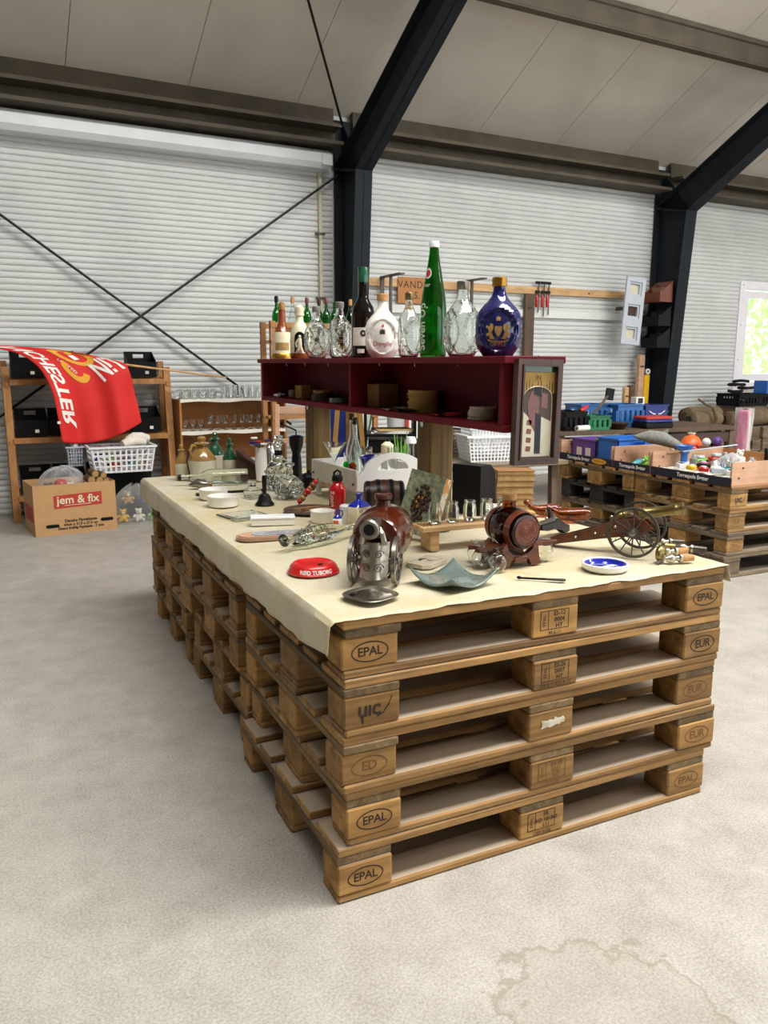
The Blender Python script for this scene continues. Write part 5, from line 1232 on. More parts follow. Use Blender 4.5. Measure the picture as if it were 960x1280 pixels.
flat('guardsman_coat', [(-.026, -ih + .10), (.004, -ih + .06), (.006, -ih + .165), (-.02, -ih + .185), (-.034, -ih + .15)], 'rust_band', -.0044)
flat('guardsman_trousers', [(-.004, -ih + .012), (.016, -ih + .012), (.014, -ih + .12), (-.006, -ih + .125)], 'navy_print', -.0046)
flat('guardsman_hat', [(-.014, -ih + .175), (.014, -ih + .168), (.006, -ih + .198), (-.006, -ih + .198)], 'navy_print', -.0046)
flat('red_wing', [(.012, -ih + .14), (.034, -ih + .135), (.034, -ih + .175), (.014, -ih + .18)], 'rust_band', -.0044)
for i in range(4): flat('rose', [(-.034, -ih + .02 + i * .024), (-.018, -ih + .018 + i * .024), (-.016, -ih + .032 + i * .024), (-.032, -ih + .034 + i * .024)], 'rust_band', -.0044)
# ------------------------------------------------------------ left: leaning wooden rack with black crates
def bthing(name, label, cat, s, n, z=0, rz=0, group=None): return thing(name, label, cat, BM @ T(s, n, z, rz), group)
RS0, RS1 = -.415, .86
RT = [1.129, .662, .197]
rk = bthing('wooden_rack', 'open wooden rack with slanted front legs holding black crates', 'rack', 0, 0)
for s in (RS0, RS1):
    MB().bar((s, 5.47, 0), (s, 5.60, 1.25), .045, .055).build('front_leg', 'rack_wood', rk, None, False)
    MB().bar((s, 5.82, 0), (s, 5.82, 1.30), .045, .045).build('back_leg', 'rack_wood', rk, None, False)
    for z in RT: MB().bar((s, 5.56 - (1.25 - z) * .09, z - .02), (s, 5.80, z + .02), .03, .04).build('side_rail', 'rack_wood', rk, None, False)
for z in RT:
    n0 = 5.575 - (1.25 - z) * .104
    MB().bar((RS0 + .022, n0, z), (RS1 - .022, n0, z), .03, .045).build('front_rail', 'rack_wood', rk, None, False)
    MB().bar((RS0 + .022, 5.79, z + .02), (RS1 - .022, 5.79, z + .02), .03, .045).build('back_rail', 'rack_wood', rk, None, False)
    for k in range(3):
        nn_ = n0 + .05 + k * .065; MB().box(RS0 + .02, RS1 - .02, nn_, nn_ + .04, z + .012 + k * .004, z + .022 + k * .004).build('slat', 'rack_wood', rk, None, False)
# crate
def make_crate():
    th = thing('plastic_crate', '', 'crate', Matrix())
    W, D, Hf = .24, .18, .13
    MB().box(-W / 2, W / 2, -D / 2, D / 2, 0, .006).build('floor', 'crate_black', th, None, False)
    MB().box(-W / 2, W / 2, -D / 2, -D / 2 + .005, .006, Hf).build('front_wall', 'crate_black', th, None, False)
    for sx in (-1, 1):
        m = MB(); m.prism([(-D / 2, .006), (D / 2, .006), (D / 2, Hf + .08), (-D / 2, Hf)], .005, T(sx * W / 2 - (.005 if sx > 0 else 0), 0, 0) @ Matrix(((0, 0, 1, 0), (1, 0, 0, 0), (0, 1, 0, 0), (0, 0, 0, 1)))); m.build('side_wall', 'crate_black', th, None, False)
    m = MB(); y = D / 2; h = Hf + .08
    m.box(-W / 2, W / 2, y - .005, y, .006, h - .055); m.box(-W / 2, -.045, y - .005, y, h - .055, h); m.box(.045, W / 2, y - .005, y, h - .055, h); m.box(-.045, .045, y - .005, y, h - .022, h)
    m.build('back_wall', 'crate_black', th, None, False)
    m = MB(); m.box(-W / 2 - .006, W / 2 + .006, -D / 2 - .006, -D / 2, Hf - .012, Hf); m.build('rim', 'black_plastic', th, None, False)
    return th
cr = make_crate(); used = False
def put_crate(u, row, label, tagc=None):
    global used
    z = RT[row] + .038; n0 = 5.68 - (1.25 - RT[row]) * .10; s = pn(u, (458, 530, 605)[row], n0 - .1).x
    M = BM @ T(s, n0, z, rx=R(3))
    if not used: cr.matrix_world = M; cr['label'] = label; o = cr; used = True
    else: o = dup(cr, M, label)
    o['group'] = 'black crates on the wooden rack'
    if tagc: MB().box(.02, .05, -.107, -.1045, .03, .055).build('price_tag', 'paper', o, None, False)
    return o
put_crate(34, 0, 'black crate with a white tag on the top rack shelf under the flag hem', 1)
put_crate(77, 0, 'untagged black crate on the top rack shelf behind the flag')
put_crate(178, 0, 'black crate on the top rack shelf touching the flag pole', 1)
put_crate(40, 1, 'black crate on the middle rack shelf next to the slanted leg')
put_crate(82, 1, 'black crate on the middle rack shelf half behind the red flag')
put_crate(141, 1, 'black crate on the middle rack shelf hidden mostly by the flag')
put_crate(184, 1, 'black crate on the middle rack shelf above the laundry basket')
put_crate(47, 2, 'black crate on the lowest rack shelf behind the cardboard box')
put_crate(89, 2, 'black crate on the lowest rack shelf behind the plastic bag')
put_crate(131, 2, 'black crate on the lowest rack shelf beside the wire basket')
# flag on its pole
NFL = 5.30
def FP(u, v, dn=0): return BM @ pn(u, v, NFL + dn)
pole = thing('flag_pole', 'thin wooden flag pole laid across the rack top', 'pole', Matrix.Translation(FP(283, 472)))
o_ = FP(283, 472); MB().tube([tuple(FP(118, 462, .13) - o_), tuple(FP(158, 456, .06) - o_), (0, 0, 0)], [.010, .010, .007], 10).build('shaft', 'pine', pole)
Lc_ = [(-30, 432), (12, 439), (34, 448), (52, 464), (65, 490), (72, 520), (78, 553)]
Rc_ = [(150, 452), (158, 456), (163, 468), (167, 484), (170, 498), (174, 513), (177, 528)]
def cur(C, v):
    x = v * (len(C) - 1); i = min(int(x), len(C) - 2); f = x - i
    p0, p1, p2, p3 = C[max(i - 1, 0)], C[i], C[i + 1], C[min(i + 2, len(C) - 1)]
    return tuple(.5 * (2 * b + (c - a) * f + (2 * a - 5 * b + 4 * c - d) * f * f + (3 * b - a - 3 * c + d) * f ** 3) for a, b, c, d in zip(p0, p1, p2, p3))
def flagpt(u, v, off=0):
    a, b = cur(Lc_, v), cur(Rc_, v); x = a[0] + (b[0] - a[0]) * u; y = a[1] + (b[1] - a[1]) * u + 17 * v * v * 4 * u * (1 - u) * .6 + (-6 * (1 - v) * 4 * u * (1 - u))
    dn = -.035 * math.sin(u * 8 + v * 2.0) * (.25 + v) - .02 * math.sin(u * 17 + 1) * (.2 + .8 * v) + .03 - .06 * v - .03 * math.sin(v * 9 + u * 5) * (1 - v)
    return FP(x, y, dn - off)
fo = FP(78, 553)
fl = thing('flag', 'red football flag with white letters and a yellow crest draped over the rack', 'flag', Matrix.Translation(fo))
fc_ = MB().grid(lambda u, v: tuple(flagpt(u, v) - fo), 60, 40).build('cloth', 'flag_red', fl)
fc_.modifiers.new('thick', 'SOLIDIFY').thickness = .002
def flagmark(pts, faces, name, mat, off=.004):
    m = MB(); m.add([tuple(flagpt(a, b, off) - fo) for a, b in pts], faces); return m.build(name, mat, fc_, None, False)
def flagtext(s, size, u0, v0, ang, asp, name, mat, bold=.0, mir=1):
    v, f = textmb(s, size, bold=bold); v = [(x, mir * y, z) for x, y, z in v]; ca_, sa = math.cos(ang), math.sin(ang)
    # subdivide long faces by bmesh so the letters follow the folds
    bm_ = bmesh.new(); vv = [bm_.verts.new(p) for p in v]
    for q in f:
        try: bm_.faces.new([vv[i] for i in q])
        except ValueError: pass
    bmesh.ops.triangulate(bm_, faces=bm_.faces); bmesh.ops.subdivide_edges(bm_, edges=bm_.edges, cuts=1, use_grid_fill=True); bmesh.ops.triangulate(bm_, faces=bm_.faces)
    bm_.verts.index_update()
    pts = [(u0 + asp * (p.co.x * ca_ - p.co.y * sa), v0 - (p.co.x * sa + p.co.y * ca_)) for p in bm_.verts]; fs = [tuple(q.index for q in g.verts) for g in bm_.faces]; bm_.free()
    return flagmark([(min(max(a, .005), .995), min(max(b, .01), .99)) for a, b in pts], fs, name, mat)
flagtext('NCHESTER', .175, .15, .46, -PI / 2, 1.15, 'lettering', 'print_white', .005, -1)
flagtext('NIT', .33, .80, .27, .62, .80, 'lettering', 'print_white', .008)
def arcstrip(cu, cv, ru, rv, a0, a1, wd, n=18):
    pts = [(cu + (ru - k * wd) * math.cos(a0 + (a1 - a0) * i / n), cv + (rv - k * wd * rv / ru) * math.sin(a0 + (a1 - a0) * i / n)) for k in (0, 1) for i in range(n + 1)]
    return pts, [(i, i + 1, n + 2 + i, n + 1 + i) for i in range(n)]
flagmark(*arcstrip(.52, .20, .17, .15, 0, 2 * PI, .055), 'crest_ring', 'print_yellow')
flagmark(*arcstrip(.42, .42, .13, .13, .3, 4.2, .06), 'crest_scroll', 'print_yellow')
flagmark(*arcstrip(.60, .17, .12, .08, 3.0, 6.4, .05), 'crest_scroll', 'print_yellow', .005)
flagmark([(.47, .2), (.53, .18), (.55, .25), (.49, .28)], [(0, 1, 2, 3)], 'crest_shield', 'print_white', .006)
flagtext('UNITED', .055, .36, .38, -1.0, .9, 'crest_lettering', 'print_white')
MB().box(-.012, .012, -.004, 0, 0, .02, Matrix.Translation(flagpt(0.0, .88, .004) - fo)).build('sewn_label', 'paper', fc_, None, False)
# removal box
bl_, br_ = pz(45, 672, 0), pz(147, 661, 0); rzb = math.atan2(br_.y - bl_.y, br_.x - bl_.x); Wb = (br_ - bl_).length; Db, Hb = .40, .385
jb = thing('moving_box', 'brown cardboard moving box printed with a red logo', 'box', T(bl_.x, bl_.y, 0, rzb))
for a, nm in (((0, Wb, 0, .006, 0, Hb), 'front_panel'), ((0, Wb, Db - .006, Db, 0, Hb), 'back_panel'), ((0, .006, .006, Db - .006, 0, Hb), 'side_panel'), ((Wb - .006, Wb, .006, Db - .006, 0, Hb), 'side_panel'), ((.006, Wb - .006, .006, Db - .006, 0, .006), 'bottom_panel')):
    MB().box(*a).build(nm, 'cardboard', jb, None, False)
k_ = Wb / 102
lo = MB().add([(x, -.0008, z) for x, z in ((24 * k_, 34 * k_), (84 * k_, 36 * k_), (84 * k_, 53 * k_), (24 * k_, 51 * k_))], [(0, 1, 2, 3)]).build('logo_panel', 'print_red', jb, None, False)
m = MB(); v, f = textmb('jem & fix', 14.5 * k_, bold=.0018); m.add(v, f, T(54 * k_, -.0016, 44.5 * k_, rx=PI / 2)); m.add([(x, -.0016, z) for x, z in ((37 * k_, 37.3 * k_), (70 * k_, 38 * k_), (70 * k_, 38.7 * k_), (37 * k_, 38 * k_))], [(0, 1, 2, 3)]); m.build('lettering', 'cream_ceramic', lo, None, False)
m = MB()
for s_, sz, x, z in (('Danske Flyttekasse', 5.2, 56, 17.5), ('60cm x 37,5 x 37,5 cm', 4.6, 56, 12.5), ('Ekstra kraftig Papkasse - 7 mm', 4.6, 56, 8)):
    v, f = textmb(s_, sz * k_, bold=.001); m.add(v, f, T(x * k_, -.0012, z * k_, rx=PI / 2))
m.build('small_print', 'print_black', jb, None, False)
for x in (21, 89): MB().prism(stad(6 * k_, 2.2 * k_), .001, T(x * k_, -.0002, 12 * k_ if x < 50 else 15 * k_, rx=PI / 2)).build('hand_hole', 'cast_black', jb)
MB().add([(-.0008, y, z) for y, z in ((.05, .10), (.35, .10), (.35, .22), (.05, .22))], [(0, 1, 2, 3)]).build('side_logo', 'print_red', jb, None, False)
# soft toys
def plush(M, s, mat, label, group=None, ears=True):
    th = thing('soft_toy', label, 'toy', M, group); S = Matrix.Scale(s, 4)
    MB().ball(.5, S @ T(0, 0, .45), 12, 1, .85, .9).build('body', mat, th); MB().ball(.36, S @ T(0, -.12, 1.1), 12).build('head', mat, th)
    MB().ball(.16, S @ T(0, -.45, 1.03), 8).build('muzzle', 'plush_white', th)
    if ears:
        for sx in (-1, 1): MB().ball(.14, S @ T(sx * .27, -.05, 1.38), 8).build('ear', mat, th)
    for sx in (-1, 1):
        MB().tube([(sx * .4, -.05, .7), (sx * .7, -.25, .5)], [.16, .12], 8, S).build('arm', mat, th); MB().tube([(sx * .25, -.2, .24), (sx * .4, -.65, .18)], [.2, .15], 8, S).build('leg', mat, th)
        MB().ball(.05, S @ T(sx * .13, -.45, 1.2), 6).build('eye', 'cast_black', th)
    return th
JB = jb.matrix_world
plush(JB @ T(.15, .21, .25, .3), .085, 'plush_brown', 'brown soft toy lying in the moving box under the bag film')
plush(JB @ T(.30, .17, .25, -.2), .085, 'plush_white', 'white soft toy in the moving box beside the tan one')
plush(JB @ T(.33, .28, .25, .5), .075, 'plush_tan', 'tan soft toy in the middle of the moving box')
solo(MB().ball(.05, None, 12, 1, 1, .8), 'red_ball', 'red_plastic', 'red ball under the bag film in the moving box', 'ball', JB @ T(.225, .13, .37))
rg = random.Random(6)
m = MB()
def bagf(u, v, cx=.25, cy=.2, rx=.215, ry=.165, h=.38, seed=0):
    a = 2 * PI * u; q = math.cos(v * PI / 2) ** .7; w_ = 1 + .14 * ns(Vector((math.cos(a) * 2, math.sin(a) * 2, v * 4 + seed))); return (cx + rx * q * w_ * math.cos(a), cy + ry * q * w_ * math.sin(a), Hb - .28 + h * math.sin(v * PI / 2) * (1 + .12 * ns(Vector((math.cos(a) * 3, math.sin(a) * 3, 5 + seed)))))
m.grid(lambda u, v: bagf(u, v), 30, 10, None, True)
bagm = m.build('plastic_bag', 'bag_film', None, JB); tag(bagm, 'clear plastic bag bulging out of the moving box', 'bag')
m = MB(); m.grid(lambda u, v: bagf(u, v, .52, .235, .035, .06, .30, 3), 26, 8, None, True); tag(m.build('plastic_bag', 'bag_film', None, JB), 'smaller clear bag in the moving box behind the cut logs', 'bag')
for i, (x, z, r) in enumerate(((.43, .40, .032), (.49, .395, .03), (.46, .445, .03), (.52, .43, .026), (.54, .385, .026))):
    r *= .93; th = thing('log', ('thickest cut log, lowest in the bundle beside the clear bags', 'cut log lying between the thickest log and the box corner', 'cut log resting on top of the thickest log', 'thin cut log in the upper row of the bundle', 'thin cut log at the box corner')[i], 'log', JB @ T(x, .06, z), 'cut logs in the moving box')
    MB().lathe([(0, -.09), (r, -.09), (r, .05), (0, .05)], 14, T(rx=PI / 2)).build('bark', 'log_bark', th); MB().lathe([(0, 0), (r * .88, 0), (r * .88, .002), (0, .002)], 14, T(0, -.051, 0, rx=PI / 2)).build('cut_end', 'log_end', th)
# laundry basket with toys on a crate
def laundry(M, W, D, H, label, nx=11, nz=4, mat='white_plastic', name='laundry_basket', group=None):
    th = thing(name, label, 'basket', M, group); tp = .86
    def P(x, y, f): k = tp + (1 - tp) * f; return (x * k, y * k, H * f)
    m = MB()
    for sy in (-1, 1):
        for i in range(nx + 1):
            x = -W / 2 + W * i / nx; m.bar(P(x, sy * D / 2, .0), P(x, sy * D / 2, .95), W / nx * .34, .006, None, (0, 1, 0))
        for j in range(nz + 1):
            f = .05 + j / nz * .82; a = P(-W / 2, sy * D / 2, f); b = P(W / 2, sy * D / 2, f); m.bar(a, b, .006, H / nz * .22)
    ny = max(3, int(nx * D / W))
    for sx in (-1, 1):
        for i in range(ny + 1):
            y = -D / 2 + D * i / ny; m.bar(P(sx * W / 2, y, .0), P(sx * W / 2, y, .95), .006, D / ny * .34, None, (0, 1, 0))
        for j in range(nz + 1):
            f = .05 + j / nz * .82; m.bar(P(sx * W / 2, -D / 2, f), P(sx * W / 2, D / 2, f), .006, H / nz * .22)
    m.build('lattice', mat, th, None, False)
    MB().box(-W / 2 * tp, W / 2 * tp, -D / 2 * tp, D / 2 * tp, 0, .006).build('base', mat, th, None, False)
    m = MB(); e = .016
    for a in ((-W / 2 - e, W / 2 + e, -D / 2 - e, -D / 2 + .004), (-W / 2 - e, W / 2 + e, D / 2 - .004, D / 2 + e), (-W / 2 - e, -W / 2 + .004, -D / 2, D / 2), (W / 2 - .004, W / 2 + e, -D / 2, D / 2)): m.box(a[0], a[1], a[2], a[3], H * .93, H)
    m.build('rim', mat, th, None, False); return th
nb_ = 5.05; pl_ = pn(120, 594, nb_); pr_ = pn(193, 596, nb_); zb_ = pl_.z
sup = bthing('storage_crate', 'grey storage crate hidden behind the bag of toys', 'crate', (pl_.x + pr_.x) / 2 + .03, nb_ + .30)
for a, nm in (((-.22, .22, -.07, .07, 0, .01), 'floor'), ((-.22, .22, -.07, -.06, .01, zb_ - .004), 'wall'), ((-.22, .22, .06, .07, .01, zb_ - .004), 'wall'), ((-.22, -.21, -.06, .06, .01, zb_ - .004), 'wall'), ((.21, .22, -.06, .06, .01, zb_ - .004), 'wall'), ((-.22, .22, -.07, .07, zb_ - .004, zb_), 'lid')): MB().box(*a).build(nm, 'crate_black', sup, None, False)
LBM = BM @ T((pl_.x + pr_.x) / 2, nb_ + .19, zb_ + .001)
laundry(LBM, .50, .30, .215, 'white lattice laundry basket full of soft toys')
rg = random.Random(14); tm = ['plush_white', 'red_plastic', 'cyan_plastic', 'plush_tan', 'navy_plastic', 'lime_plastic', 'pink_plastic', 'plush_white']
desc = ['white', 'red', 'light blue', 'tan', 'navy', 'green', 'pink', 'cream']
for i in range(8):
    plush(LBM @ T(-.17 + (i % 4) * .115, -.06 + (i // 4) * .12, .03 + .03 * (i // 4), rg.uniform(-.5, .5), rx=rg.uniform(-.1, .05)), .056, tm[i], f'{desc[i]} soft toy packed inside the laundry basket', 'soft toys in the laundry basket', i % 2 == 0)
for i, (x, y, sz) in enumerate(((.10, -.06, .045), (.15, .045, .045))):
    solo(MB().tube([(-.10, 0, 0), (-.03, 0, .02), (.04, 0, .02), (.10, 0, .005)], [.03, sz, sz * .9, .03], 12), 'towel_roll', 'plush_white', ('rolled white towel on top of the laundry basket', 'second rolled white towel behind the first on the basket')[i], 'towel', LBM @ T(x, y, .225 + .02 * i, R(20)))
NW = 5.33; q = pn(110, 581, NW)
wbk = laundry(BM @ T(q.x - .10, NW, q.z), .11, .13, .16, 'small grey wire basket beside the laundry basket', 5, 5, 'grey_plastic', 'wire_basket')
solo(MB().lathe(hollow([(.02, 0), (.03, .01), (.035, .15), (.02, .19), (.018, .2)], .003), 16), 'thermos', 'grey_plastic', 'pale grey flask standing in the small wire basket', 'flask', BM @ T(q.x - .10, NW, q.z + .008))
MB().box(q.x - .10, q.x + .06, nb_ + .02, nb_ + .24, 0, q.z - .002).build('x', 'crate_black') if False else None
sup2 = bthing('step_stool', 'dark stool under the small wire basket', 'stool', q.x - .10, NW)
MB().cbox(.12, .13, .02, .004, T(0, 0, q.z - .012)).build('seat', 'black_plastic', sup2)
for sx in (-.045, .045):
    for sy in (-.045, .045): MB().bar((sx * 1.1, sy * 1.1, 0), (sx, sy, q.z - .022), .02).build('leg', 'black_plastic', sup2, None, False)
# bag of soft toys on the floor
bq = pz(170, 649, 0); BQ = T(bq.x, 5.11, 0, 0)
for i, (x, y, z, mt, ds) in enumerate(((-.115, .01, .01, 'yellow_plastic', 'yellow'), (.005, -.01, .01, 'plush_white', 'white'), (.125, .0, .01, 'lime_plastic', 'green'), (.07, .02, .155, 'purple_plastic', 'purple'), (-.07, .02, .155, 'plush_tan', 'sandy'))):
    plush(BQ @ T(x, y, z, rg.uniform(-.3, .3)), .07, mt, f'{ds} soft toy inside the clear bag on the floor', 'soft toys in the floor bag')
m = MB(); m.grid(lambda u, v: (lambda a, q: (.20 * q * math.cos(a), .125 * q * math.sin(a), .31 * v * (1 + .05 * math.sin(3 * a))))(2 * PI * u, (1 + .08 * ns(Vector((math.cos(2 * PI * u) * 2, math.sin(2 * PI * u) * 2, v * 3)))) * (1 - v ** 4 * .8)), 30, 12, None, True)
tag(m.build('plastic_bag', 'bag_film', None, BQ), 'clear plastic bag of soft toys on the floor under the basket', 'bag')
# ------------------------------------------------------------ shelf unit with glassware
GS0, GS1, GN0, GN1 = .925, 1.88, 5.40, 5.70
gz = [.975, .695, .41, .08]
gu = bthing('glass_cabinet', 'low wooden shelf unit with white-edged shelves of glassware', 'shelf unit', 0, 0)
for s in (GS0, GS1): MB().box(s - .009, s + .009, GN0, GN1, 0, .972).build('side_panel', 'shelf_ply', gu, None, False)
MB().box(GS0, GS1, GN1 - .008, GN1, 0, .97).build('back_panel', 'shelf_ply', gu, None, False)
for z in gz:
    b2_ = MB().box(GS0 - (.01 if z > .9 else -.009), GS1 + (.01 if z > .9 else -.009), GN0, GN1 - .008, z - .016, z).build('shelf_board', 'shelf_ply', gu, None, False)
    m = MB(); m.grid(lambda u, v: (GS0 + .0 + u * (GS1 - GS0), GN0 - .004 - .004 * math.sin(u * 19), z + .002 - v * (.026 + .006 * math.sin(u * 13 + z * 9))), 24, 2); m.build('shelf_paper', 'paper', b2_)
    MB().box(GS0 + .01, GS1 - .01, GN0, GN1 - .01, z, z + .002).build('shelf_paper', 'paper', b2_, None, False)
def gmesh(prof, seg=18, name='glass', mat='thin_glass'):
    me = MB().lathe(prof, seg).mesh(name); me.materials.append(MAT[mat]); return me
tum = gmesh(hollow([(.026, 0), (.029, .004), (.032, .085)], .0016, .006)); hi = gmesh(hollow([(.022, 0), (.024, .004), (.026, .115)], .0014, .006)); win = gmesh(goblet(.031, .128, .42)); brn = gmesh(goblet(.034, .10, .30))
def gl_row(me, name, label, grp, u0, u1, n_, nn_, z, v):
    for i in range(n_):
        s = pn(u0 + (u1 - u0) * (i / max(n_ - 1, 1)), v, nn_).x
        tag(place(name, me, None, None, BM @ T(s, nn_, z + .0025)), label.replace('#', ('first', 'second', 'third', 'fourth', 'fifth', 'sixth', 'seventh', 'eighth')[i]), 'glass', grp)
gl_row(tum, 'tumbler', '# tumbler from the wooden rack in the front row on the glass cabinet', 'front tumblers on the cabinet top', 220, 264, 5, 5.46, gz[0], 485)
gl_row(tum, 'tumbler', '# tumbler from the wooden rack in the rear row on the glass cabinet', 'rear tumblers on the cabinet top', 222, 266, 5, 5.58, gz[0], 483)
gl_row(hi, 'highball_glass', '# highball glass from the tumblers in the front row on the cabinet', 'front highballs on the cabinet top', 279, 345, 8, 5.47, gz[0], 485)
gl_row(hi, 'highball_glass', '# highball glass from the tumblers in the rear row on the cabinet', 'rear highballs on the cabinet top', 280, 340, 8, 5.60, gz[0], 483)
gl_row(brn, 'brandy_glass', '# squat brandy glass from the wooden rack on the middle cabinet shelf', 'brandy glasses on the middle shelf', 231, 251, 3, 5.48, gz[1], 528)
gl_row(win, 'wine_glass', '# wine glass from the brandy glasses, front row, middle cabinet shelf', 'wine glasses on the middle shelf', 262, 333, 8, 5.48, gz[1], 525)
gl_row(win, 'wine_glass', '# wine glass from the brandy glasses, back row, middle cabinet shelf', 'back wine glasses on the middle shelf', 264, 322, 5, 5.60, gz[1], 525)
gl_row(hi, 'highball_glass', '# tall glass from the wooden rack on the lower cabinet shelf', 'tall glasses on the lower shelf', 231, 256, 4, 5.50, gz[2], 570)
gl_row(tum, 'tumbler', '# tumbler after the tall glasses on the lower cabinet shelf', 'tumblers on the lower shelf', 272, 300, 3, 5.50, gz[2], 565)
# ------------------------------------------------------------ wooden rack of green bottles behind the red shelf
wr = bthing('bottle_rack', 'tall slatted wooden rack holding green bottles near the wall', 'rack', 0, 0)
B0, B1, BN0, BN1 = 1.53, 2.46, 4.72, 4.95
for s in (B0, B1):
    for n_ in (BN0, BN1): MB().box(s - .02, s + .02, n_ - .02, n_ + .02, 0, 1.62).build('upright', 'rack_wood', wr, None, False)
for z in (.30, .85, 1.47):
    for n_ in (BN0, (BN0 + BN1) / 2, BN1): MB().box(B0 - .02, B1 + .02, n_ - .03, n_ + .03, z - .02, z).build('slat', 'rack_wood', wr, None, False)
for n_ in (BN0 - .02, BN1 + .02): MB().box(B0 - .02, B1 + .02, n_ - .008, n_ + .008, 1.57, 1.61).build('rail', 'rack_wood', wr, None, False)
gb_ = MB().lathe(hollow([(.036, 0), (.038, .004), (.038, .19), (.032, .22), (.014, .26), (.012, .31), (.014, .315), (.014, .325)], .002, .006), 18).mesh('bottle'); gb_.materials.append(MAT['bottle_green'])
cb_ = MB().lathe(hollow([(.034, 0), (.036, .004), (.036, .16), (.012, .27), (.012, .33), (.014, .335)], .002, .006), 18).mesh('bottle'); cb_.materials.append(MAT['clear_glass'])
for i, (u, n_, lb, me, cp) in enumerate(((346, 4.78, 'green bottle with a black stopper at the rack upright', gb_, 'cast_black'), (366, 4.79, 'clear corked bottle beside the green ones in the tall rack', cb_, 'cork'), (384, 4.80, 'green bottle with red foil in the tall rack', gb_, 'rust_band'), (399, 4.86, 'green bottle with dark foil behind the dimpled bottles', gb_, 'carved_brown'), (408, 4.77, 'green bottle with maroon foil between two dimpled bottles', gb_, 'rust_band'), (418, 4.86, 'uncapped green bottle with a bare neck', gb_, None), (438, 4.80, 'green bottle with a pale cork behind the wine bottle', gb_, 'cork'), (460, 4.84, 'green bottle at the far upright of the tall rack', gb_, None))):
    s = pn(u, 410, n_).x; th = thing('green_bottle' if me is gb_ else 'clear_bottle', lb, 'bottle', BM @ T(s, n_, 1.4705), 'bottles in the tall rack'); place('body', me, None, th)
    if cp: MB().lathe(solidp([(.0155, .30), (.016, .34), (.012, .352)]), 14).build('cap', cp, th)
# ------------------------------------------------------------ right: second block of pallets with display trays
TX, TY = 3.25, 1.745
for lv in range(4):
    for k in range(2):
        rg = random.Random(90 + lv * 2 + k); dark = (k == 1 and lv == 2)
        M = T(TX + .6 + rg.uniform(-.03, .02), TY + .4 + k * .815, lv * PH, R(rg.uniform(-.5, .5)))
        lab = (('bottom', 'second', 'third', 'top')[lv] + (' pallet of the stack under the toy tray' if k == 0 else (' pallet of the stack under the purple crate' if not dark else ' pallet, blackened wood, under the purple crate stack')))
        r, bl = pallet(M, lab, 'pallets under the display trays', 'dark_pallet_wood' if dark else ('grey_pallet_wood' if lv in (0, 1) else 'pallet_wood'), 'dark_pallet_wood' if dark else ('grey_pallet_wood' if lv in (0,) else 'pallet_block_wood'), 50 + lv * 2 + k)
        if k == 0 and lv > 0: stamp(bl[(0, 0)], ('uic', 'EUR', 'EPAL')[3 - lv] if lv != 3 else 'uic', 'fade_ink' if lv < 3 else 'stamp_ink')
for k, (s0, n0) in enumerate(((6.42, 4.80), (7.66, 4.80))):
    for lv in range(4):
        rg = random.Random(200 + lv + k * 5)
        pallet(BM @ T(s0 + .6 + rg.uniform(-.02, .02), n0 + .4, lv * PH, R(rg.uniform(-.6, .6))), ('bottom', 'second', 'third', 'top')[lv] + (' grey pallet of the stack beneath the rusty cylinders' if k == 0 else ' grey pallet of the stack beneath the black cable crate'), 'pallets along the back wall', 'grey_pallet_wood', 'grey_pallet_wood', 300 + lv + k * 5)
ZD = 4 * PH
def tray(y0, y1, label, text, badge=False):
    th = thing('display_tray', label, 'tray', T(TX - .01, y0 + .004, ZD + .001)); L_ = y1 - y0 - .008; D_ = .66; h = .145
    MB().box(0, D_, 0, L_, 0, .008).build('floor', 'tray_card', th, None, False)
    for y in (0, L_ - .012): 
        e = MB().box(0, D_, y, y + .012, .008, h).build('end_board', 'pale_ply', th, None, False)
        for x in (.06, .09): MB().ball(.006, T(x, -.001 if y == 0 else L_ - .013, .05 + (x - .06) * 2), 6).build('rivet', 'carved_brown', e)
    MB().box(D_ - .012, D_, .012, L_ - .012, .008, h).build('back_board', 'tray_card', th, None, False)
    f_ = MB().box(-.004, .004, .0, L_, .0, .052).build('front_lip', 'navy_print', th, None, False)
    m = MB(); v, f = textmb(text, .034, bold=.001); m.add(v, f, T(-.0046, L_ * (.45 if not badge else .62), .026) @ Matrix(((0, 0, -1, 0), (-1, 0, 0, 0), (0, 1, 0, 0), (0, 0, 0, 1)))); m.build('lettering', 'print_white', f_, None, False)
    if badge:
        m = MB(); F = T(-.0048, .13, .026) @ Matrix(((0, 0, -1, 0), (-1, 0, 0, 0), (0, 1, 0, 0), (0, 0, 0, 1)))
        m.add([(0, 0, 0)] + [(.08 * math.cos(i * PI / 12), .02 * math.sin(i * PI / 12), 0) for i in range(24)], [(0, 1 + i, 1 + (i + 1) % 24) for i in range(24)], F); m.build('badge', 'print_yellow', f_, None, False)
        m = MB(); v, f = textmb('MADE IN DK', .02); m.add([(a, b, .0006) for a, b, c in v], f, F); m.build('badge_lettering', 'print_black', f_, None, False)
    return th
t1 = tray(1.745, 2.408, 'plywood-ended display tray full of small white oddments', 'Torrespole Bøtter')
t2 = tray(2.415, 2.775, 'short display tray holding a plush dolphin and toys', 'Torrespole Bøtter')
t3 = tray(2.782, 3.37, 'display tray holding the purple and blue crates', 'Torrespole Bøtter', True)
ZY = ZD + .0105
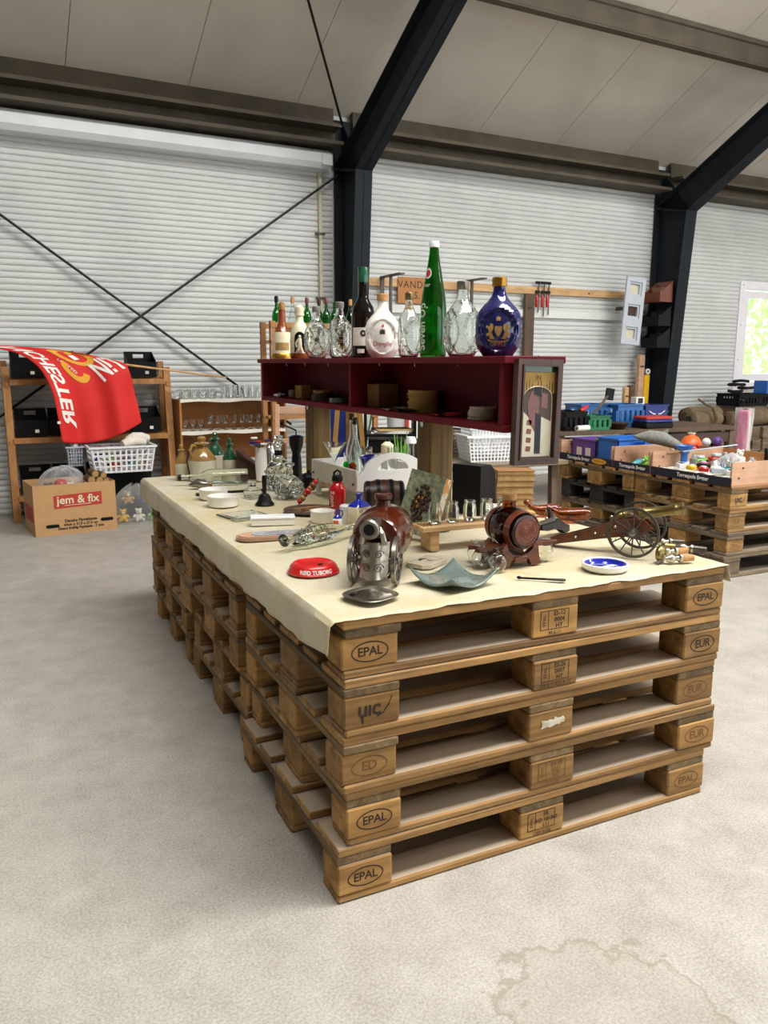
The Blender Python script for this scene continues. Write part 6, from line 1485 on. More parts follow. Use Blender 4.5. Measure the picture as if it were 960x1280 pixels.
def box_crate(name, label, M, W, D, H, mat, open_front=False, slots=True, group=None):
    th = thing(name, label, 'crate', M, group); w_ = .006
    MB().box(-W / 2, W / 2, -D / 2, D / 2, 0, .006).build('floor', mat, th, None, False)
    for sy in (-1, 1):
        a = sy * D / 2; m = MB(); y0, y1 = min(a, a - sy * w_), max(a, a - sy * w_)
        if slots:
            n_ = max(4, int(W / .05)); m.box(-W / 2, W / 2, y0, y1, .006, H * .22); m.box(-W / 2, W / 2, y0, y1, H * .72, H)
            for i in range(n_ + 1): x = -W / 2 + W * i / n_; m.box(x - W / n_ * .28, x + W / n_ * .28, y0, y1, H * .22, H * .72)
        else: m.box(-W / 2, W / 2, y0, y1, .006, H)
        m.build('side_wall', mat, th, None, False)
    for sx in (-1, 1):
        a = sx * W / 2; x0, x1 = min(a, a - sx * w_), max(a, a - sx * w_); m = MB()
        m.box(x0, x1, -D / 2, D / 2, .006, H * .62); m.box(x0, x1, -D / 2, -D * .2, H * .62, H * .84); m.box(x0, x1, D * .2, D / 2, H * .62, H * .84); m.box(x0, x1, -D / 2, D / 2, H * .84, H); m.build('end_wall', mat, th, None, False)
    m = MB(); e = .008
    for b in ((-W / 2 - e, W / 2 + e, -D / 2 - e, -D / 2), (-W / 2 - e, W / 2 + e, D / 2, D / 2 + e), (-W / 2 - e, -W / 2, -D / 2, D / 2), (W / 2, W / 2 + e, -D / 2, D / 2)): m.box(b[0], b[1], b[2], b[3], H * .93, H)
    m.build('rim', mat, th, None, False); return th
pc = box_crate('toy_crate', 'purple plastic crate with white prints in the display tray', T(TX + .22, 3.19, ZY, PI / 2), .27, .30, .155, 'purple_plastic', slots=False)
for y in (-.05, .05): MB().add([(y + a * .03, .1505 * (1), .06 + b * .03) for a, b in ((-1, -1), (1, -1), (1, 1), (-1, 1))], [(0, 1, 2, 3)]).build('print', 'print_white', pc, None, False)
box_crate('storage_crate', 'bright blue plastic crate beside the purple one', T(TX + .25, 2.925, ZY, PI / 2), .215, .36, .185, 'blue_plastic', slots=False)
def toy_car(M, mat, label, s=1.0):
    th = thing('toy_car', label, 'toy', M); S = Matrix.Scale(s, 4)
    MB().cbox(.10, .045, .022, .006, S @ T(0, 0, .02)).build('body', mat, th); MB().cbox(.05, .040, .020, .006, S @ T(-.005, 0, .04)).build('cabin', 'grey_plastic', th)
    for x in (-.03, .03):
        for y in (-.022, .022): MB().lathe([(0, -.005), (.012, -.005), (.012, .005), (0, .005)], 12, S @ T(x, y, .012, rx=PI / 2)).build('wheel', 'cast_black', th)
def figurine(M, mat, label, h=.1, head='plush_tan'):
    th = thing('figurine', label, 'toy', M); S = Matrix.Scale(h, 4)
    MB().tube([(0, 0, .0), (0, 0, .35), (0, 0, .66)], [.22, .18, .15], 10, S).build('body', mat, th); MB().ball(.17, S @ T(0, 0, .82), 10).build('head', head, th)
    for sx in (-1, 1): MB().tube([(sx * .14, 0, .6), (sx * .28, -.08, .36)], [.06, .05], 6, S).build('arm', mat, th)
def at2(u, v, z=ZY, rz=0): p = pz(u, v, z); return T(p.x, p.y, p.z, R(rz))
# toys in the crates and the trays
figurine(T(TX + .20, 3.17, ZY + .007), 'orange_plastic', 'orange figurine peeping out of the purple crate', .17)
figurine(T(TX + .26, 3.22, ZY + .007), 'pink_plastic', 'pink figurine inside the purple crate', .15)
def dolphin(M, label, mat, s=1):
    th = thing('plush_dolphin', label, 'toy', M); S = Matrix.Scale(s, 4)
    MB().tube([(-.2, 0, .03), (-.12, 0, .05), (0, 0, .065), (.1, 0, .05), (.17, 0, .03), (.21, 0, .02)], [.01, .035, .055, .05, .025, .010], 14, S).build('body', mat, th)
    MB().prism([(-.24, -.06), (-.19, 0), (-.24, .06), (-.17, .01), (-.17, -.01)], .012, S @ T(0, 0, .024)).build('tail', mat, th)
    MB().prism([(-.03, .1), (.03, .1), (-.02, .15)], .012, S @ T(0, .006, 0, rx=PI / 2)).build('fin', mat, th)
dolphin(T(TX + .24, 2.595, ZY + .145, R(150)) @ T(ry=R(-16)), 'grey plush dolphin lying across the short tray', 'plush_grey', .9)
dolphin(T(TX + .17, 2.70, ZY, R(8)), 'smaller pale plush dolphin inside the short tray', 'cyan_plastic', .45)
plush(T(TX + .42, 2.61, ZY, R(-80)), .11, 'tan_glaze', 'golden soft toy behind the dolphin in the short tray')
plush(T(TX + .56, 2.58, ZY, R(-80)), .10, 'red_plastic', 'red soft toy in the far corner of the short tray')
plush(T(TX + .28, 2.535, ZY, R(-85)), .075, 'orange_plastic', 'orange soft toy under the plush dolphin')
plush(T(TX + .13, 2.50, ZY, R(-90)), .055, 'plush_white', 'tiny white soft toy at the lip of the short tray')
plush(T(TX + .13, 2.595, ZY, R(-90)), .055, 'lime_plastic', 'tiny green soft toy at the lip of the short tray')
rg = random.Random(77)
m = MB(); m.grid(lambda u, v: (.012 + u * .63, .016 + v * .62, .030 + .016 * ns(Vector((u * 9, v * 9, 2))) + .008 * ns(Vector((u * 25, v * 25, 5)))), 30, 30)
m.add([(.012, .016, .001), (.642, .016, .001), (.642, .636, .001), (.012, .636, .001)], [(0, 1, 2, 3)])
solo(m, 'packing_paper', 'paper', 'crumpled white packing paper filling the oddments tray', 'paper', T(TX - .01, 1.749, ZY - .0012))
ZP = ZY + .046
toy_car(T(TX + .52, 2.34, ZP, R(5)), 'red_plastic', 'red toy car by the back of the oddments tray', 1.3)
toy_car(T(TX + .38, 2.35, ZP, R(5)), 'lime_plastic', 'green toy car behind the blue funnel', 1.1)
fn_ = thing('funnel', 'blue plastic funnel standing in the oddments tray', 'funnel', T(TX + .20, 2.325, ZP, s=1.2))
MB().lathe([(.018, 0), (.016, .06), (.05, .11), (.052, .11), (.018, .058), (.02, 0), (.018, 0)], 18).build('cone', 'blue_plastic', fn_); MB().lathe(solidp([(.03, 0), (.03, .02)]), 16).build('base', 'white_plastic', fn_)
sw = thing('toy_sword', 'grey toy sword lying across the oddments tray', 'toy', T(TX + .10, 2.26, ZP + .10, R(-30)) @ T(ry=R(-8)))
MB().cbox(.36, .018, .008, .003, T(.18, 0, 0)).build('blade', 'grey_plastic', sw); MB().cbox(.02, .08, .012, .003).build('guard', 'iron', sw); MB().tube([(-.09, 0, 0), (0, 0, 0)], .009, 8).build('grip', 'cork_wood', sw)
odd = [('white box', 'paper', 'b'), ('silver tin', 'silver', 'c'), ('white bottle', 'white_plastic', 'v'), ('clear plastic pack', 'bag_film', 'b'), ('orange cap', 'orange_plastic', 'c'), ('grey remote', 'grey_plastic', 'b'), ('pale blue carton', 'cyan_plastic', 'b'), ('cream jar', 'cream_ceramic', 'v'), ('white mug', 'white_ceramic', 'v'), ('grey torch', 'pewter', 't'), ('red spool', 'red_plastic', 'c'), ('white cable tin', 'white_plastic', 'c'), ('silver can', 'chrome', 'v'), ('white packet', 'paper', 'b'), ('brown wooden block', 'cork_wood', 'b'), ('yellow reel', 'yellow_plastic', 'c'), ('black adapter', 'black_plastic', 'b'), ('white tube', 'white_plastic', 't'), ('blue lid', 'blue_plastic', 'c'), ('clear jar', 'clear_glass', 'v'), ('white charger', 'white_plastic', 'b'), ('grey pot', 'plush_grey', 'v'), ('pink tin', 'pink_plastic', 'c'), ('silver tube', 'silver', 't'), ('green bottle', 'green_plastic', 'v')]
for i, (nm, mt, kd) in enumerate(odd):
    gx, gy = i % 5, i // 5
    M = T(TX + .075 + gx * .098 + rg.uniform(-.006, .006), 1.835 + gy * .098 + rg.uniform(-.006, .006), ZP, rg.uniform(0, 3), s=1.0)
    m = MB(); th = thing(nm.replace(' ', '_'), f'{nm} lying in the oddments tray', 'oddment', M)
    if kd == 'b': MB().cbox(.085, .055, .032, .004, T(0, 0, .016)).build('shell', mt, th); MB().cbox(.05, .03, .002, .0005, T(0, 0, .033)).build('label', 'print_white' if i % 2 else 'navy_print', th)
    elif kd == 'c': MB().lathe(solidp([(.030, 0), (.033, .004), (.033, .022), (.028, .028)]), 20).build('shell', mt, th); MB().lathe(solidp([(.018, .028), (.018, .034)]), 16).build('lid', 'white_plastic', th)
    elif kd == 'v': MB().lathe(solidp([(.020, 0), (.024, .005), (.024, .055), (.012, .068)]), 18).build('shell', mt, th); MB().lathe(solidp([(.012, .068), (.013, .085)]), 14).build('cap', 'grey_plastic', th)
    else: MB().tube([(-.06, 0, .018), (.02, 0, .018), (.03, 0, .024), (.05, 0, .024)], [.014, .014, .022, .022], 14).build('shell', mt, th)
for i, (x, y) in enumerate(((.55, 1.97), (.56, 1.86))):
    th = thing('toy_bracket', ('black plastic bracket standing in the oddments tray', 'second black plastic bracket at the tray end')[i], 'oddment', T(TX + x, y, ZP, R(20)))
    MB().cbox(.03, .02, .13, .003, T(0, 0, .065)).build('post', 'black_plastic', th); MB().cbox(.06, .03, .014, .003, T(.02, 0, .125)).build('arm', 'black_plastic', th); MB().cbox(.10, .05, .012, .003, T(.0, 0, .006)).build('foot', 'black_plastic', th)
plush(T(TX + .56, 2.18, ZP, R(-90)), .07, 'plush_white', 'small white soft toy among the oddments')
solo(MB().grid(lambda u, v: (lambda a, q: (.085 * q * math.cos(a), .08 * q * math.sin(a), .085 * v))(2 * PI * u, (1 + .15 * ns(Vector((math.cos(2 * PI * u) * 2, math.sin(2 * PI * u) * 2, v * 3)))) * (1 - v ** 3)), 22, 8, None, True), 'plastic_bag', 'bag_film', 'crumpled clear bag at the near end of the oddments tray', 'bag', T(TX + .12, 1.87, ZP + .05))
# behind the trays
solo(MB().ball(.055, None, 16), 'toy_ball', 'orange_plastic', 'orange ball behind the tray back board', 'ball', T(*pxp(864, 545, TX + .74).xy, 0) @ T(0, 0, ZD + .155)) if False else None
def rear(u, x): p = pxp(u, 550, x); return p.x, p.y
x_, y_ = rear(864, TX + .76); th = thing('toy_bag', 'orange cloth bag of toys behind the tray back board', 'bag', T(x_, y_, ZD + .0005)); MB().lathe(solidp([(.07, 0), (.085, .05), (.08, .14), (.05, .185), (.02, .20)]), 18).build('sack', 'orange_plastic', th); MB().lathe(solidp([(.022, .20), (.03, .215)]), 12).build('tie', 'white_plastic', th)
x_, y_ = rear(883, TX + .78); figurine(T(x_, y_, ZD + .0005), 'cyan_plastic', 'turquoise doll behind the tray back board', .19, 'white_plastic')
x_, y_ = rear(897, TX + .77); figurine(T(x_, y_, ZD + .0005), 'pink_plastic', 'pink doll with purple hair behind the tray', .21, 'purple_plastic')
x_, y_ = rear(928, TX + .84); th = thing('doll_box', 'tall pink doll box wrapped in clear film behind the tray', 'box', T(x_, y_, ZD + .0005, R(30)))
MB().cbox(.10, .07, .40, .004, T(0, 0, .20)).build('carton', 'pink_plastic', th, None, False); MB().cbox(.06, .004, .33, .001, T(.006, -.037, .19)).build('window', 'cream_ceramic', th, None, False)
m = MB(); m.grid(lambda u, v: (lambda a: (.068 * math.cos(a) * (1 + .12 * math.sin(5 * a + v * 8)), .056 * math.sin(a) * (1 + .12 * math.cos(4 * a + v * 6)), .42 * v))(2 * PI * u), 24, 8, None, True); m.build('film', 'bag_film', th)
# ------------------------------------------------------------ bench with crates along the wall
bn = thing('work_bench', 'long pale wooden bench carrying tool crates', 'bench', T(3.72, 4.02, 0, R(-3)))
MB().cbox(2.1, .75, .035, .003, T(1.05, .38, .683)).build('top', 'brown_post', bn, None, False)
for x in (.06, 2.04):
    for y in (.06, .70): MB().cbox(.07, .07, .665, .004, T(x, y, .3325)).build('leg', 'brown_post', bn, None, False)
MB().cbox(2.0, .03, .10, .003, T(1.05, .05, .60)).build('apron', 'dark_wood', bn, None, False)
BW = bn.matrix_world; ZB = .7015
def onb(u, y, rz=0, z=ZB):
    # along the bench at local y, under image column u
    best = None
    for i in range(220):
        x = i * .01; p = BW @ Vector((x, y, z)); c = CM.inverted() @ (p - CAM); uu = 480 + FPX * c.x / -c.z
        if best is None or abs(uu - u) < best[0]: best = (abs(uu - u), x)
    return BW @ T(best[1], y, z, R(rz))
box_crate('tool_crate', 'black plastic crate at the end of the bench', onb(708, .22), .22, .30, .17, 'crate_black')
box_crate('tool_crate', 'dark green plastic crate on the bench beside the black one', onb(741, .16), .22, .20, .13, 'green_plastic')
box_crate('tool_crate', 'blue slotted crate at the back of the bench', onb(732, .58), .30, .26, .21, 'blue_crate')
box_crate('tool_crate', 'blue slotted crate in the middle of the bench', onb(775, .46), .30, .28, .21, 'blue_crate')
wc = box_crate('tool_crate', 'navy crate with white wings printed on its side', onb(808, .46), .27, .26, .20, 'navy_plastic', slots=False)
m = MB()
for sx in (-1, 1):
    for k in range(3): m.add([(sx * .01, -.1395, .10 + k * .008), (sx * (.10 - k * .02), -.1395, .15 - k * .014), (sx * (.085 - k * .02), -.1395, .13 - k * .012)], [(0, 1, 2)])
m.build('wing_print', 'print_white', wc, None, False)
th = thing('tool_case', 'flat dark tool case with a red lid on the bench', 'case', onb(815, .14, 4)); MB().cbox(.34, .20, .05, .008, T(0, 0, .025)).build('base', 'black_plastic', th); MB().cbox(.33, .19, .03, .008, T(0, 0, .066)).build('tray', 'navy_plastic', th); MB().cbox(.32, .18, .026, .006, T(0, 0, .095)).build('lid', 'print_red', th)
th = thing('wooden_bowl', 'dark wooden bowl of oddments at the bench front', 'bowl', onb(772, .12)); MB().lathe(hollow([(.05, 0), (.06, .004), (.10, .055)], .006, .006), 26).build('bowl', 'dark_wood', th); MB().lathe(solidp([(.085, .045), (.06, .06), (.03, .066)]), 16).build('heap', 'carved_brown', th)
th = thing('paper_roll', 'white paper roll lying at the bench front', 'roll', onb(728, .03, 8)); MB().lathe([(.006, -.07), (.026, -.07), (.026, .07), (.006, .07), (.006, -.07)], 18, T(0, 0, .0262, ry=PI / 2)).build('roll', 'paper', th); MB().lathe([(0, -.075), (.01, -.075), (.01, .075), (0, .075)], 12, T(0, 0, .0262, ry=PI / 2)).build('core', 'iron', th)
th = thing('hatchet', 'old hatchet with a wooden shaft leaning on the green crate', 'hatchet', onb(738, .33) @ T(0, 0, .10))
MB().tube([(-.02, -.06, .03), (.10, .0, .10), (.22, .05, .19)], .012, 8).build('shaft', 'brown_post', th); MB().cbox(.09, .03, .11, .006, T(.25, .06, .205, ry=R(8))).build('head', 'cast_black', th)
solo(MB().tube([(-.04, 0, 0), (0, 0, .01), (.05, 0, .04)], [.016, .022, .014], 10), 'hand_tool', 'red_plastic', 'red-handled hand tool lying in the green crate', 'tool', onb(728, .22, 10) @ T(0, 0, .17))
th = thing('mug_stand', 'white printed carton on the navy crate', 'box', onb(795, .48) @ T(0, 0, .2005)); MB().cbox(.10, .08, .07, .003, T(0, 0, .035)).build('carton', 'paper', th, None, False); MB().cbox(.06, .002, .05, .0005, T(0, -.041, .035)).build('print', 'navy_print', th, None, False)
for i, (u, n_, mt, w_, ztop, lb) in enumerate(((783, 5.55, 'pine', .05, 1.02, 'short pale timber offcut standing behind the crates'), (789, 5.58, 'red_wood', .05, 1.04, 'reddish timber offcut standing beside the pale one'), (800, 5.75, 'pale_ply', .07, 1.40, 'tall narrow plank leaning on the slatted wall'))):
    s = pn(u, 470, n_).x; th = thing('plank', lb, 'plank', BM @ T(s, n_, 0, R(3))); MB().cbox(w_ * 1.3, .05, ztop, .004, T(0, 0, ztop / 2)).build('board', mt, th, None, False); MB().cbox(w_ * .9, .004, .02, .001, T(0, -.027, ztop * .9)).build('mark', 'iron', th, None, False)
s = pn(807, 480, 5.75).x; th = thing('spirit_level', 'yellow spirit level standing against the dark column', 'level', BM @ T(s, 5.75, 0, R(2))); MB().cbox(.085, .04, 1.16, .003, T(0, 0, .58)).build('body', 'yellow_plastic', th, None, False); MB().lathe([(.02, 0), (.034, 0), (.034, .02), (.02, .02), (.02, 0)], 18, T(0, -.01, 1.20, rx=PI / 2)).build('hanging_ring', 'white_plastic', th)
# green crate, cylinders and cables on the grey pallets
def w3(u, v, n_, z): return pn(u, v, n_).x
box_crate('tool_crate', 'green plastic crate between bench and cylinders', BM @ T(w3(836, 520, 5.2, 0) - .34, 5.20, .568), .34, .28, .20, 'green_plastic')
sup3 = thing('crate_stand', 'dark wooden stand under the green crate', 'stand', BM @ T(w3(836, 520, 5.2, 0) - .34, 5.20, 0)); MB().cbox(.38, .32, .03, .003, T(0, 0, .552)).build('top', 'dark_wood', sup3, None, False)
for sx in (-.16, .16):
    for sy in (-.13, .13): MB().cbox(.05, .05, .537, .003, T(sx, sy, .2685)).build('leg', 'dark_wood', sup3, None, False)
def cyl(u, n_, r, L_, z, rz, mt, label):
    th = thing('gas_cylinder', label, 'cylinder', BM @ T(w3(u, 520, n_, 0), n_, z + r, R(rz)))
    MB().lathe([(0, -L_ / 2), (r * .5, -L_ / 2), (r * .9, -L_ / 2 + .02), (r, -L_ / 2 + .05), (r, L_ / 2 - .08), (r * .7, L_ / 2 - .03), (r * .3, L_ / 2), (0, L_ / 2)], 22, T(ry=PI / 2)).build('shell', mt, th)
    MB().lathe([(r, L_ * .1), (r + .004, L_ * .1), (r + .004, L_ * .1 + .02), (r, L_ * .1 + .02), (r, L_ * .1)], 22, T(ry=PI / 2)).build('strap', 'carved_brown', th)
    MB().lathe([(0, -L_ / 2 - .02), (r * .45, -L_ / 2 - .02), (r * .45, -L_ / 2), (0, -L_ / 2)], 14, T(ry=PI / 2)).build('valve', 'iron', th)
cyl(882, 4.92, .10, .5, ZD + .004, 0, 'cylinder_drab', 'drab cylinder lying at the front of the grey pallets')
cyl(879, 5.16, .115, .58, ZD + .004, 0, 'cylinder_drab', 'thick drab cylinder lying behind the front one')
cyl(916, 4.92, .09, .26, ZD + .004, 0, 'log_bark', 'short rusty cylinder beside the leather strap')
cyl(949, 4.93, .11, .55, ZD + .004, 0, 'cylinder_drab', 'dark speckled cylinder right of the pink doll box') 
cyl(868, 5.42, .10, .40, ZD + .004, 0, 'rust_band', 'rust brown cylinder against the slatted wall')
th = thing('leather_strap', 'brown leather strap with a loop over the cylinders', 'strap', BM @ T(w3(893, 520, 4.78, 0), 4.775, ZD)); MB().tube([(0, 0, .012), (.02, -.01, .12), (-.04, .0, .24), (-.12, .04, .28), (-.17, .10, .34)], [.012, .022, .012, .011, .010], 8).build('strap', 'log_bark', th)
box_crate('cable_crate', 'black plastic crate heaped with black cables', BM @ T(w3(914, 505, 5.35, 0) + .22, 5.37, ZD + .216), .52, .34, .15, 'crate_black')
sp = thing('pallet_collar', 'grey wooden box under the black cable crate', 'box', BM @ T(w3(914, 505, 5.35, 0) + .22, 5.37, ZD + .001)); MB().cbox(.50, .34, .20, .004, T(0, 0, .10)).build('box', 'grey_pallet_wood', sp, None, False); MB().cbox(.52, .36, .012, .003, T(0, 0, .206)).build('lid', 'grey_pallet_wood', sp, None, False)
CC = BM @ T(w3(914, 505, 5.35, 0) + .22, 5.37, ZD + .226); rg = random.Random(3)
for i in range(7):
    cx, cy, rr_ = rg.uniform(-.2, .12), rg.uniform(-.10, .10), rg.uniform(.07, .11)
    pts = [(rr_ * (1 + .1 * math.sin(3 * a)) * math.cos(a), rr_ * .8 * math.sin(a), .005 * math.sin(2 * a + i)) for a in [k * .4 for k in range(17)]]
    solo(MB().tube(pts, .017, 7), 'cable_coil', 'dark_fabric', f'{("thick", "loose", "tight", "upper", "small", "large", "kinked")[i]} black cable coil heaped in the black crate', 'cable', CC @ T(cx * .7, cy * .4, .04 + .042 * i))
solo(MB().lathe(solidp([(.05, 0), (.03, .06), (.005, .09)]), 12), 'marker_cone', 'rust_band', 'small reddish cone on the cable heap', 'cone', CC @ T(.20, -.10, .005))
th = thing('appliance_carton', 'blue and white appliance carton beside the cables', 'box', BM @ T(w3(950, 490, 5.35, 0) + .22, 5.36, ZD + .222)); MB().cbox(.20, .20, .30, .004, T(-.11, 0, .15)).build('blue_panel', 'blue_plastic', th, None, False); MB().cbox(.28, .20, .30, .004, T(.13, 0, .15)).build('white_panel', 'paper', th, None, False)
m = MB(); ring_poly(m, .07, .07, .02, 20, T(.10, -.102, .14, rx=PI / 2)); m.build('print', 'navy_print', th, None, False)
sp = thing('pallet_collar', 'pale wooden box under the appliance carton', 'box', BM @ T(w3(950, 490, 5.35, 0) + .24, 5.36, ZD + .001)); MB().cbox(.50, .34, .21, .004, T(0, 0, .105)).build('box', 'grey_pallet_wood', sp, None, False); MB().cbox(.52, .36, .010, .002, T(0, 0, .215)).build('lid', 'white_plastic', sp, None, False)
# ------------------------------------------------------------ hung on the back wall
rs = bthing('wall_batten', 'long pale timber batten screwed across the slatted wall', 'batten', 0, 0)
MB().box(2.96, C2 - .12, WN - .055, WN - .014, 2.055, 2.13).build('batten', 'pine', rs, None, False)
for s in (3.4, 4.6, 5.8): MB().ball(.010, T(s, WN - .056, 2.09), 6).build('screw', 'iron', rs)
for i, (u, L_) in enumerate(((673, .30), (680, .34), (686, .32))):
    s = pn(u, 360, WN - .07).x; th = bthing('bar_clamp', ('bar clamp with red handle hung first from the brown board', 'longest bar clamp with red handle hanging between two others', 'bar clamp with red handle hung nearest the grey panel')[i], 'clamp', s, WN - .075, 2.15, 0, 'bar clamps on the batten')
    MB().box(-.006, .006, -.004, .004, -L_, .03).build('bar', 'iron', th, None, False); MB().box(-.04, .02, -.01, .01, .01, .04).build('jaw', 'cast_black', th, None, False); MB().box(-.035, .015, -.01, .01, -.09, -.06).build('sliding_jaw', 'cast_black', th, None, False)
    MB().lathe(solidp([(.012, -.24), (.017, -.22), (.017, -.13), (.010, -.11)]), 12, T(-.02, 0, 0)).build('handle', 'red_plastic', th)
s = pn(662, 380, WN - .08).x; th = bthing('timber_board', 'dark brown upright board against the slatted wall', 'board', s, WN - .075); MB().cbox(.13, .035, 2.045, .004, T(0, 0, 1.0225)).build('board', 'brown_post', th, None, False); MB().cbox(.06, .01, .02, .002, T(0, -.02, 1.9)).build('cleat', 'dark_wood', th, None, False)
for i, (ua, lb) in enumerate(((476, 'dark steel bracket arm projecting beside the cardboard sign'), (576, 'dark steel bracket arm projecting behind the blue bottle'))):
    s = pn(ua, 349, WN - .03).x; th = bthing('steel_bracket', lb, 'bracket', s, WN - .058, 2.10, 0, 'steel brackets on the batten')
    MB().box(-.03, .03, -.42, 0, .03, .045).build('arm', 'iron', th, None, False); MB().box(-.02, .02, -.012, 0, -.40, .03).build('back_plate', 'iron', th, None, False); MB().box(-.012, .012, -.20, -.176, -.34, .03).build('hanger', 'iron', th, None, False)
q = pn(519, 362, WN - .07); th = bthing('cardboard_sign', 'brown cardboard sign with hand-drawn capitals on the batten', 'sign', q.x, WN - .066, q.z)
MB().box(-.20, .20, -.004, .004, -.14, .12).build('card', 'tray_card', th, None, False)
m = MB()
for s_, z in (('VANDA', .045), ('L S.', -.06)): v, f = textmb(s_, .10, space=1.1); m.add(v, f, T(-.02, -.0048, z, rx=PI / 2))
m.build('lettering', 'print_black', th, None, False)
# grey panel with three sockets
gp_ = bthing('socket_panel', 'pale grey plastic panel with three square openings', 'panel', 6.25, 5.58, 1.89)
a, b = pn(781, 346, 5.58), pn(800, 431, 5.58); gp_.matrix_world = BM @ T((pn(795, 346, 5.58).x + pn(786, 431, 5.58).x) / 2, 5.58, (a.z + b.z) / 2) @ T(ry=R(4))
hh_ = (a.z - b.z); ww = .29
for i in range(3):
    z0 = -hh_ / 2 + i * hh_ / 3; z1 = z0 + hh_ / 3
    MB().frame(-ww / 2, ww / 2, z0, z1, .05, -.02, .0).build('surround', 'grey_plastic', gp_, None, False)
    m = MB(); m.frame(-ww / 2 + .05, ww / 2 - .05, z0 + .05, z1 - .05, .022, -.005, .02); m.build('inner_frame', 'grey_plastic', gp_, None, False)
    MB().box(-ww / 2 + .05, ww / 2 - .05, .02, .024, z0 + .05, z1 - .05).build('back_plate', 'stone_ceramic' if i != 1 else 'carved_brown', gp_, None, False)
MB().box(-.02, .02, .024, WN - .06 - 5.58, .02, .06).build('hook', 'iron', gp_, None, False)
# black bins on the column side
for i, (v, mt, lb) in enumerate(((365, 'rust_band', 'dark red storage bin at the top of the column'), (395, 'black_plastic', 'black storage bin in the middle of the column'), (422, 'black_plastic', 'black storage bin lowest on the column'))):
    q = pn(825, v, 5.60); th = bthing('storage_bin', lb, 'bin', C2 - .20, 5.62, q.z - .12, 0, 'storage bins on the column')
    MB().box(-.10, .10, -.13, .13, 0, .008).build('floor', mt, th, None, False); MB().box(.092, .10, -.13, .13, .008, .24).build('back_wall', mt, th, None, False)
    for y in (-.13, .122): MB().prism([(-.10, .008), (.10, .008), (.10, .24), (-.06, .13), (-.10, .13)], .008, T(0, y + .008, 0, rx=PI / 2)).build('side_wall', mt, th, None, False)
    MB().box(-.10, -.092, -.122, .122, .008, .11).build('front_wall', mt, th, None, False); MB().box(-.02, .10, -.08, .08, .012, .17).build('contents', ('cork_wood', 'cast_black', 'dark_fabric')[i], th, None, False)
    MB().box(.10, .21, -.02, .02, .12, .16).build('bracket', 'iron', th, None, False)
# ------------------------------------------------------------ behind the table: trestle table with baskets, easel and clutter
tt_ = thing('trestle_table', 'low trestle table behind the pallets carrying white baskets', 'table', T(1.50, 2.34, 0))
MB().cbox(1.0, .80, .025, .003, T(.5, .40, .688)).build('top', 'grey_pallet_wood', tt_, None, False)
for x in (.06, .94):
    for y in (.08, .72): MB().bar((x, y - .03, 0), (x, y, .676), .04).build('leg', 'brown_post', tt_, None, False)
def ontt(u, v, rz=0): return at2(u, v, .7015, rz)
laundry(ontt(610, 575, -12), .34, .24, .16, 'white perforated basket nested in another on the trestle table', 14, 6)
laundry(ontt(610, 575, -12) @ T(0, 0, .05), .295, .20, .16, 'upper white perforated basket of the nested pair', 14, 6)
laundry(ontt(567, 569, 15), .16, .16, .17, 'grey wire basket with dark cloth on the trestle table', 12, 6, 'pewter', 'wire_basket')
solo(MB().grid(lambda u, v: (lambda a, q: (.05 * q * math.cos(a), .05 * q * math.sin(a), .13 * v))(2 * PI * u, (1 + .2 * ns(Vector((math.cos(2 * PI * u) * 2, math.sin(2 * PI * u) * 2, v * 3)))) * (1 - v ** 3)), 20, 8, None, True), 'cloth_bundle', 'slate_glaze', 'grey-green cloth bundle inside the wire basket', 'cloth', ontt(567, 569) @ T(0, 0, .008))
# A-frame easel
def at5(u, v, t): return pd(u, v, t)
e0 = at5(436, 560, 5.3); th = thing('easel', 'brown wooden easel standing behind the table', 'easel', T(e0.x, e0.y, 0, R(-25)))
for sx, top in ((-1, -.06), (1, .06)): MB().bar((sx * .16, 0, 0), (top, 0, 1.12), .045, .03).build('leg', 'tan_glaze', th, None, False)
MB().bar((0, .35, 0), (0, 0, 1.1), .04, .03).build('rear_leg', 'tan_glaze', th, None, False); MB().cbox(.24, .03, .04, .003, T(0, 0, .55)).build('ledge', 'tan_glaze', th, None, False)
e0 = at5(419, 540, 6.15); th = thing('display_board', 'dark blue upright display board behind the easel', 'board', T(e0.x, e0.y, 0, R(-25))); MB().cbox(.20, .03, 1.15, .004, T(0, 0, .575)).build('panel', 'navy_plastic', th, None, False); MB().cbox(.30, .14, .02, .003, T(0, .0, .01)).build('foot', 'black_plastic', th, None, False)
e0 = at5(456, 540, 5.95); th = thing('banner', 'hanging white pennant with a green border', 'pennant', T(e0.x, e0.y, 0, R(-25)))
MB().prism([(-.09, 1.14), (.09, 1.14), (.0, .62)], .003, T(0, 0, 0, rx=PI / 2)).build('cloth', 'plush_white', th, None, False)
MB().tube([(-.09, 0, 1.14), (0, 0, .62), (.09, 0, 1.14)], .012, 6).build('border', 'green_plastic', th); MB().tube([(-.14, 0, 1.14), (.14, 0, 1.14)], .008, 8).build('crossbar', 'brass', th); MB().tube([(-.13, 0, 1.14), (-.13, 0, 0)], .009, 8).build('stand', 'iron', th); MB().cbox(.2, .2, .02, .004, T(-.13, 0, .01)).build('base', 'iron', th)
e0 = at5(487, 545, 5.65); th = thing('stereo_rack', 'black open rack with stereo units and papers', 'rack', T(e0.x, e0.y, 0, R(-25)))
for sx in (-.17, .17): MB().cbox(.02, .34, .98, .003, T(sx, 0, .49)).build('side', 'black_plastic', th, None, False)
for z in (.4, .66, .80, .97): MB().cbox(.34, .34, .02, .003, T(0, 0, z)).build('shelf', 'black_plastic', th, None, False)
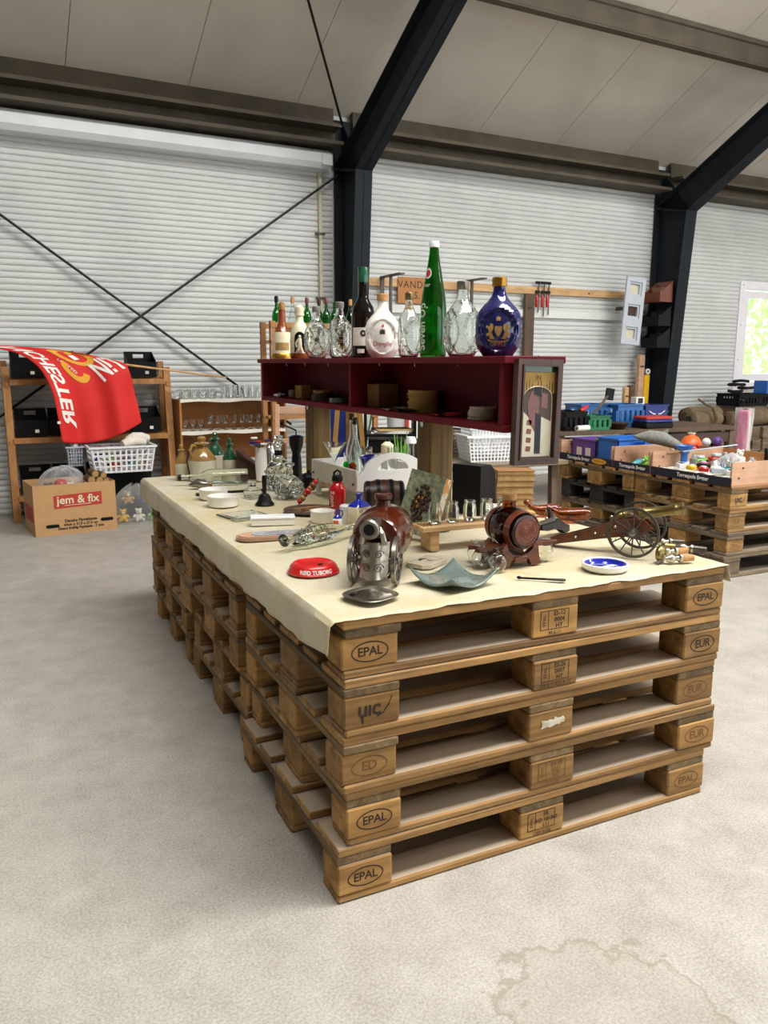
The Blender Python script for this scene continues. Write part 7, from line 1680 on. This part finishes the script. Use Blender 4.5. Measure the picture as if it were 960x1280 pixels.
MB().cbox(.30, .28, .09, .005, T(0, 0, .72)).build('stereo', 'cast_black', th); MB().lathe([(0, 0), (.02, 0), (.018, .02), (0, .02)], 14, T(.08, -.141, .72, rx=PI / 2)).build('dial', 'chrome', th)
for i, (z, mt) in enumerate(((.815, 'paper'), (.825, 'white_plastic'), (.835, 'old_paper'))): MB().cbox(.26, .24, .008, .001, T(.01 * i, -.03, z, .1 * i)).build('papers', mt, th, None, False)
MB().cbox(.16, .2, .07, .004, T(-.04, 0, .88)).build('radio', 'yellow_plastic', th) if False else None
e0 = at5(508, 545, 6.4); th = thing('carrier_bag', 'white plastic bag with red stripe hanging in the background', 'bag', T(e0.x, e0.y, 0, R(-25)))
MB().grid(lambda u, v: (lambda a, q: (.16 * q * math.cos(a), .09 * q * math.sin(a), .62 + .38 * v))(2 * PI * u, (1 + .12 * ns(Vector((math.cos(2 * PI * u) * 2, math.sin(2 * PI * u) * 2, v * 3)))) * (.8 + .3 * v)), 20, 8, None, True).build('bag', 'white_plastic', th)
MB().cbox(.03, .02, .3, .004, T(.0, -.095, .80)).build('stripe', 'print_red', th); MB().tube([(-.1, 0, .99), (0, 0, 1.06), (.1, 0, .99)], .008, 6).build('handle', 'white_plastic', th); MB().cbox(.3, .2, .60, .004, T(0, 0, .30)).build('carton', 'cardboard', th, None, False)
e0 = Vector((1.365, 2.2, 0)); th = thing('bar_stool', 'dark round padded stool behind the post', 'stool', T(e0.x, e0.y, 0))
MB().lathe(solidp([(.09, .72), (.105, .74), (.105, .86), (.09, .88)]), 24).build('seat', 'dark_fabric', th); MB().tube([(0, 0, .02), (0, 0, .72)], .025, 10).build('column', 'iron', th); MB().lathe(solidp([(.11, 0), (.11, .012), (.03, .03)]), 24).build('base', 'iron', th)
# wooden chair frame behind the decanters
e0 = at5(366, 545, 5.3); th = thing('wooden_chair', 'pinkish wooden chair seen behind the glass decanters', 'chair', T(e0.x, e0.y, 0, R(-20)))
for sx in (-.10, .10): MB().cbox(.03, .03, 1.02, .003, T(sx, 0, .51)).build('back_leg', 'pale_ply', th, None, False); MB().cbox(.03, .03, .45, .003, T(sx, .30, .225)).build('front_leg', 'pale_ply', th, None, False)
MB().cbox(.22, .02, .05, .003, T(0, 0, .98)).build('top_rail', 'pale_ply', th, None, False); MB().cbox(.24, .34, .025, .004, T(0, .15, .46)).build('seat', 'pale_ply', th, None, False); MB().cbox(.18, .02, .03, .003, T(0, 0, .78)).build('cross_rail', 'pale_ply', th, None, False)
